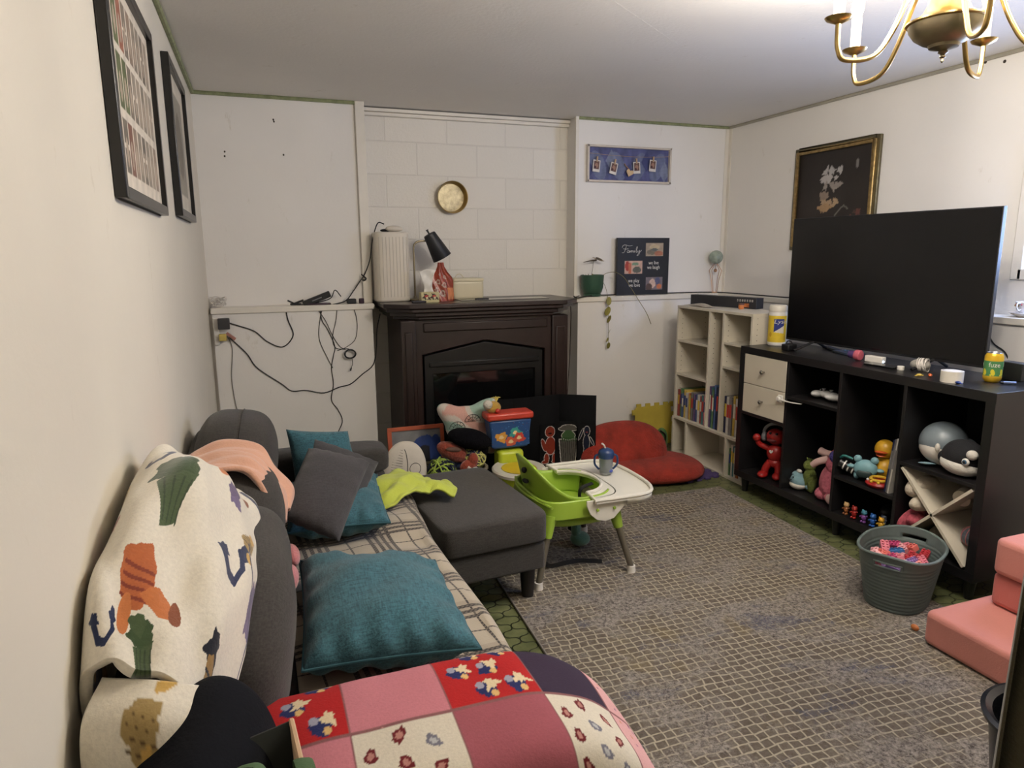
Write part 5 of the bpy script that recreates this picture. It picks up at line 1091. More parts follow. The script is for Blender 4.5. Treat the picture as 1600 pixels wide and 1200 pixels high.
# ============================================================ pink foam play couch
M_FOAM = mat('pink_velour', (196, 128, 118), .9, sheen=.1, var=.05, vs=5, bump=.15, bs=200); M_FOAM2 = mat('deeper_pink_velour', (188, 108, 100), .9, sheen=.1, var=.05, vs=5, bump=.15, bs=200)
def foam(nm, lab, x0, x1, y0, y1, z0, z1, m, p=.12):
    t = thing(nm, lab, 'foam cushion', ((x0+x1)/2, (y0+y1)/2, z0)); b = B(); b.prism([(x+(x0+x1)/2, y+(y0+y1)/2) for x, y in rrect((x1-x0)/2, (y1-y0)/2, .03)], z0, z1); b.build('cover', m, t, world=True, bevel=.02, seg=4); return t
foam('foam_cushion', 'large flat pink foam play-couch base lying on the rug edge at right', 2.145, 2.95, .86, 1.605, RZ+.001, .135, M_FOAM)
foam('foam_cushion', 'deeper pink foam block, lower of the two stacked on the pink base', 2.40, 2.95, 1.10, 1.56, .136, .258, M_FOAM2)
foam('foam_cushion', 'pale pink foam block, top of the two stacked on the pink base', 2.385, 2.95, 1.10, 1.555, .259, .392, M_FOAM)
q = Z(1429, 985, RZ); t = thing('small_toy', 'tiny orange toy poking out beside the corner of the pink foam base', 'toy', (q.x, q.y, RZ)); B().ell((0, 0, .012), (.01, .016, .012), n=14, m=8).build('body', mat('orange_plastic'), t)
# ============================================================ curtain and bin at the right edge
M_CUR = mat('dark_olive_curtain', (66, 60, 40), .9, bump=.3, bs=160, var=.1, sheen=.2)
t = thing('door_curtain', 'dark olive curtain hanging in folds at the right edge of the view, near the camera', 'curtain', (1.0, .56, 0))
q1 = Y(1573, 1050, .60); xc = q1.x
P = np.zeros((40, 90, 3))
for i in range(40):
    for j in range(90):
        s_ = j/89; z_ = .02+i/39*2.16; P[i, j] = (xc+.018+s_*.34+.012*math.sin(s_*40), .60-.10*s_+.028*math.sin(s_*26)+.006*math.sin(z_*3+s_*9), z_)
B().grid(P).build('cloth', M_CUR, t, world=True, solid=.004, off=0, angle=180)
B().tube([(xc-.05, .55, 2.2), (xc+.5, .45, 2.2)], .012, 10).build('rod', M_BLK, t, world=True)
B().tube([(xc+.42, .47, 2.2), (xc+.42, .47, ZC)], .006, 8).build('rod_hanger', M_BLK, t, world=True)
t = thing('waste_bin', 'black plastic waste bin partly hidden behind the olive curtain', 'bin', (1.695, .90, 0))
B().lathe([(.001, RZ), (.10, RZ), (.105, RZ+.01), (.135, .285), (.150, .292), (.152, .302), (.142, .306), (.128, .296), (.10, RZ+.02), (.001, RZ+.015)], n=48, sx=1.1).build('body', mat('black_glossy_plastic', (22, 24, 30), .25, spec=.6), t)
# ============================================================ black board and the things on the hearth
t = thing('display_board', 'black three-panel display board with drawn figures, standing in front of the fireplace at right', 'display board', (1.6, 3.76, 0))
M_CARD = mat('black_card', (20, 20, 21), .95, var=.1, spec=.1); PBC = painted('drawn_black_card', .95, .05, 100, 0, .1)
pts = [(1.20, 3.80), (1.385, 3.78), (1.70, 3.80), (1.895, 3.68)]; HB = .53
for (a, b_) in zip(pts[:-1], pts[1:]):
    dv = Vector((b_[0]-a[0], b_[1]-a[1])); l_ = dv.length; pnl = thing  # one folding panel
    o = B().add([(a[0], a[1], .002), (b_[0], b_[1], .002), (b_[0], b_[1], HB), (a[0], a[1], HB)], [(0, 1, 2, 3)]).build('panel', M_CARD, t, world=True, solid=.005, off=-1)
# simple chalk-outlined shapes: a brick-red doll, a ribbed grey bin with a green plant, a navy doll
def cut(cvs, pxs, w_, h_):
    pass
def card(c, px, py0, py1, ratio, ya):   # drawn area upright on the board, bottom at py1
    a = Y(px, py1, ya); b2 = Y(px, py0, ya); h_ = b2.z-a.z; w_ = h_*ratio; return a, w_, h_
def drawn(c, a, w_, h_, yl, yr):
    P = panel(c, (a.x-w_/2, yl, a.z), (w_, yr-yl, 0), (0, 0, h_)); B().grid(P).build('drawing', PBC, t, world=True, col=c.flat(), smooth=False)
WHT = (196, 190, 182); BGK = (21, 21, 22)
c = Canvas(70, 110, BGK, asp=.6)
def outl(c, shapes):
    for sh in shapes: c.ell(sh[0], sh[1], sh[2]+.022, sh[3]+.014, WHT, *sh[5:])
    for sh in shapes: c.ell(*sh[:4], sh[4], *sh[5:])
RDD = (128, 50, 36); outl(c, [(.45, .80, .20, .13, RDD), (.47, .45, .22, .22, RDD), (.30, .14, .10, .12, RDD), (.66, .13, .10, .12, RDD), (.70, .045, .16, .04, RDD), (.24, .05, .14, .04, RDD), (.18, .48, .08, .16, RDD, .3), (.82, .44, .08, .15, RDD, -.3)])
c.ell(.47, .45, .20, .20, RDD).ell(.45, .76, .08, .02, (30, 20, 20)); 
a, w_, h_ = card(c, 868, 662, 724, .6, 3.775); drawn(c, Vector((1.640, 0, a.z)), w_, h_, 3.784, 3.784)
c = Canvas(80, 120, BGK, asp=.6); GRY, GN = (86, 82, 76), (62, 90, 54)
c.poly([(.22, .02), (.78, .02), (.86, .58), (.14, .58)], WHT).poly([(.245, .035), (.755, .035), (.83, .565), (.17, .565)], GRY)
for k in range(8): c.line([(.28+k*.063, .05), (.22+k*.08, .55)], .006, (44, 42, 40))
outl(c, [(.5, .66, .24, .10, GN), (.5, .82, .36, .05, GRY), (.5, .86, .26, .05, GRY)]); c.ell(.5, .72, .17, .07, GN)
for k in range(7): c.poly([(.24+k*.08, .62), (.28+k*.08, .50), (.32+k*.08, .62)], (52, 80, 46))
a, w_, h_ = card(c, 880, 660, 726, .62, 3.74); drawn(c, Vector((1.745, 0, a.z)), w_*.95, h_, 3.784, 3.732)
c = Canvas(60, 120, BGK, asp=.5); NVV = (30, 34, 48)
outl(c, [(.5, .82, .16, .12, NVV), (.48, .52, .17, .20, NVV), (.40, .22, .07, .18, NVV), (.60, .22, .07, .18, NVV), (.30, .06, .16, .035, NVV), (.72, .06, .16, .035, NVV), (.18, .74, .05, .16, NVV, -.4), (.78, .56, .05, .12, NVV, .5)])
c.ell(.48, .52, .15, .18, NVV).ell(.5, .82, .13, .10, NVV).ell(.5, .79, .07, .015, (150, 70, 60))
a, w_, h_ = card(c, 907, 662, 722, .5, 3.72); drawn(c, Vector((1.842, 0, a.z)), w_*.85, h_, 3.717, 3.677)
# orange-framed blue picture leaning against the mantel
t = thing('leaning_picture', 'orange-framed picture with a bright blue shape, leaning low against the fireplace', 'picture', (.80, 3.74, 0))
Mx = Matrix.Translation((.80, 3.76, .002)) @ Euler((-.16, 0, .0)).to_matrix().to_4x4()
b = B(); b.M = Mx; b.box(-.165, .165, 0, .018, 0, .022).box(-.165, .165, 0, .018, .388, .41).box(-.165, -.143, 0, .018, .022, .388).box(.143, .165, 0, .018, .022, .388).build('frame', mat('orange_frame', (172, 82, 50), .45), t, world=True, bevel=.002)
c = Canvas(70, 80, (120, 120, 122)); c.ell(.62, .62, .36, .26, (32, 58, 120), .2, .06, 2).ell(.66, .52, .2, .22, (24, 24, 34)).ell(.3, .4, .25, .3, (40, 70, 136)).ell(.9, .6, .14, .3, (36, 60, 124)); c.noise(.15, 24, 3)
b = B(); b.M = Mx; b.grid(panel(c, (-.143, .008, .022), (.286, 0, 0), (0, 0, .366))); b.build('print', PRT, t, world=True, col=c.flat(), smooth=False)
# cream oval cushion with drawn lines
t = thing('oval_cushion', 'cream oval cushion drawn with black curved lines, leaning behind the ottoman', 'cushion', (.67, 3.52, 0))
Mx = Matrix.Translation((.655, 3.46, .235)) @ Euler((-.12, .12, .0)).to_matrix().to_4x4()
b = B(); b.M = Mx; b.ell((0, 0, 0), (.118, .05, .185), n=40, m=26, p=.9); b.build('cushion', mat('cream_canvas_cloth', (204, 196, 182), .9), t, world=True, angle=180)
def surf(u, v): rr_ = 1-(u/.118)**2-(v/.185)**2; return Mx @ Vector((u, -.0515*math.sqrt(max(0, rr_))**.9-.001, v))
b = B(); M_INK = mat('black_ink', (18, 18, 18), .7, var=0)
arc = [(-.005+.06*math.cos(a)*.5+.01, .15*math.sin(a)) for a in np.linspace(-1.3, 1.3, 26)]; b.tube([surf(u-.03, v) for u, v in arc], .0016, 5)
for k in range(22):
    v = -.14+k*.0133; u0 = .012-.0; b.tube([surf(-.085*math.sqrt(max(.02, 1-(v/.17)**2)), v+.004), surf(-.05*math.sqrt(max(.05, 1-(v/.17)**2)), v), surf(-.025, v-.003)], .0009, 4)
for u, v, r in ((.045, .045, .030), (.050, -.03, .032)): b.tube([surf(u+r*math.cos(a), v+r*math.sin(a)) for a in np.linspace(0, 2*math.pi, 28, endpoint=False)], .0014, 5, closed=True)
b.build('ink_lines', M_INK, t, world=True)
# wicker basket of soft things
M_WK = mat('grey_wicker', (118, 110, 88), .85, var=.25, vs=40, bump=.6, bs=120)
wk = thing('wicker_basket', 'grey wicker basket of soft toys and yarn, between the ottoman and the fireplace', 'basket', (.925, 3.53, 0))
wy = .0
def ov(r_, z, wv=0, ph=0): return [((.182+r_)*math.copysign(abs(math.cos(a))**.7, math.cos(a))*(1+wv*math.sin(a*26+ph)), (.125+r_)*math.copysign(abs(math.sin(a))**.7, math.sin(a))*(1+wv*math.sin(a*26+ph)), z) for a in np.linspace(0, 2*math.pi, 104, endpoint=False)]
b = B()
for k in range(17): b.tube(ov(.0+.0008*k, .008+k*.0128, .014, math.pi*(k % 2)), .0058, 5, closed=True)
b.tube(ov(.014, .226, .01), .010, 6, closed=True).build('woven_wall', M_WK, wk)
B().prism([(x, y) for x, y, z in ov(0, 0)], .001, .012).build('bottom', M_WK, wk)
def wyarn(nm, lab, p, r, cols, seed, stuffn=60):
    t = thing(nm, lab, 'yarn', p); rr2 = random.Random(seed)
    for ci, cc in enumerate(cols):
        b = B()
        for k in range(26 if ci else 34):
            ax = Vector((rr2.gauss(0, 1), rr2.gauss(0, 1), rr2.gauss(0, 1))).normalized(); e1 = ax.orthogonal().normalized(); e2 = ax.cross(e1); R_ = r*rr2.uniform(.86, 1.08); off = ax*rr2.uniform(-.4, .4)*r
            pts = [off+e1*R_*.92*math.cos(a)+e2*R_*.92*math.sin(a) for a in np.linspace(0, rr2.uniform(3, 6), 16)]
            b.tube(pts, .0045, 5)
        b.build('strand_bundle', mat('yarn_%d_%d' % cc[:2], cc, .95, bump=.4, bs=200), t)
    B().ell((0, 0, 0), r*.86, n=16, m=10).build('core', mat('yarn_%d_%d' % cols[0][:2]), t)
wyarn('yarn_bundle', 'navy yarn bundle with lime strands at the left of the wicker basket', Vector((.855, 3.46, .235)), .075, [(26, 32, 50), (148, 170, 70)], 1)
wyarn('yarn_bundle', 'navy and pale yellow yarn bundle at the right of the wicker basket', Vector((1.055, 3.51, .275)), .062, [(24, 34, 62), (190, 186, 110)], 2)
wyarn('yarn_bundle', 'dark navy yarn bundle hanging over the front rim of the wicker basket', Vector((.90, 3.345, .16)), .065, [(20, 24, 40), (28, 36, 60)], 3)
t = thing('plush_toy', 'rust-red soft toy lying in the wicker basket under the black hat', 'plush toy', (.965, 3.52, .26)); M_RU = mat('rust_plush', (132, 54, 34), .95, sheen=.3, bump=.7, bs=90, var=.2)
B().ell((-.03, 0, .06), (.10, .05, .05), (0, .5, 0), 20, 12, .06).ell((.05, -.05, -.01), (.06, .035, .035), (0, -.3, .2), 18, 10, .06).ell((.07, -.06, .02), (.03, .025, .04), n=14, m=8).build('body', M_RU, t)
B().ell((-.035, -.045, .085), (.045, .012, .014), (0, .15, 0), 16, 8).build('brown_face', mat('brown_felt', (96, 70, 58), .9), t)
t = thing('tassel', 'red and white tassel hanging over the wicker basket rim', 'tassel', (1.01, 3.375, .17)); b = B(); rr2 = random.Random(4)
for k in range(16): b.tube([(rr2.uniform(-.008, .008), 0, .07), (rr2.uniform(-.02, .02), -.012, .03), (rr2.uniform(-.026, .026), -.014, -.01)], .003, 5, smooth=6)
b.build('threads', mat('red_thread', (180, 44, 34), .9), t); B().tube([(-.03, 0, .10), (-.01, -.006, .085), (.01, -.004, .09), (.035, 0, .08)], .008, 6, smooth=14).build('white_cord', mat('white_cord', (206, 196, 184), .9), t)
t = thing('felt_hat', 'fuzzy black hat resting on the soft toys in the wicker basket', 'hat', (1.03, 3.53, .33)); M_HB = mat('black_fuzz', (14, 13, 17), 1, bump=1, bs=120, spec=.1)
B().ell((0, -.03, .06), (.125, .07, .055), (0, .30, 0), 28, 14, .06, 4).ell((.075, -.01, -.01), (.035, .04, .05), n=16, m=10, noise=.08).build('crown', M_HB, t, angle=180)
B().ell((.05, .02, -.06), (.06, .05, .04), n=16, m=10).build('grey_mesh_band', mat('grey_mesh', (88, 84, 80), .8, var=.4, vs=120, bump=.8, bs=150), t)
t = thing('plush_toy', 'blue and white soft toy in the wicker basket beside the yellow yarn', 'plush toy', (1.0, 3.55, .24)); B().ell((0, 0, 0), (.05, .045, .045), n=18, m=10, noise=.08).build('body', mat('blue_plush', (56, 78, 124), .95, sheen=.3, bump=.6, bs=120, var=.3), t)
# star pillow
t = thing('star_pillow', 'white star-shaped cushion with pastel swirls standing on the wicker basket', 'cushion', (1.0, 3.68, .23))
n, m_ = 120, 20; C0 = Vector((1.05, 3.66, .425)); V = []; Fs = []; colr = []
lob = [(.62, .215), (2.45, .185), (3.9, .10), (-.75, .235)]
def srad(a):
    r = .105
    for a0, L1 in lob:
        d_ = math.atan2(math.sin(a-a0), math.cos(a-a0)); r += (L1-.105)*math.exp(-(d_/.36)**2)
    return r*1.08
pc = [(206, 196, 184), (206, 160, 146), (158, 186, 170), (206, 196, 184), (212, 176, 160), (206, 198, 186)]
for s_ in (-1, 1):
    for i in range(m_+1):
        f = math.sin(i/m_*math.pi/2)
        for k in range(n):
            a = 2*math.pi*k/n; r = srad(a)*f; h_ = .052*math.sqrt(max(0, 1-f**2.6)); V.append((C0.x+r*math.cos(a), C0.y+s_*h_, C0.z+r*math.sin(a)))
            x, z = r*math.cos(a), r*math.sin(a); w_ = math.sin(x*22+3*math.sin(z*18))+math.sin(z*26+2*math.sin(x*20)); colr.append(L(pc[1] if w_ > .9 else pc[2] if w_ < -.8 else pc[0]))
for q_ in range(2):
    o_ = q_*(m_+1)*n
    for i in range(m_):
        for k in range(n): j = (k+1) % n; f_ = (o_+i*n+k, o_+i*n+j, o_+(i+1)*n+j, o_+(i+1)*n+k); Fs.append(f_ if q_ else tuple(reversed(f_)))
B().add(V, Fs).build('cushion', painted('pastel_swirl_cloth', .85, .15, 120, .2), t, world=True, col=np.array(colr), angle=180)
b = B()
for cx_, cz_ in ((-.06, .0), (.03, .035)):
    for k in range(7): a = k/6*math.pi; b.tube([Vector((C0.x+cx_, C0.y-.056, C0.z+cz_)), Vector((C0.x+cx_+.045*math.cos(a), C0.y-.054, C0.z+cz_+.045*math.sin(a)*.9))], .001, 4)
    b.tube([Vector((C0.x+cx_+.045*math.cos(a), C0.y-.054, C0.z+cz_+.04*math.sin(a))) for a in np.linspace(0, math.pi, 12)], .0014, 4); b.tube([Vector((C0.x+cx_+.026*math.cos(a), C0.y-.056, C0.z+cz_+.024*math.sin(a))) for a in np.linspace(0, math.pi, 10)], .0012, 4)
b.build('ink_lines', M_INK, t, world=True)
# potty chair
pt = thing('potty_chair', 'toddler potty with a blue tank, red lid and lime base, by the black board', 'potty', (1.27, 3.40, 0), 0)
M_PL_ = mat('lime_yellow_plastic', (182, 196, 50), .35); M_PW = mat('warm_white_plastic', (212, 206, 192), .35); M_PR = mat('coral_red_plastic', (194, 66, 50), .35)
B().lathe([(.10, 0), (.112, .006), (.12, .10), (.135, .19), (.142, .218), (.12, .222), (.05, .222)], (0, -.03, 0), 40, sx=1.0, sy=1.12).build('base', M_PL_, pt)
B().box(-.075, .075, .08, .19, .0, .30).build('tank_stand', M_PL_, pt, bevel=.02)
s_ = B(); s_.lathe([(.095, .222), (.10, .232), (.145, .236), (.152, .228), (.150, .212), (.138, .208)], (0, -.03, 0), 40, sx=.98, sy=1.1).build('seat_ring', M_PW, pt)
B().lathe([(.098, .234), (.088, .225), (.075, .17), (.001, .155)], (0, -.03, 0), 32, sx=.98, sy=1.1).build('inner_bowl', mat('yellow_bowl_plastic', (208, 178, 40), .35), pt)
B().prism([(-.105, .31), (.105, .31), (.128, .475), (-.128, .475)], .10, .20, 'xz').build('tank', mat('blue_tank_plastic', (36, 70, 118), .4), pt, bevel=.012)
c = Canvas(80, 56, (34, 72, 124), asp=1.4); rr = random.Random(6)
for k in range(40): c.ell(rr.random(), rr.random(), .012, .018, rr.choice([(90, 140, 190), (60, 110, 170), (120, 60, 50)]))
for u, v, cc in ((.25, .4, (210, 150, 60)), (.62, .55, (60, 150, 140)), (.72, .32, (190, 60, 44)), (.5, .18, (196, 90, 60))): c.ell(u, v, .15, .2, cc, 0, .15, u*9).ell(u, v, .06, .08, (226, 200, 150), 0, .1)
B().grid(panel(c, (-.112, .0985, .325), (.224, 0, 0), (0, 0, .135))).build('printed_panel', PRT, pt, col=c.flat(), smooth=False)
B().box(-.138, .138, .09, .21, .475, .515).build('tank_lid', M_PR, pt, bevel=.012)
t = thing('plush_toy', 'small yellow soft toy with a white bobble sitting on the red tank lid', 'plush toy', (1.18, 3.54, .516))
B().ell((0, 0, .03), (.045, .035, .035), n=18, m=10, noise=.06).build('body', mat('yellow_plush', (186, 146, 60), .95, sheen=.3, bump=.6, bs=130), t); B().ell((-.035, -.015, .05), .027, n=16, m=10).build('white_bobble', mat('white_fluff', (214, 206, 192), .95, bump=.8, bs=140), t)
B().ell((.015, -.035, .015), .014, n=12, m=8).build('red_nub', mat('red_plastic'), t)
b = B()
for k in range(5): b.tube([(.02, .0, .06), (.02+.006*(k-2), 0, .085), (.015+.014*(k-2), -.004, .092-abs(k-2)*.004)], .0025, 5)
b.build('yellow_tuft', mat('pale_yellow_yarn', (206, 190, 100), .9), t)
# ============================================================ toys in the shelving unit (shelf surfaces: bottoms .13, .489, .644, .318)
def onshelf(px, py, z, back=0):      # point of a shelf surface seen at a pixel
    q = Z(px, py, z); return Vector((q.x+back, q.y, z+.0005))
M_TR = mat('red_toy_plastic', (150, 28, 26), .35, var=.05); M_TY = mat('yellow_toy_plastic', (204, 164, 44), .35); M_TP = mat('purple_toy_plastic', (70, 50, 96), .4)
# red dancing toy with headphones
zc = .13; t = thing('dancing_toy', 'red plastic toy figure wearing grey and yellow headphones, in the lower left cube', 'toy', (2.665, 2.98, zc), .55); t.scale = (.93, .93, .93)
b = B()
b.ell((0, 0, .155), (.042, .05, .055), n=24, m=16).ell((0, .0, .095), (.038, .045, .03), n=20, m=10)
b.tube([(-.01, .02, .10), (-.015, .045, .06), (-.02, .05, .03)], [.024, .022, .022], 12, smooth=12).ell((-.035, .055, .022), (.045, .03, .022), n=20, m=12)
b.tube([(-.01, -.02, .10), (-.015, -.03, .06), (-.02, -.03, .03)], [.024, .022, .022], 12, smooth=12).ell((-.035, -.03, .022), (.045, .028, .022), (0, 0, .2), n=20, m=12)
b.tube([(0, .04, .18), (-.02, .085, .20), (-.03, .10, .225)], [.018, .016, .015], 12, smooth=12).ell((-.035, .104, .245), (.02, .024, .024), n=16, m=10)
b.tube([(0, -.04, .18), (-.005, -.075, .15), (-.01, -.08, .11)], [.018, .016, .015], 12, smooth=12)
b.build('body', M_TR, t)
h = B().ell((-.005, .0, .26), (.048, .056, .05), n=24, m=16).build('head', M_TR, t)
B().ell((-.048, .012, .243), (.014, .03, .012), n=16, m=8).build('muzzle', mat('dark_red_felt', (90, 18, 20), .6), h)
for y_ in (-.014, .022): B().ell((-.042, y_, .285), .008, n=12, m=8).build('eye', mat('small_black_bead', (16, 16, 18), .2), h)
B().tube([(0, .066, .25), (0, .072, .29), (0, .045, .325), (0, 0, .338), (0, -.045, .325), (0, -.072, .29), (0, -.066, .25)], .007, 8, smooth=40, flat=1.4).build('headband', mat('grey_headband', (112, 112, 114), .45), h)
for s_ in (-1, 1): B().lathe([(.012, 0), (.026, .004), (.03, .014), (.026, .024), (.001, .026)] if s_ > 0 else [(.001, -.026), (.026, -.024), (.03, -.014), (.026, -.004), (.012, 0)], (0, s_*.056, .25), 20, axis='y').build('ear_cup', M_TY if s_ < 0 else mat('grey_headband'), h)
hp = [(.012*(16*math.sin(a)**3)/16, .012*(13*math.cos(a)-5*math.cos(2*a)-2*math.cos(3*a)-math.cos(4*a))/16) for a in np.linspace(0, 2*math.pi, 24, endpoint=False)]
B().at((-.0405, .012, .172)).prism(hp, -.003, .003, 'yz').build('white_heart', mat('white_plastic'), t)
t = thing('toy_car', 'tiny red and white toy at the front edge beside the red figure', 'toy', onshelf(1212, 750, .13)+Vector((.02, 0, 0)))
B().ell((0, 0, .014), (.018, .022, .012), n=14, m=8).build('body', M_TR, t); B().tube([(-.018, -.018, .018), (-.02, 0, .026), (-.018, .018, .018)], .003, 6, smooth=10).build('white_trim', mat('white_plastic'), t)
# plush toys in the second cube
def plushp(nm, lab, p, parts, col, cat_='plush toy', bump=.6, fur=0):
    t = thing(nm, lab, cat_, p); b = B()
    for c, r, *rot in parts: b.ell(c, r, rot[0] if rot else (0, 0, 0), 26, 16, fur, len(parts))
    b.build('body', col, t, angle=180); return t
M_LB2 = mat('pale_blue_plush', (122, 156, 164), .9, bump=.3, bs=150, sheen=.1); M_WP = mat('white_plush', (206, 202, 192), .9, bump=.3, bs=150)
t = plushp('whale_plush', 'small pale blue whale soft toy with a smile, at the front of the second cube', onshelf(1240, 765, .13)+Vector((.03, 0, 0)), [((0, 0, .045), (.04, .048, .042), (.0, 0, 0)), ((0, .012, .075), (.026, .030, .022)), ((.005, -.06, .028), (.010, .016, .012))], M_LB2)
B().ell((-.004, 0, .026), (.040, .048, .025), n=24, m=12).build('white_belly', M_WP, t); B().ell((0, .0, .10), (.012, .018, .010), n=12, m=8).build('white_spout', M_WP, t)
B().tube([(-.041, .030, .058), (-.046, .018, .05), (-.044, .004, .058)], .0022, 5, smooth=10).build('smile', M_INK, t); B().ell((-.039, .0, .072), .004, n=8, m=6).build('eye', M_INK, t)
t = plushp('green_plush', 'shaggy moss-green soft toy standing behind the small blue whale', onshelf(1256, 772, .13)+Vector((.06, .025, 0)), [((0, 0, .06), (.035, .038, .065)), ((0, .012, .135), (.03, .032, .03)), ((-.02, -.03, .05), (.02, .02, .05))], mat('moss_green_fur', (98, 110, 48), .95, bump=1, bs=90, var=.3), fur=.14)
for k in range(4): B().tube([(0, .012+.008*(k-1.5), .158), (0, .014+.014*(k-1.5), .178)], .003, 5).build('tuft', mat('moss_green_fur'), t)
t = plushp('fluffy_plush', 'large fluffy pink soft toy with a blue-violet patch, leaning against the cube side', (2.69, 2.565, .1305), [((0, 0, .10), (.075, .075, .105)), ((0, -.015, .20), (.06, .06, .06)), ((-.035, -.035, .035), (.045, .05, .035)), ((-.03, .04, .035), (.045, .04, .035))], mat('fluffy_pink_fur', (178, 96, 110), .98, bump=1, bs=60, var=.3, vs=30), fur=.12)
B().ell((-.035, -.035, .245), (.035, .05, .035), (0, 0, 0), 20, 12, .15).build('violet_patch', mat('violet_fur', (70, 62, 128), .98, bump=1, bs=80, var=.3), t)
B().tube([(-.03, .03, .22), (-.06, .065, .20), (-.07, .09, .175)], [.02, .018, .016], 12, smooth=12).build('pale_arm', mat('pale_pink_felt', (192, 160, 154), .9), t)
B().ell((-.085, -.05, .04), (.010, .022, .026), n=16, m=8).build('paw_pad', mat('pale_pink_felt'), t)
t = plushp('red_plush', 'red soft toy with a pale pink arm lying on top of the fluffy pink toy', (2.74, 2.54, .40), [((0, 0, 0), (.05, .055, .045)), ((-.03, .03, -.02), (.035, .045, .02)), ((-.01, -.02, .045), (.03, .03, .03))], mat('red_felt_plush', (142, 34, 28), .95, bump=.6, bs=100), fur=.08)
B().tube([(-.03, .05, -.035), (-.05, .10, -.035), (-.055, .135, -.03)], [.018, .019, .02], 12, smooth=14).build('pale_arm', mat('pale_pink_felt'), t)
t = thing('support_pillow', 'dark folded cloth under the red soft toy at the back of the cube', 'cloth', (2.80, 2.57, .1305)); B().at((0, 0, .11)).ell((0, 0, 0), (.07, .07, .11), n=20, m=12, p=.7).build('cloth', mat('black_cloth', (18, 18, 20), .95), t)
# game controller on its shelf
q = onshelf(1278, 625, .644); t = thing('game_controller', 'white game controller lying on the upper shelf of the second cube', 'game controller', (q.x+.05, 2.655, .6445), math.radians(90))
M_CT = mat('matte_white_plastic', (206, 204, 200), .4, var=.02)
b = B(); b.ell((0, 0, .026), (.06, .032, .018), n=28, m=14, p=.85)
for s_ in (-1, 1): b.ell((s_*.055, .022, .024), (.026, .048, .018), (.12, 0, s_*.35), 24, 12)
b.build('shell', M_CT, t, angle=180)
for x_, y_ in ((-.022, .008), (.024, .012)): st = B().lathe([(.004, .040), (.005, .05), (.010, .052), (.010, .056), (.001, .057)], (x_, y_, 0), 14).build('thumbstick', mat('grey_rubber', (120, 120, 122), .7), t)
for x_, y_ in ((.048, -.01), (.058, 0), (.048, .01), (.038, 0)): B().lathe([(.0038, .038), (.0038, .046), (.001, .047)], (x_, y_, 0), 10).build('button', mat('grey_rubber'), t)
# third cube, upper
q = onshelf(1340, 745, .318); t = thing('striped_toy', 'black toy with white stripes and a teal end, at the left of the third cube', 'toy', (2.625, 2.42, .3185), rot=(.0, 0, .5))
B().tube([(0, .05, .06), (0, .01, .045), (0, -.05, .022)], [.026, .022, .018], 14).build('body', M_BLK, t)
for k in range(4): B().tube([(0, .03-k*.02, .053-k*.008), (0, .024-k*.02, .051-k*.008)], .0245-.001*k, 14).build('white_stripe', mat('white_plastic'), t)
B().tube([(-.0, .048, .085), (-.01, .03, .10), (-.012, -.01, .092)], .006, 8, smooth=10).build('teal_rib', mat('teal_plastic', (40, 110, 108), .4), t)
B().ell((0, -.06, .018), (.012, .018, .010), n=12, m=8).build('red_tip', M_TR, t)
q = onshelf(1366, 760, .318); t = plushp('blue_creature', 'light blue eared toy with a dark wide mouth on the third cube shelf', (2.645, 2.352, .3185), [((0, 0, .055), (.035, .052, .045)), ((0, .036, .10), (.014, .018, .018)), ((0, -.036, .10), (.014, .018, .018)), ((0, .062, .06), (.012, .018, .010)), ((0, -.062, .055), (.012, .018, .010)), ((0, .035, .02), (.018, .014, .02)), ((0, -.035, .02), (.018, .014, .02))], mat('light_blue_rubber', (116, 158, 166), .5, var=.03))
t.rotation_euler.z = .6
B().ell((-.028, 0, .036), (.012, .034, .018), n=20, m=10, p=.7).build('dark_mouth', mat('dark_slate_rubber', (34, 52, 52), .5), t)
q = onshelf(1380, 780, .318); t = thing('ring_toy', 'round red toy tambourine with a yellow ring at the front of the third cube shelf', 'toy', (2.635, 2.262, .3185))
B().lathe([(.03, 0), (.052, .004), (.058, .014), (.052, .024), (.03, .026)], n=32).build('base', M_TR, t); B().tube([(.036*math.cos(a), .036*math.sin(a), .034) for a in np.linspace(0, 2*math.pi, 30, endpoint=False)], .007, 8, closed=True).build('yellow_ring', M_TY, t)
for a in (2.4, 3.1, 3.8): B().ell((.047*math.cos(a), .047*math.sin(a), .027), .007, n=10, m=6).build('knob', M_TY if a > 3 else mat('white_plastic'), t)
t = thing('rubber_duck', 'yellow toy duck with an orange bill behind the leaning books in the third cube', 'toy', (2.735, 2.325, .3185), .5)
B().ell((0, 0, .055), (.06, .055, .058), n=26, m=16).ell((-.005, .005, .15), (.045, .045, .046), n=24, m=14).build('body', mat('duck_yellow', (196, 150, 36), .4), t)
B().ell((-.045, .012, .142), (.028, .028, .007), (0, .15, 0), 18, 8).ell((-.04, .012, .130), (.024, .022, .006), (0, -.2, 0), 18, 8).build('bill', mat('duck_orange', (196, 84, 40), .4), t)
for i, (yb, rgb, nm) in enumerate(((2.170, 'white', 'pale'), (2.182, 'grey', 'grey'), (2.194, 'navy', 'dark'))):
    th_ = .009
    book(KX+.02+.004*i, yb+.004, .3185, th_, .26-.006*i, .22, CN[rgb], f'{nm} thin picture book leaning against the right side of the third cube', .10+0*i, 'thin books leaning in the third cube', CN['grey'])
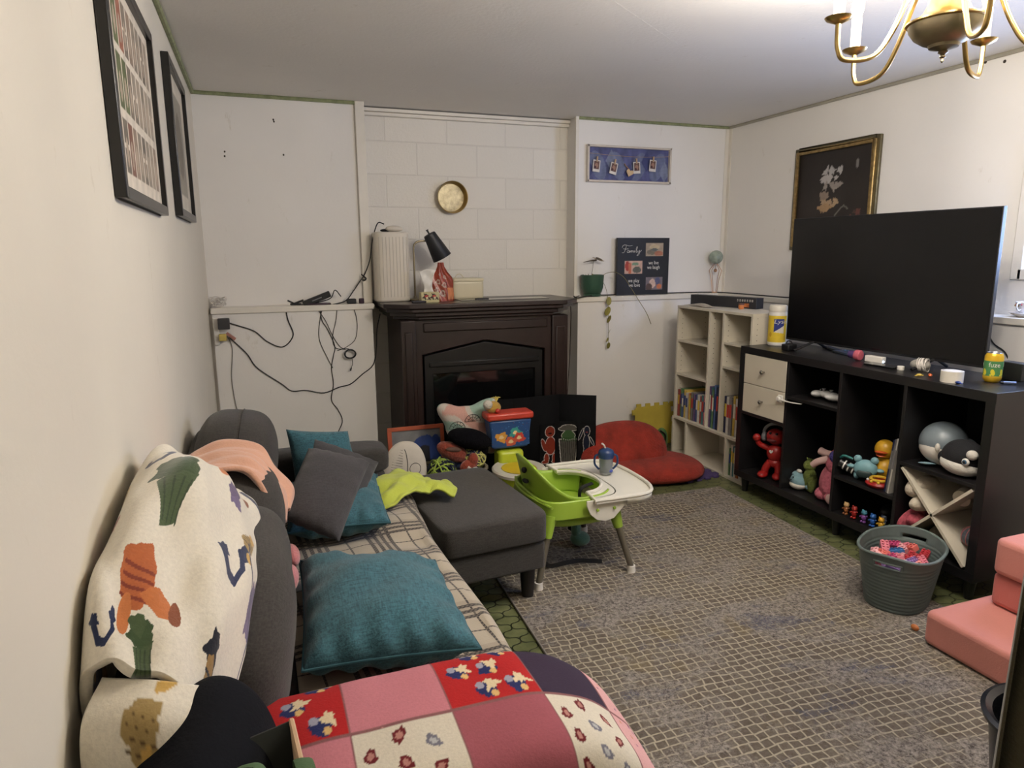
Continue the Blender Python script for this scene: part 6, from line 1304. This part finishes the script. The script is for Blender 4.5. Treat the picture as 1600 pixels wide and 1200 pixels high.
# third cube, lower: little figures in a row
figs = [('brown and tan', (140, 84, 44), (196, 160, 110)), ('red', (158, 34, 28), (150, 40, 34)), ('purple and teal', (110, 60, 130), (60, 120, 140)), ('bright blue', (32, 84, 160), (36, 90, 160)), ('yellow', (206, 160, 40), (200, 150, 40)), ('green', (80, 120, 60), (70, 104, 60)), ('grey', (110, 116, 124), (90, 100, 120))]
pos = [(2.605, 2.405), (2.60, 2.352), (2.60, 2.295), (2.60, 2.245), (2.598, 2.198), (2.635, 2.165), (2.640, 2.222)]
for (nm, c1, c2), (x_, y_) in zip(figs, pos):
    s_ = .92 if nm in ('green', 'grey') else 1.0
    t = thing('toy_figurine', f'{nm} miniature toy figure in the row along the bottom of the third cube', 'toy figure', (x_, y_, .1303))
    m1, m2 = mat('figurine_%d_%d' % c1[:2], c1, .4), mat('figurine_%d_%d' % c2[:2], c2, .4)
    B().ell((0, 0, .026*s_), (.011, .013, .016), n=14, m=10).ell((-.004, .007, .006), (.010, .006, .006), n=10, m=6).ell((-.004, -.007, .006), (.010, .006, .006), n=10, m=6).tube([(0, .011, .034), (-.006, .019, .026)], .0035, 6).tube([(0, -.011, .034), (-.004, -.019, .040)], .0035, 6).build('body', m1, t)
    B().ell((0, 0, .050*s_), (.0125, .014, .0125), n=14, m=10).ell((0, .010, .060*s_), .004, n=8, m=6).ell((0, -.010, .060*s_), .004, n=8, m=6).build('head', m2, t)
t = thing('black_shoes', 'black rounded toy objects behind the little figures in the third cube', 'toy', (2.76, 2.24, .1303)); B().ell((0, .05, .035), (.06, .035, .035), n=20, m=10).ell((0, -.035, .035), (.06, .035, .035), n=20, m=10).build('body', M_PL, t)
B().tube([(.03*math.cos(a)-.03, -.035+.025*math.sin(a), .068) for a in np.linspace(0, 6.283, 20, endpoint=False)], .006, 6, closed=True).build('ring', mat('dark_grey_ring', (44, 44, 48), .5), t)
# fourth cube: whale, orca
t = thing('whale_toy', 'big blue-grey whale toy with a white belly on the upper right shelf', 'toy', (2.70, 2.02, .4895), .45)
b = B(); b.ell((0, 0, .095), (.095, .092, .090), (0, 0, 0), 40, 26).ell((.02, -.075, .08), (.05, .05, .045), n=24, m=14); b.build('body', mat('whale_grey_blue', (112, 122, 128), .38, var=.03), t, angle=180)
B().ell((-.006, 0, .066), (.0945, .0895, .064), (.25, .0, 0), 40, 20).build('white_belly', mat('whale_white', (202, 196, 186), .45), t, angle=180)
B().ell((-.075, .035, .012), (.02, .035, .006), (0, .2, .4), 18, 8).build('flipper', mat('pale_blue_flipper', (120, 148, 158), .4), t); B().ell((-.092, -.045, .075), .005, n=10, m=6).build('eye', M_INK, t)
t = thing('orca_plush', 'black and white orca soft toy beside the big blue-grey whale toy', 'plush toy', (2.645, 1.885, .4895), .15)
b = B(); b.ell((0, 0, .075), (.07, .082, .072), n=36, m=22).ell((.0, .07, .06), (.03, .03, .03), n=18, m=12); b.build('body', mat('black_short_plush', (14, 15, 20), .9, bump=.3, bs=150), t, angle=180)
B().ell((-.008, .002, .045), (.0675, .08, .044), (.10, 0, 0), 36, 16).build('cream_belly', M_WP, t, angle=180)
B().ell((-.055, -.058, .105), (.018, .022, .020), n=18, m=10).build('white_patch', M_WP, t); B().ell((-.035, .088, .098), (.010, .010, .018), n=14, m=8).build('white_tip', M_WP, t)
e_ = B().ell((-.066, -.042, .075), (.006, .015, .015), n=18, m=10).build('eye', mat('white_plastic'), t); B().ell((-.071, -.040, .075), (.003, .009, .009), n=14, m=8).build('iris', mat('blue_iris', (40, 80, 110), .3), e_); B().ell((-.0735, -.040, .075), (.0018, .005, .005), n=10, m=6).build('pupil', M_INK, e_)
# in the cross insert
t = thing('cloth_bundle', 'bunched cream fleece cloth in the left pocket of the cross insert', 'cloth', (2.66, 2.08, .26))
b = B(); b.ell((0, -.02, .115), (.09, .045, .055), (.5, 0, 0), 30, 18, .10, 3).ell((-.02, -.05, .06), (.08, .035, .04), (.6, 0, 0), 24, 14, .1, 5); b.build('cloth', mat('cream_fleece_cloth', (196, 186, 168), .95, bump=.6, bs=40), t, angle=180)
t = thing('cloth_bundle', 'bunched pink spotted cloth under the cream one in the left pocket', 'cloth', (2.65, 2.08, .17))
b = B(); b.ell((0, 0, .045), (.085, .03, .075), (.3, 0, 0), 28, 18, .12, 7).ell((-.03, -.03, .07), (.05, .03, .03), n=20, m=12, noise=.1); b.build('cloth', mat('pink_spotted_cloth', (172, 78, 92), .95, var=.45, vs=45, bump=.4, bs=60), t, angle=180)
t = thing('cloth_bundle', 'pale cloth in the bottom pocket of the cross insert', 'cloth', (2.70, 1.95, .1305)); B().ell((0, .02, .05), (.08, .045, .05), (0, 0, 0), 24, 14, .1, 2).build('cloth', mat('beige_lace_cloth', (150, 140, 118), .95, bump=.8, bs=70), t, angle=180)
t = thing('tape_roll', 'white ring lying tilted in the top pocket of the cross insert', 'tape roll', (2.66, 1.875, .395)); Mr = Euler((0, 1.35, .2)).to_matrix().to_4x4()
b = B(); b.M = Mr; b.lathe([(.030, -.02), (.034, -.02), (.034, .02), (.030, .02), (.030, -.02)], n=32); b.build('ring', mat('white_card_ring', (190, 180, 164), .6), t)
t = thing('pattern_ball', 'small patterned ball in the right pocket of the cross insert', 'ball', (2.66, 1.818, .243)); B().ell((0, 0, 0), .042, n=24, m=16).build('ball', mat('dark_patterned_ball', (66, 74, 82), .4, var=.5, vs=60), t)
for k in range(5): B().tube([(.0425*math.cos(a)*math.cos(k*.63), .0425*math.cos(a)*math.sin(k*.63), .0425*math.sin(a)) for a in np.linspace(0, 6.283, 28, endpoint=False)], .0018, 5, closed=True).build('rib', mat('pink_rib', (170, 100, 100), .5), t)
# ============================================================ on top of the shelving unit
TZ = KZ1+.0005
q = Z(1212, 537, TZ); t = thing('wipes_canister', 'yellow and white cleaning wipes canister beside the television and the white bookshelf', 'canister', (q.x+.03, q.y+.0, TZ))
t.location = (2.765, 3.145, TZ); t.scale = (1.2, 1.2, 1)
B().lathe([(.036, 0), (.039, .003), (.040, .012), (.040, .19), (.037, .196)], n=36).build('bottle', mat('white_plastic'), t)
B().lathe([(.041, .196), (.041, .222), (.036, .23), (.001, .231)], n=36).build('cap', M_PW, t)
c = Canvas(120, 90, (214, 184, 50), asp=1.4); c.rect(.36, .38, .72, .80, (40, 52, 120)).poly([(.36, .38), (.72, .60), (.72, .34)], (216, 210, 196)); c.ell(.8, .2, .06, .1, (190, 150, 30)).ell(.24, .3, .05, .08, (190, 150, 30))
c.rect(0, 0, 1, .05, (226, 222, 214)); c.rect(.0, .9, 1, 1, (226, 222, 214))
cylp = lambda r, a0, a1, z0, z1, cc: np.stack([r*np.cos(a0+(a1-a0)*cc.u), r*np.sin(a0+(a1-a0)*cc.u), z0+(z1-z0)*cc.v], -1)
A0, A1 = math.radians(-60), math.radians(-280)
A0, A1 = math.radians(140), math.radians(330)
B().grid(cylp(.0405, A0, A1, .012, .188, c)).build('label', PRT, t, col=c.flat())
text_b('Lysol', .034, lambda x, y, z: ((.0412+z)*math.cos(math.radians(206)+x/.0405), (.0412+z)*math.sin(math.radians(206)+x/.0405), .128+y), shear=.2).build('lettering', mat('white_print'), t, smooth=False)
def onto(px, py): q = Z(px, py, TZ); return Vector((q.x, q.y, TZ))
t = thing('watch_case', 'small black case with a curved handle at the front left of the unit top', 'case', onto(1228, 548)+Vector((.02, 0, 0)))
B().box(-.03, .03, -.028, .028, 0, .036).build('case', M_PL, t, bevel=.006); B().tube([(0, .022, .034), (0, .014, .05), (0, -.014, .05), (0, -.022, .034)], .003, 6, smooth=14).build('handle', M_PL, t)
t = thing('glasses', 'thin clear-framed glasses lying on the unit top under the television', 'glasses', onto(1264, 537))
for y_ in (.025, -.025): B().tube([(.0+.012*math.cos(a), y_+.02*math.sin(a), .012) for a in np.linspace(0, 6.283, 20, endpoint=False)], .0014, 5, closed=True).build('rim', mat('grey_wire'), t)
t = thing('remote_control', 'dark slim remote control lying on the unit top in front of the television', 'remote', onto(1300, 547), 1.2); B().box(-.08, .08, -.02, .02, 0, .014).build('body', M_PL, t, bevel=.004)
for k in range(5): B().box(-.06+k*.022, -.05+k*.022, -.008, .008, .014, .0155).build('button', mat('grey_keys'), t)
t = thing('cardboard_tray', 'flat blue-grey keypad lying on the unit top in the middle', 'gadget', onto(1325, 553), 1.35); B().box(-.07, .07, -.045, .045, 0, .012).build('body', mat('slate_blue_case', (48, 62, 78), .4), t, bevel=.003)
for k in range(4): B().lathe([(.006, .012), (.006, .015), (.001, .016)], (-.045+k*.03, -.01, 0), 12).build('button', mat('pale_blue_keys', (120, 150, 166), .4), t)
t = thing('small_flashlight', 'pink-rimmed toy torch with a purple end lying on the unit top', 'torch', onto(1340, 563), math.radians(-80))
b = B(); b.M = Euler((0, math.pi/2, 0)).to_matrix().to_4x4(); b.M.translation = Vector((0, 0, .026)); b.lathe([(.012, -.05), (.018, -.045), (.020, -.012)], n=20).build('purple_end', mat('purple_toy_plastic'), t)
b = B(); b.M = Euler((0, math.pi/2, 0)).to_matrix().to_4x4(); b.M.translation = Vector((0, 0, .026)); b.lathe([(.024, -.012), (.026, -.008), (.026, .012), (.022, .016), (.001, .017)], n=24).build('pink_rim', mat('pink_plastic', (190, 96, 110), .4), t)
t = thing('night_light', 'white block-shaped charger with a lit corner lying on the unit top', 'charger', onto(1367, 566), math.radians(-82)); B().box(-.045, .045, -.016, .016, 0, .030).build('body', mat('white_plastic'), t, bevel=.003)
B().ell((.046, -.005, .008), (.003, .005, .004), n=12, m=8).build('light', mat('blue_white_led', lin=(.6, .75, 1), emit=12, var=0), t)
t = thing('phone', 'thin black phone lying flat at the foot of the television', 'phone', Vector((2.70, 2.36, TZ)), math.radians(-85)); B().box(-.075, .075, -.035, .035, 0, .008).build('body', M_GLOSS, t, bevel=.003)
t = thing('small_jar', 'tiny round white jar on the unit top beside the ball of cord', 'jar', onto(1407, 578)); B().lathe([(.014, 0), (.015, .002), (.015, .016), (.013, .018), (.001, .018)], n=20).build('jar', mat('white_plastic'), t)
t = thing('cord_ball', 'grey rounded speaker wrapped in white cord on the unit top', 'gadget', onto(1433, 580)+Vector((.015, 0, 0)), math.radians(-70)); B().ell((0, 0, .028), (.042, .026, .026), n=26, m=14).build('body', mat('warm_grey_plastic', (140, 136, 128), .5), t)
b = B(); rr = random.Random(3)
for k in range(9): x_ = .012+(k-4)*.004; tl = rr.uniform(-.35, .35); b.tube([(x_+tl*.026*math.sin(a), .028*math.cos(a), .029+.029*math.sin(a)) for a in np.linspace(0, 6.283, 22, endpoint=False)], .0017, 5, closed=True)
b.build('wrapped_cord', mat('white_cable', (214, 208, 200), .5), t)
t = thing('tape_roll', 'wide roll of white tape with a brown core standing on the unit top', 'tape roll', onto(1481, 597)+Vector((.02, 0, 0)))
B().lathe([(.034, .001), (.041, .0), (.041, .046), (.034, .047)], n=40).build('tape', mat('white_tape', (206, 200, 188), .45), t); B().lathe([(.0345, .0), (.0345, .047), (.0325, .047), (.0325, .0)], n=40).build('core', mat('brown_card_core', (150, 88, 60), .8), t)
for nm, px, py, rgb in (('orange', 1453, 588, (196, 92, 44)), ('yellow and blue', 1436, 588, (190, 160, 60)), ('dark blue', 1497, 600, (24, 48, 110))):
    t = thing('small_wrapper', f'small {nm} wrapped sweet lying on the unit top near the white tape', 'sweet', onto(px, py), rr.uniform(0, 3)); B().ell((0, 0, .006), (.014, .008, .006), n=14, m=8).ell((.016, 0, .004), (.006, .006, .002), n=8, m=5).ell((-.016, 0, .004), (.006, .006, .002), n=8, m=5).build('wrapper', mat('wrapper_%s' % nm.split()[0], rgb, .3), t)
M_CANY, M_CANG = mat('can_yellow_paint', (204, 164, 40), .3, .4), mat('can_green_paint', (66, 120, 70), .3, .3)
def can(lab, p, rz):
    t = thing('drink_can', lab, 'drink can', p, rz)
    B().lathe([(.024, 0), (.027, .003), (.0325, .012), (.033, .02), (.033, .104), (.0275, .116), (.0265, .118)], n=40).build('can_body', M_CANY, t)
    B().lathe([(.0265, .118), (.0272, .1195), (.0262, .121), (.0245, .117), (.001, .1165)], n=40).build('lid', mat('aluminium', (190, 192, 196), .25, .95, var=.03), t)
    B().tube([(.008, 0, .1185), (0, .006, .1185), (-.010, 0, .1185), (0, -.006, .1185)], .0014, 6, closed=True).build('tab', mat('aluminium'), t)
    c = Canvas(200, 70, (66, 120, 70), asp=2.9)
    for k in range(6): c.ell(.08+k*.17, .26, .035, .2, (206, 190, 50), .2).ell(.05+k*.17, .10, .02, .06, (206, 190, 50))
    c.rect(0, .93, 1, 1, (204, 164, 40)); c.rect(0, 0, 1, .03, (204, 164, 40))
    B().grid(cylp(.0333, 0, 2*math.pi, .024, .092, c)).build('printed_band', PRT, t, col=c.flat())
    for k in range(3): text_b('fuze', .026, lambda x, y, z, k=k: ((.0340+z)*math.cos(k*2.094+x/.0338), (.0340+z)*math.sin(k*2.094+x/.0338), .064+y), xs=.98).build('lettering', mat('white_print'), t, smooth=False)
    return t
can('yellow and green drink can standing near the front right of the unit top', onto(1541, 597)+Vector((.03, 0, 0)), math.radians(186))
can('yellow and green drink can farther right, cut off by the picture edge', Vector((2.895, 1.80, TZ)), math.radians(235))
t = thing('vape_pen', 'short silver-blue stick with a dark tip lying at the corner of the unit top', 'pen', onto(1577, 601), math.radians(-35)); b = B(); b.tube([(-.022, 0, .007), (.022, 0, .007)], .006, 12).build('barrel', mat('steel_blue_metal', (112, 122, 150), .3, .6), t); B().tube([(-.032, 0, .007), (-.022, 0, .007)], [.005, .006], 12).build('tip', M_PL, t)
t = thing('cable_puck', 'round white charging puck with a white cable at the right of the unit top', 'charger', onto(1567, 588)+Vector((.03, .0, 0)), 0); B().lathe([(.018, 0), (.021, .004), (.016, .014), (.001, .016)], n=24).build('puck', mat('white_plastic'), t)
B().tube([(-.01, .01, .006), (-.05, .03, .003), (-.07, 0, .003), (-.04, -.03, .003), (.02, -.04, .003), (.07, -.03, .003)], .002, 6, smooth=40).build('cable', mat('white_cable'), t)
t = thing('set_top_box', 'black box standing behind the drink can on the unit top', 'gadget', (2.90, 1.90, TZ)); B().box(-.025, .025, -.045, .045, 0, .075).build('box', M_PL, t, bevel=.003)
# ============================================================ right ledge: tea cup, cables
t = thing('tea_cup', 'white floral tea cup on a saucer standing on the right wall ledge', 'cup', (3.255, 2.12, 1.0905)); M_CH = mat('white_china', (220, 216, 214), .15, coat=.4, var=.02)
B().lathe([(.03, 0), (.035, .003), (.055, .012), (.068, .020), (.066, .022), (.05, .014), (.001, .008)], n=36, sx=.88, sy=.95).build('saucer', M_CH, t)
B().lathe([(.018, .012), (.02, .018), (.03, .03), (.036, .05), (.041, .068), (.039, .069), (.033, .05), (.026, .03), (.001, .02)], n=36).build('cup', M_CH, t)
B().tube([(-.035, .0, .062), (-.055, .0, .064), (-.06, .0, .045), (-.045, 0, .032), (-.032, 0, .036)], .0035, 8, smooth=24).build('handle', M_CH, t)
for k in range(7):
    a = 2.2+k*.36; B().ell((.0385*math.cos(a), .0385*math.sin(a), .052+.006*(k % 2)), (.004, .004, .005), n=8, m=6).build('painted_flower', mat('rose_enamel' if k % 2 else 'gold_enamel', (170, 90, 96) if k % 2 else (176, 140, 70), .3), t)
M_CB = mat('black_cable', (14, 14, 14), .5); M_GC = mat('grey_cable', (120, 116, 110), .6)
def cord(lab, pts, r=.003, m=None, n=70, grp=None, nm='cable'):
    P_ = [Vector(p) for p in pts]; t = thing(nm, lab, 'cable', tuple(P_[0]), group=grp)
    B().tube(P_, r, 7, smooth=n).build('cord', m or M_CB, t, world=True); return t
WS = YK-.004
cord('black cable curving down the right lower wall behind the television', [X(1541, 514, XK-.005), X(1552, 536, XK-.005), X(1570, 550, XK-.006), X(1580, 570, XK-.02), (2.93, 1.87, .90)])
cord('thin black cable lying along the back ledge behind the photo board', [(2.27, 4.375, 1.094), (2.5, 4.38, 1.094), (2.85, 4.385, 1.094), (3.15, 4.37, 1.094), (3.24, 4.2, 1.094), (3.245, 3.6, 1.094), (3.25, 2.8, 1.094)], .004)
cord('short black cable from the plant ledge to the mantel end', [Y(925, 462, 4.26), (2.10, 4.262, 1.096), (2.02, 4.23, 1.09), (1.98, 4.20, 1.104)], .004)
# ============================================================ left ledge and wall outlet
t = thing('wall_outlet', 'white wall outlet with multi-plug strip at the left end of the lower wall', 'outlet', (-.225, YK, .96))
o1 = Y(333, 508, WS); B().box(-.262, -.232, YK-.022, YK, .88, 1.035).build('outlet_box', mat('white_plastic'), t, world=True, bevel=.004)
M_AD = mat('dark_grey_adapter', (50, 50, 52), .5)
t2 = thing('power_adapter', 'dark square power adapter plugged into the left wall outlet, uppermost', 'adapter', (-.20, YK-.02, 1.0)); B().box(-.235, -.172, YK-.055, YK-.023, .972, 1.035).build('adapter', M_AD, t2, world=True, bevel=.004)
t2 = thing('power_adapter', 'yellow and red plugs in the left wall outlet under the dark adapter', 'adapter', (-.20, YK-.02, .92)); B().box(-.235, -.195, YK-.05, YK-.023, .905, .945).build('yellow_plug', mat('pale_yellow_plastic', (190, 170, 90), .5), t2, world=True, bevel=.004)
B().at((-.172, YK-.035, .93), (0, .7, 0)).box(-.03, .03, -.008, .008, -.009, .009).build('red_plug', mat('pinkish_plug', (158, 110, 98), .5), t2, bevel=.002, world=True)
def wpx(*pp, y=WS): return [Y(px, py, y) for px, py in pp]
cord('black cord looping from the dark adapter up to the left ledge', wpx((352, 503), (372, 509), (398, 518), (418, 534), (442, 542), (458, 524), (450, 500), (446, 481)), .0035)
cord('long black cord sagging across the lower left wall to the fireplace', wpx((358, 527), (385, 552), (402, 575), (440, 600), (456, 611), (478, 610), (506, 614), (530, 605), (548, 600), (566, 585), (583, 570), (588, 545), (589, 515), (594, 490)), .0036)
cord('thin grey cord hanging from the left outlet down behind the sofa', wpx((355, 525), (363, 545), (362, 590), (368, 630), (375, 655)), .0022, M_GC)
cord('thin black cord hanging straight down the lower left wall behind the sofa', wpx((500, 478), (503, 500), (512, 515), (523, 540), (521, 556), (518, 575), (521, 600), (518, 625), (528, 640), (535, 658), (527, 680), (530, 698)), .0026)
cord('black cable looping down from the router below the ledge', wpx((505, 478), (500, 500), (499, 530), (512, 560), (520, 575)), .002)
cord('black cable looped between the ledge and the cable coil', wpx((492, 478), (508, 500), (520, 525), (533, 543), (545, 545)), .002)
cord('wide black cable loop hanging from the ledge end', wpx((538, 477), (552, 482), (558, 505), (555, 530), (540, 543), (527, 548)), .002)
cord('thin black cable from the ledge down to the cable coil', wpx((527, 478), (525, 500), (520, 525), (524, 543), (540, 546)), .002)
q = Y(547, 553, WS-.012); t = thing('cable_coil', 'tight coil of black cable hanging on the lower left wall', 'cable', tuple(q))
for k in range(6): B().tube([(.032*math.cos(a)*(1+.1*math.sin(k*2)), -.002*k+.004*math.sin(a*2+k), .026*math.sin(a)*(1+.12*math.cos(k*3))) for a in np.linspace(0, 6.283, 26, endpoint=False)], .0022, 6, closed=True).build('loop', M_CB, t)
B().tube([(.01, 0, -.024), (.012, 0, -.06), (.004, 0, -.085)], .002, 6, smooth=10).tube([(.004, 0, -.085), (-.002, 0, -.105)], .004, 8).build('plug_end', M_CB, t)
cord('black cord running from the ledge up over the hook to the purifier', [Y(520, 476, 4.33), Y(540, 470, 4.33), Y(552, 455, 4.37), Y(562, 440, 4.376), Y(570, 428, 4.37), Y(578, 405, 4.33), Y(582, 375, 4.34), Y(590, 349, 4.36), Y(600, 350, 4.36)], .0035)
q = Y(568, 432, 4.375); t = thing('wall_hook', 'small black hook with a hanging cord on the white post beside the alcove', 'hook', tuple(q)); B().tube([(-.012, 0, .012), (0, -.012, 0), (.012, -.016, -.012), (.004, -.018, -.022), (-.010, -.014, -.020)], .005, 8, smooth=20).build('hook', M_PL, t)
LZ = 1.0905
q = Y(495, 468, 4.33); t = thing('router', 'long black router box propped up at an angle on the left ledge', 'router', (q.x, 4.335, LZ))
b = B().at((0, 0, .034), (0, -.36, 0)); b.box(-.085, .085, -.02, .02, -.018, .018); b.build('case', M_PL, t, bevel=.003)
text_b('HUAWEI', .012, lambda x, y, z: (Matrix.Translation((0, 0, .034)) @ Euler((0, -.36, 0)).to_matrix().to_4x4()) @ Vector((-.03+x, -.0206-z, -.004+y))).build('lettering', mat('white_print'), t, smooth=False) if False else None
b = B().at((0, 0, .034), (0, -.36, 0)); b.box(-.03, .03, -.0208, -.0198, -.003, .003); b.build('printed_strip', mat('grey_print', (130, 130, 130), .6), t)
t = thing('phone', 'thin dark plum phone lying on the left ledge next to the router', 'phone', (.335, 4.33, LZ)); B().box(-.07, .07, -.03, .03, 0, .009).build('body', mat('plum_case', (60, 40, 52), .4), t, bevel=.003)
t = thing('cable_plugs', 'black cable ends and plugs tangled on the left ledge beside the plum phone', 'cable', (.20, 4.33, LZ)); B().tube([(-.03, 0, .006), (.0, .01, .012), (.045, -.01, .03)], .006, 8).tube([(-.045, -.005, .03), (-.01, 0, .012), (.03, .01, .006)], .005, 8).tube([(-.03, -.02, .005), (.07, .0, .004), (.16, .0, .02), (.21, -.0, .04), (.235, 0, .085), (.27, .01, .045)], .003, 7, smooth=40).build('cords', M_CB, t)
t = thing('power_adapter', 'small black power brick on the left ledge at the end of the router', 'adapter', (.53, 4.33, LZ)); B().box(-.028, .028, -.02, .02, 0, .03).build('body', M_PL, t, bevel=.005)
q = Y(565, 469, 4.32); t = thing('small_camera', 'tiny dark plum cup-like object at the right end of the left ledge', 'gadget', (q.x, 4.325, LZ)); B().lathe([(.014, 0), (.017, .004), (.016, .028), (.013, .031), (.001, .031)], n=20).build('body', mat('plum_case'), t)
t = thing('cable_bundle', 'bundled white cable heaped at the left end of the left ledge', 'cable', (-.225, 4.335, LZ)); rr = random.Random(9)
b = B()
for k in range(9): cx_, r_ = rr.uniform(-.012, .02), rr.uniform(.02, .032); b.tube([(cx_+r_*math.cos(a)*1.2, rr.uniform(-.01, .01)+r_*.6*math.sin(a), .034+r_*math.sin(a+k)*.9) for a in np.linspace(0, 6.283, 18, endpoint=False)], .0022, 5, closed=True)
b.build('loops', mat('white_cable'), t)
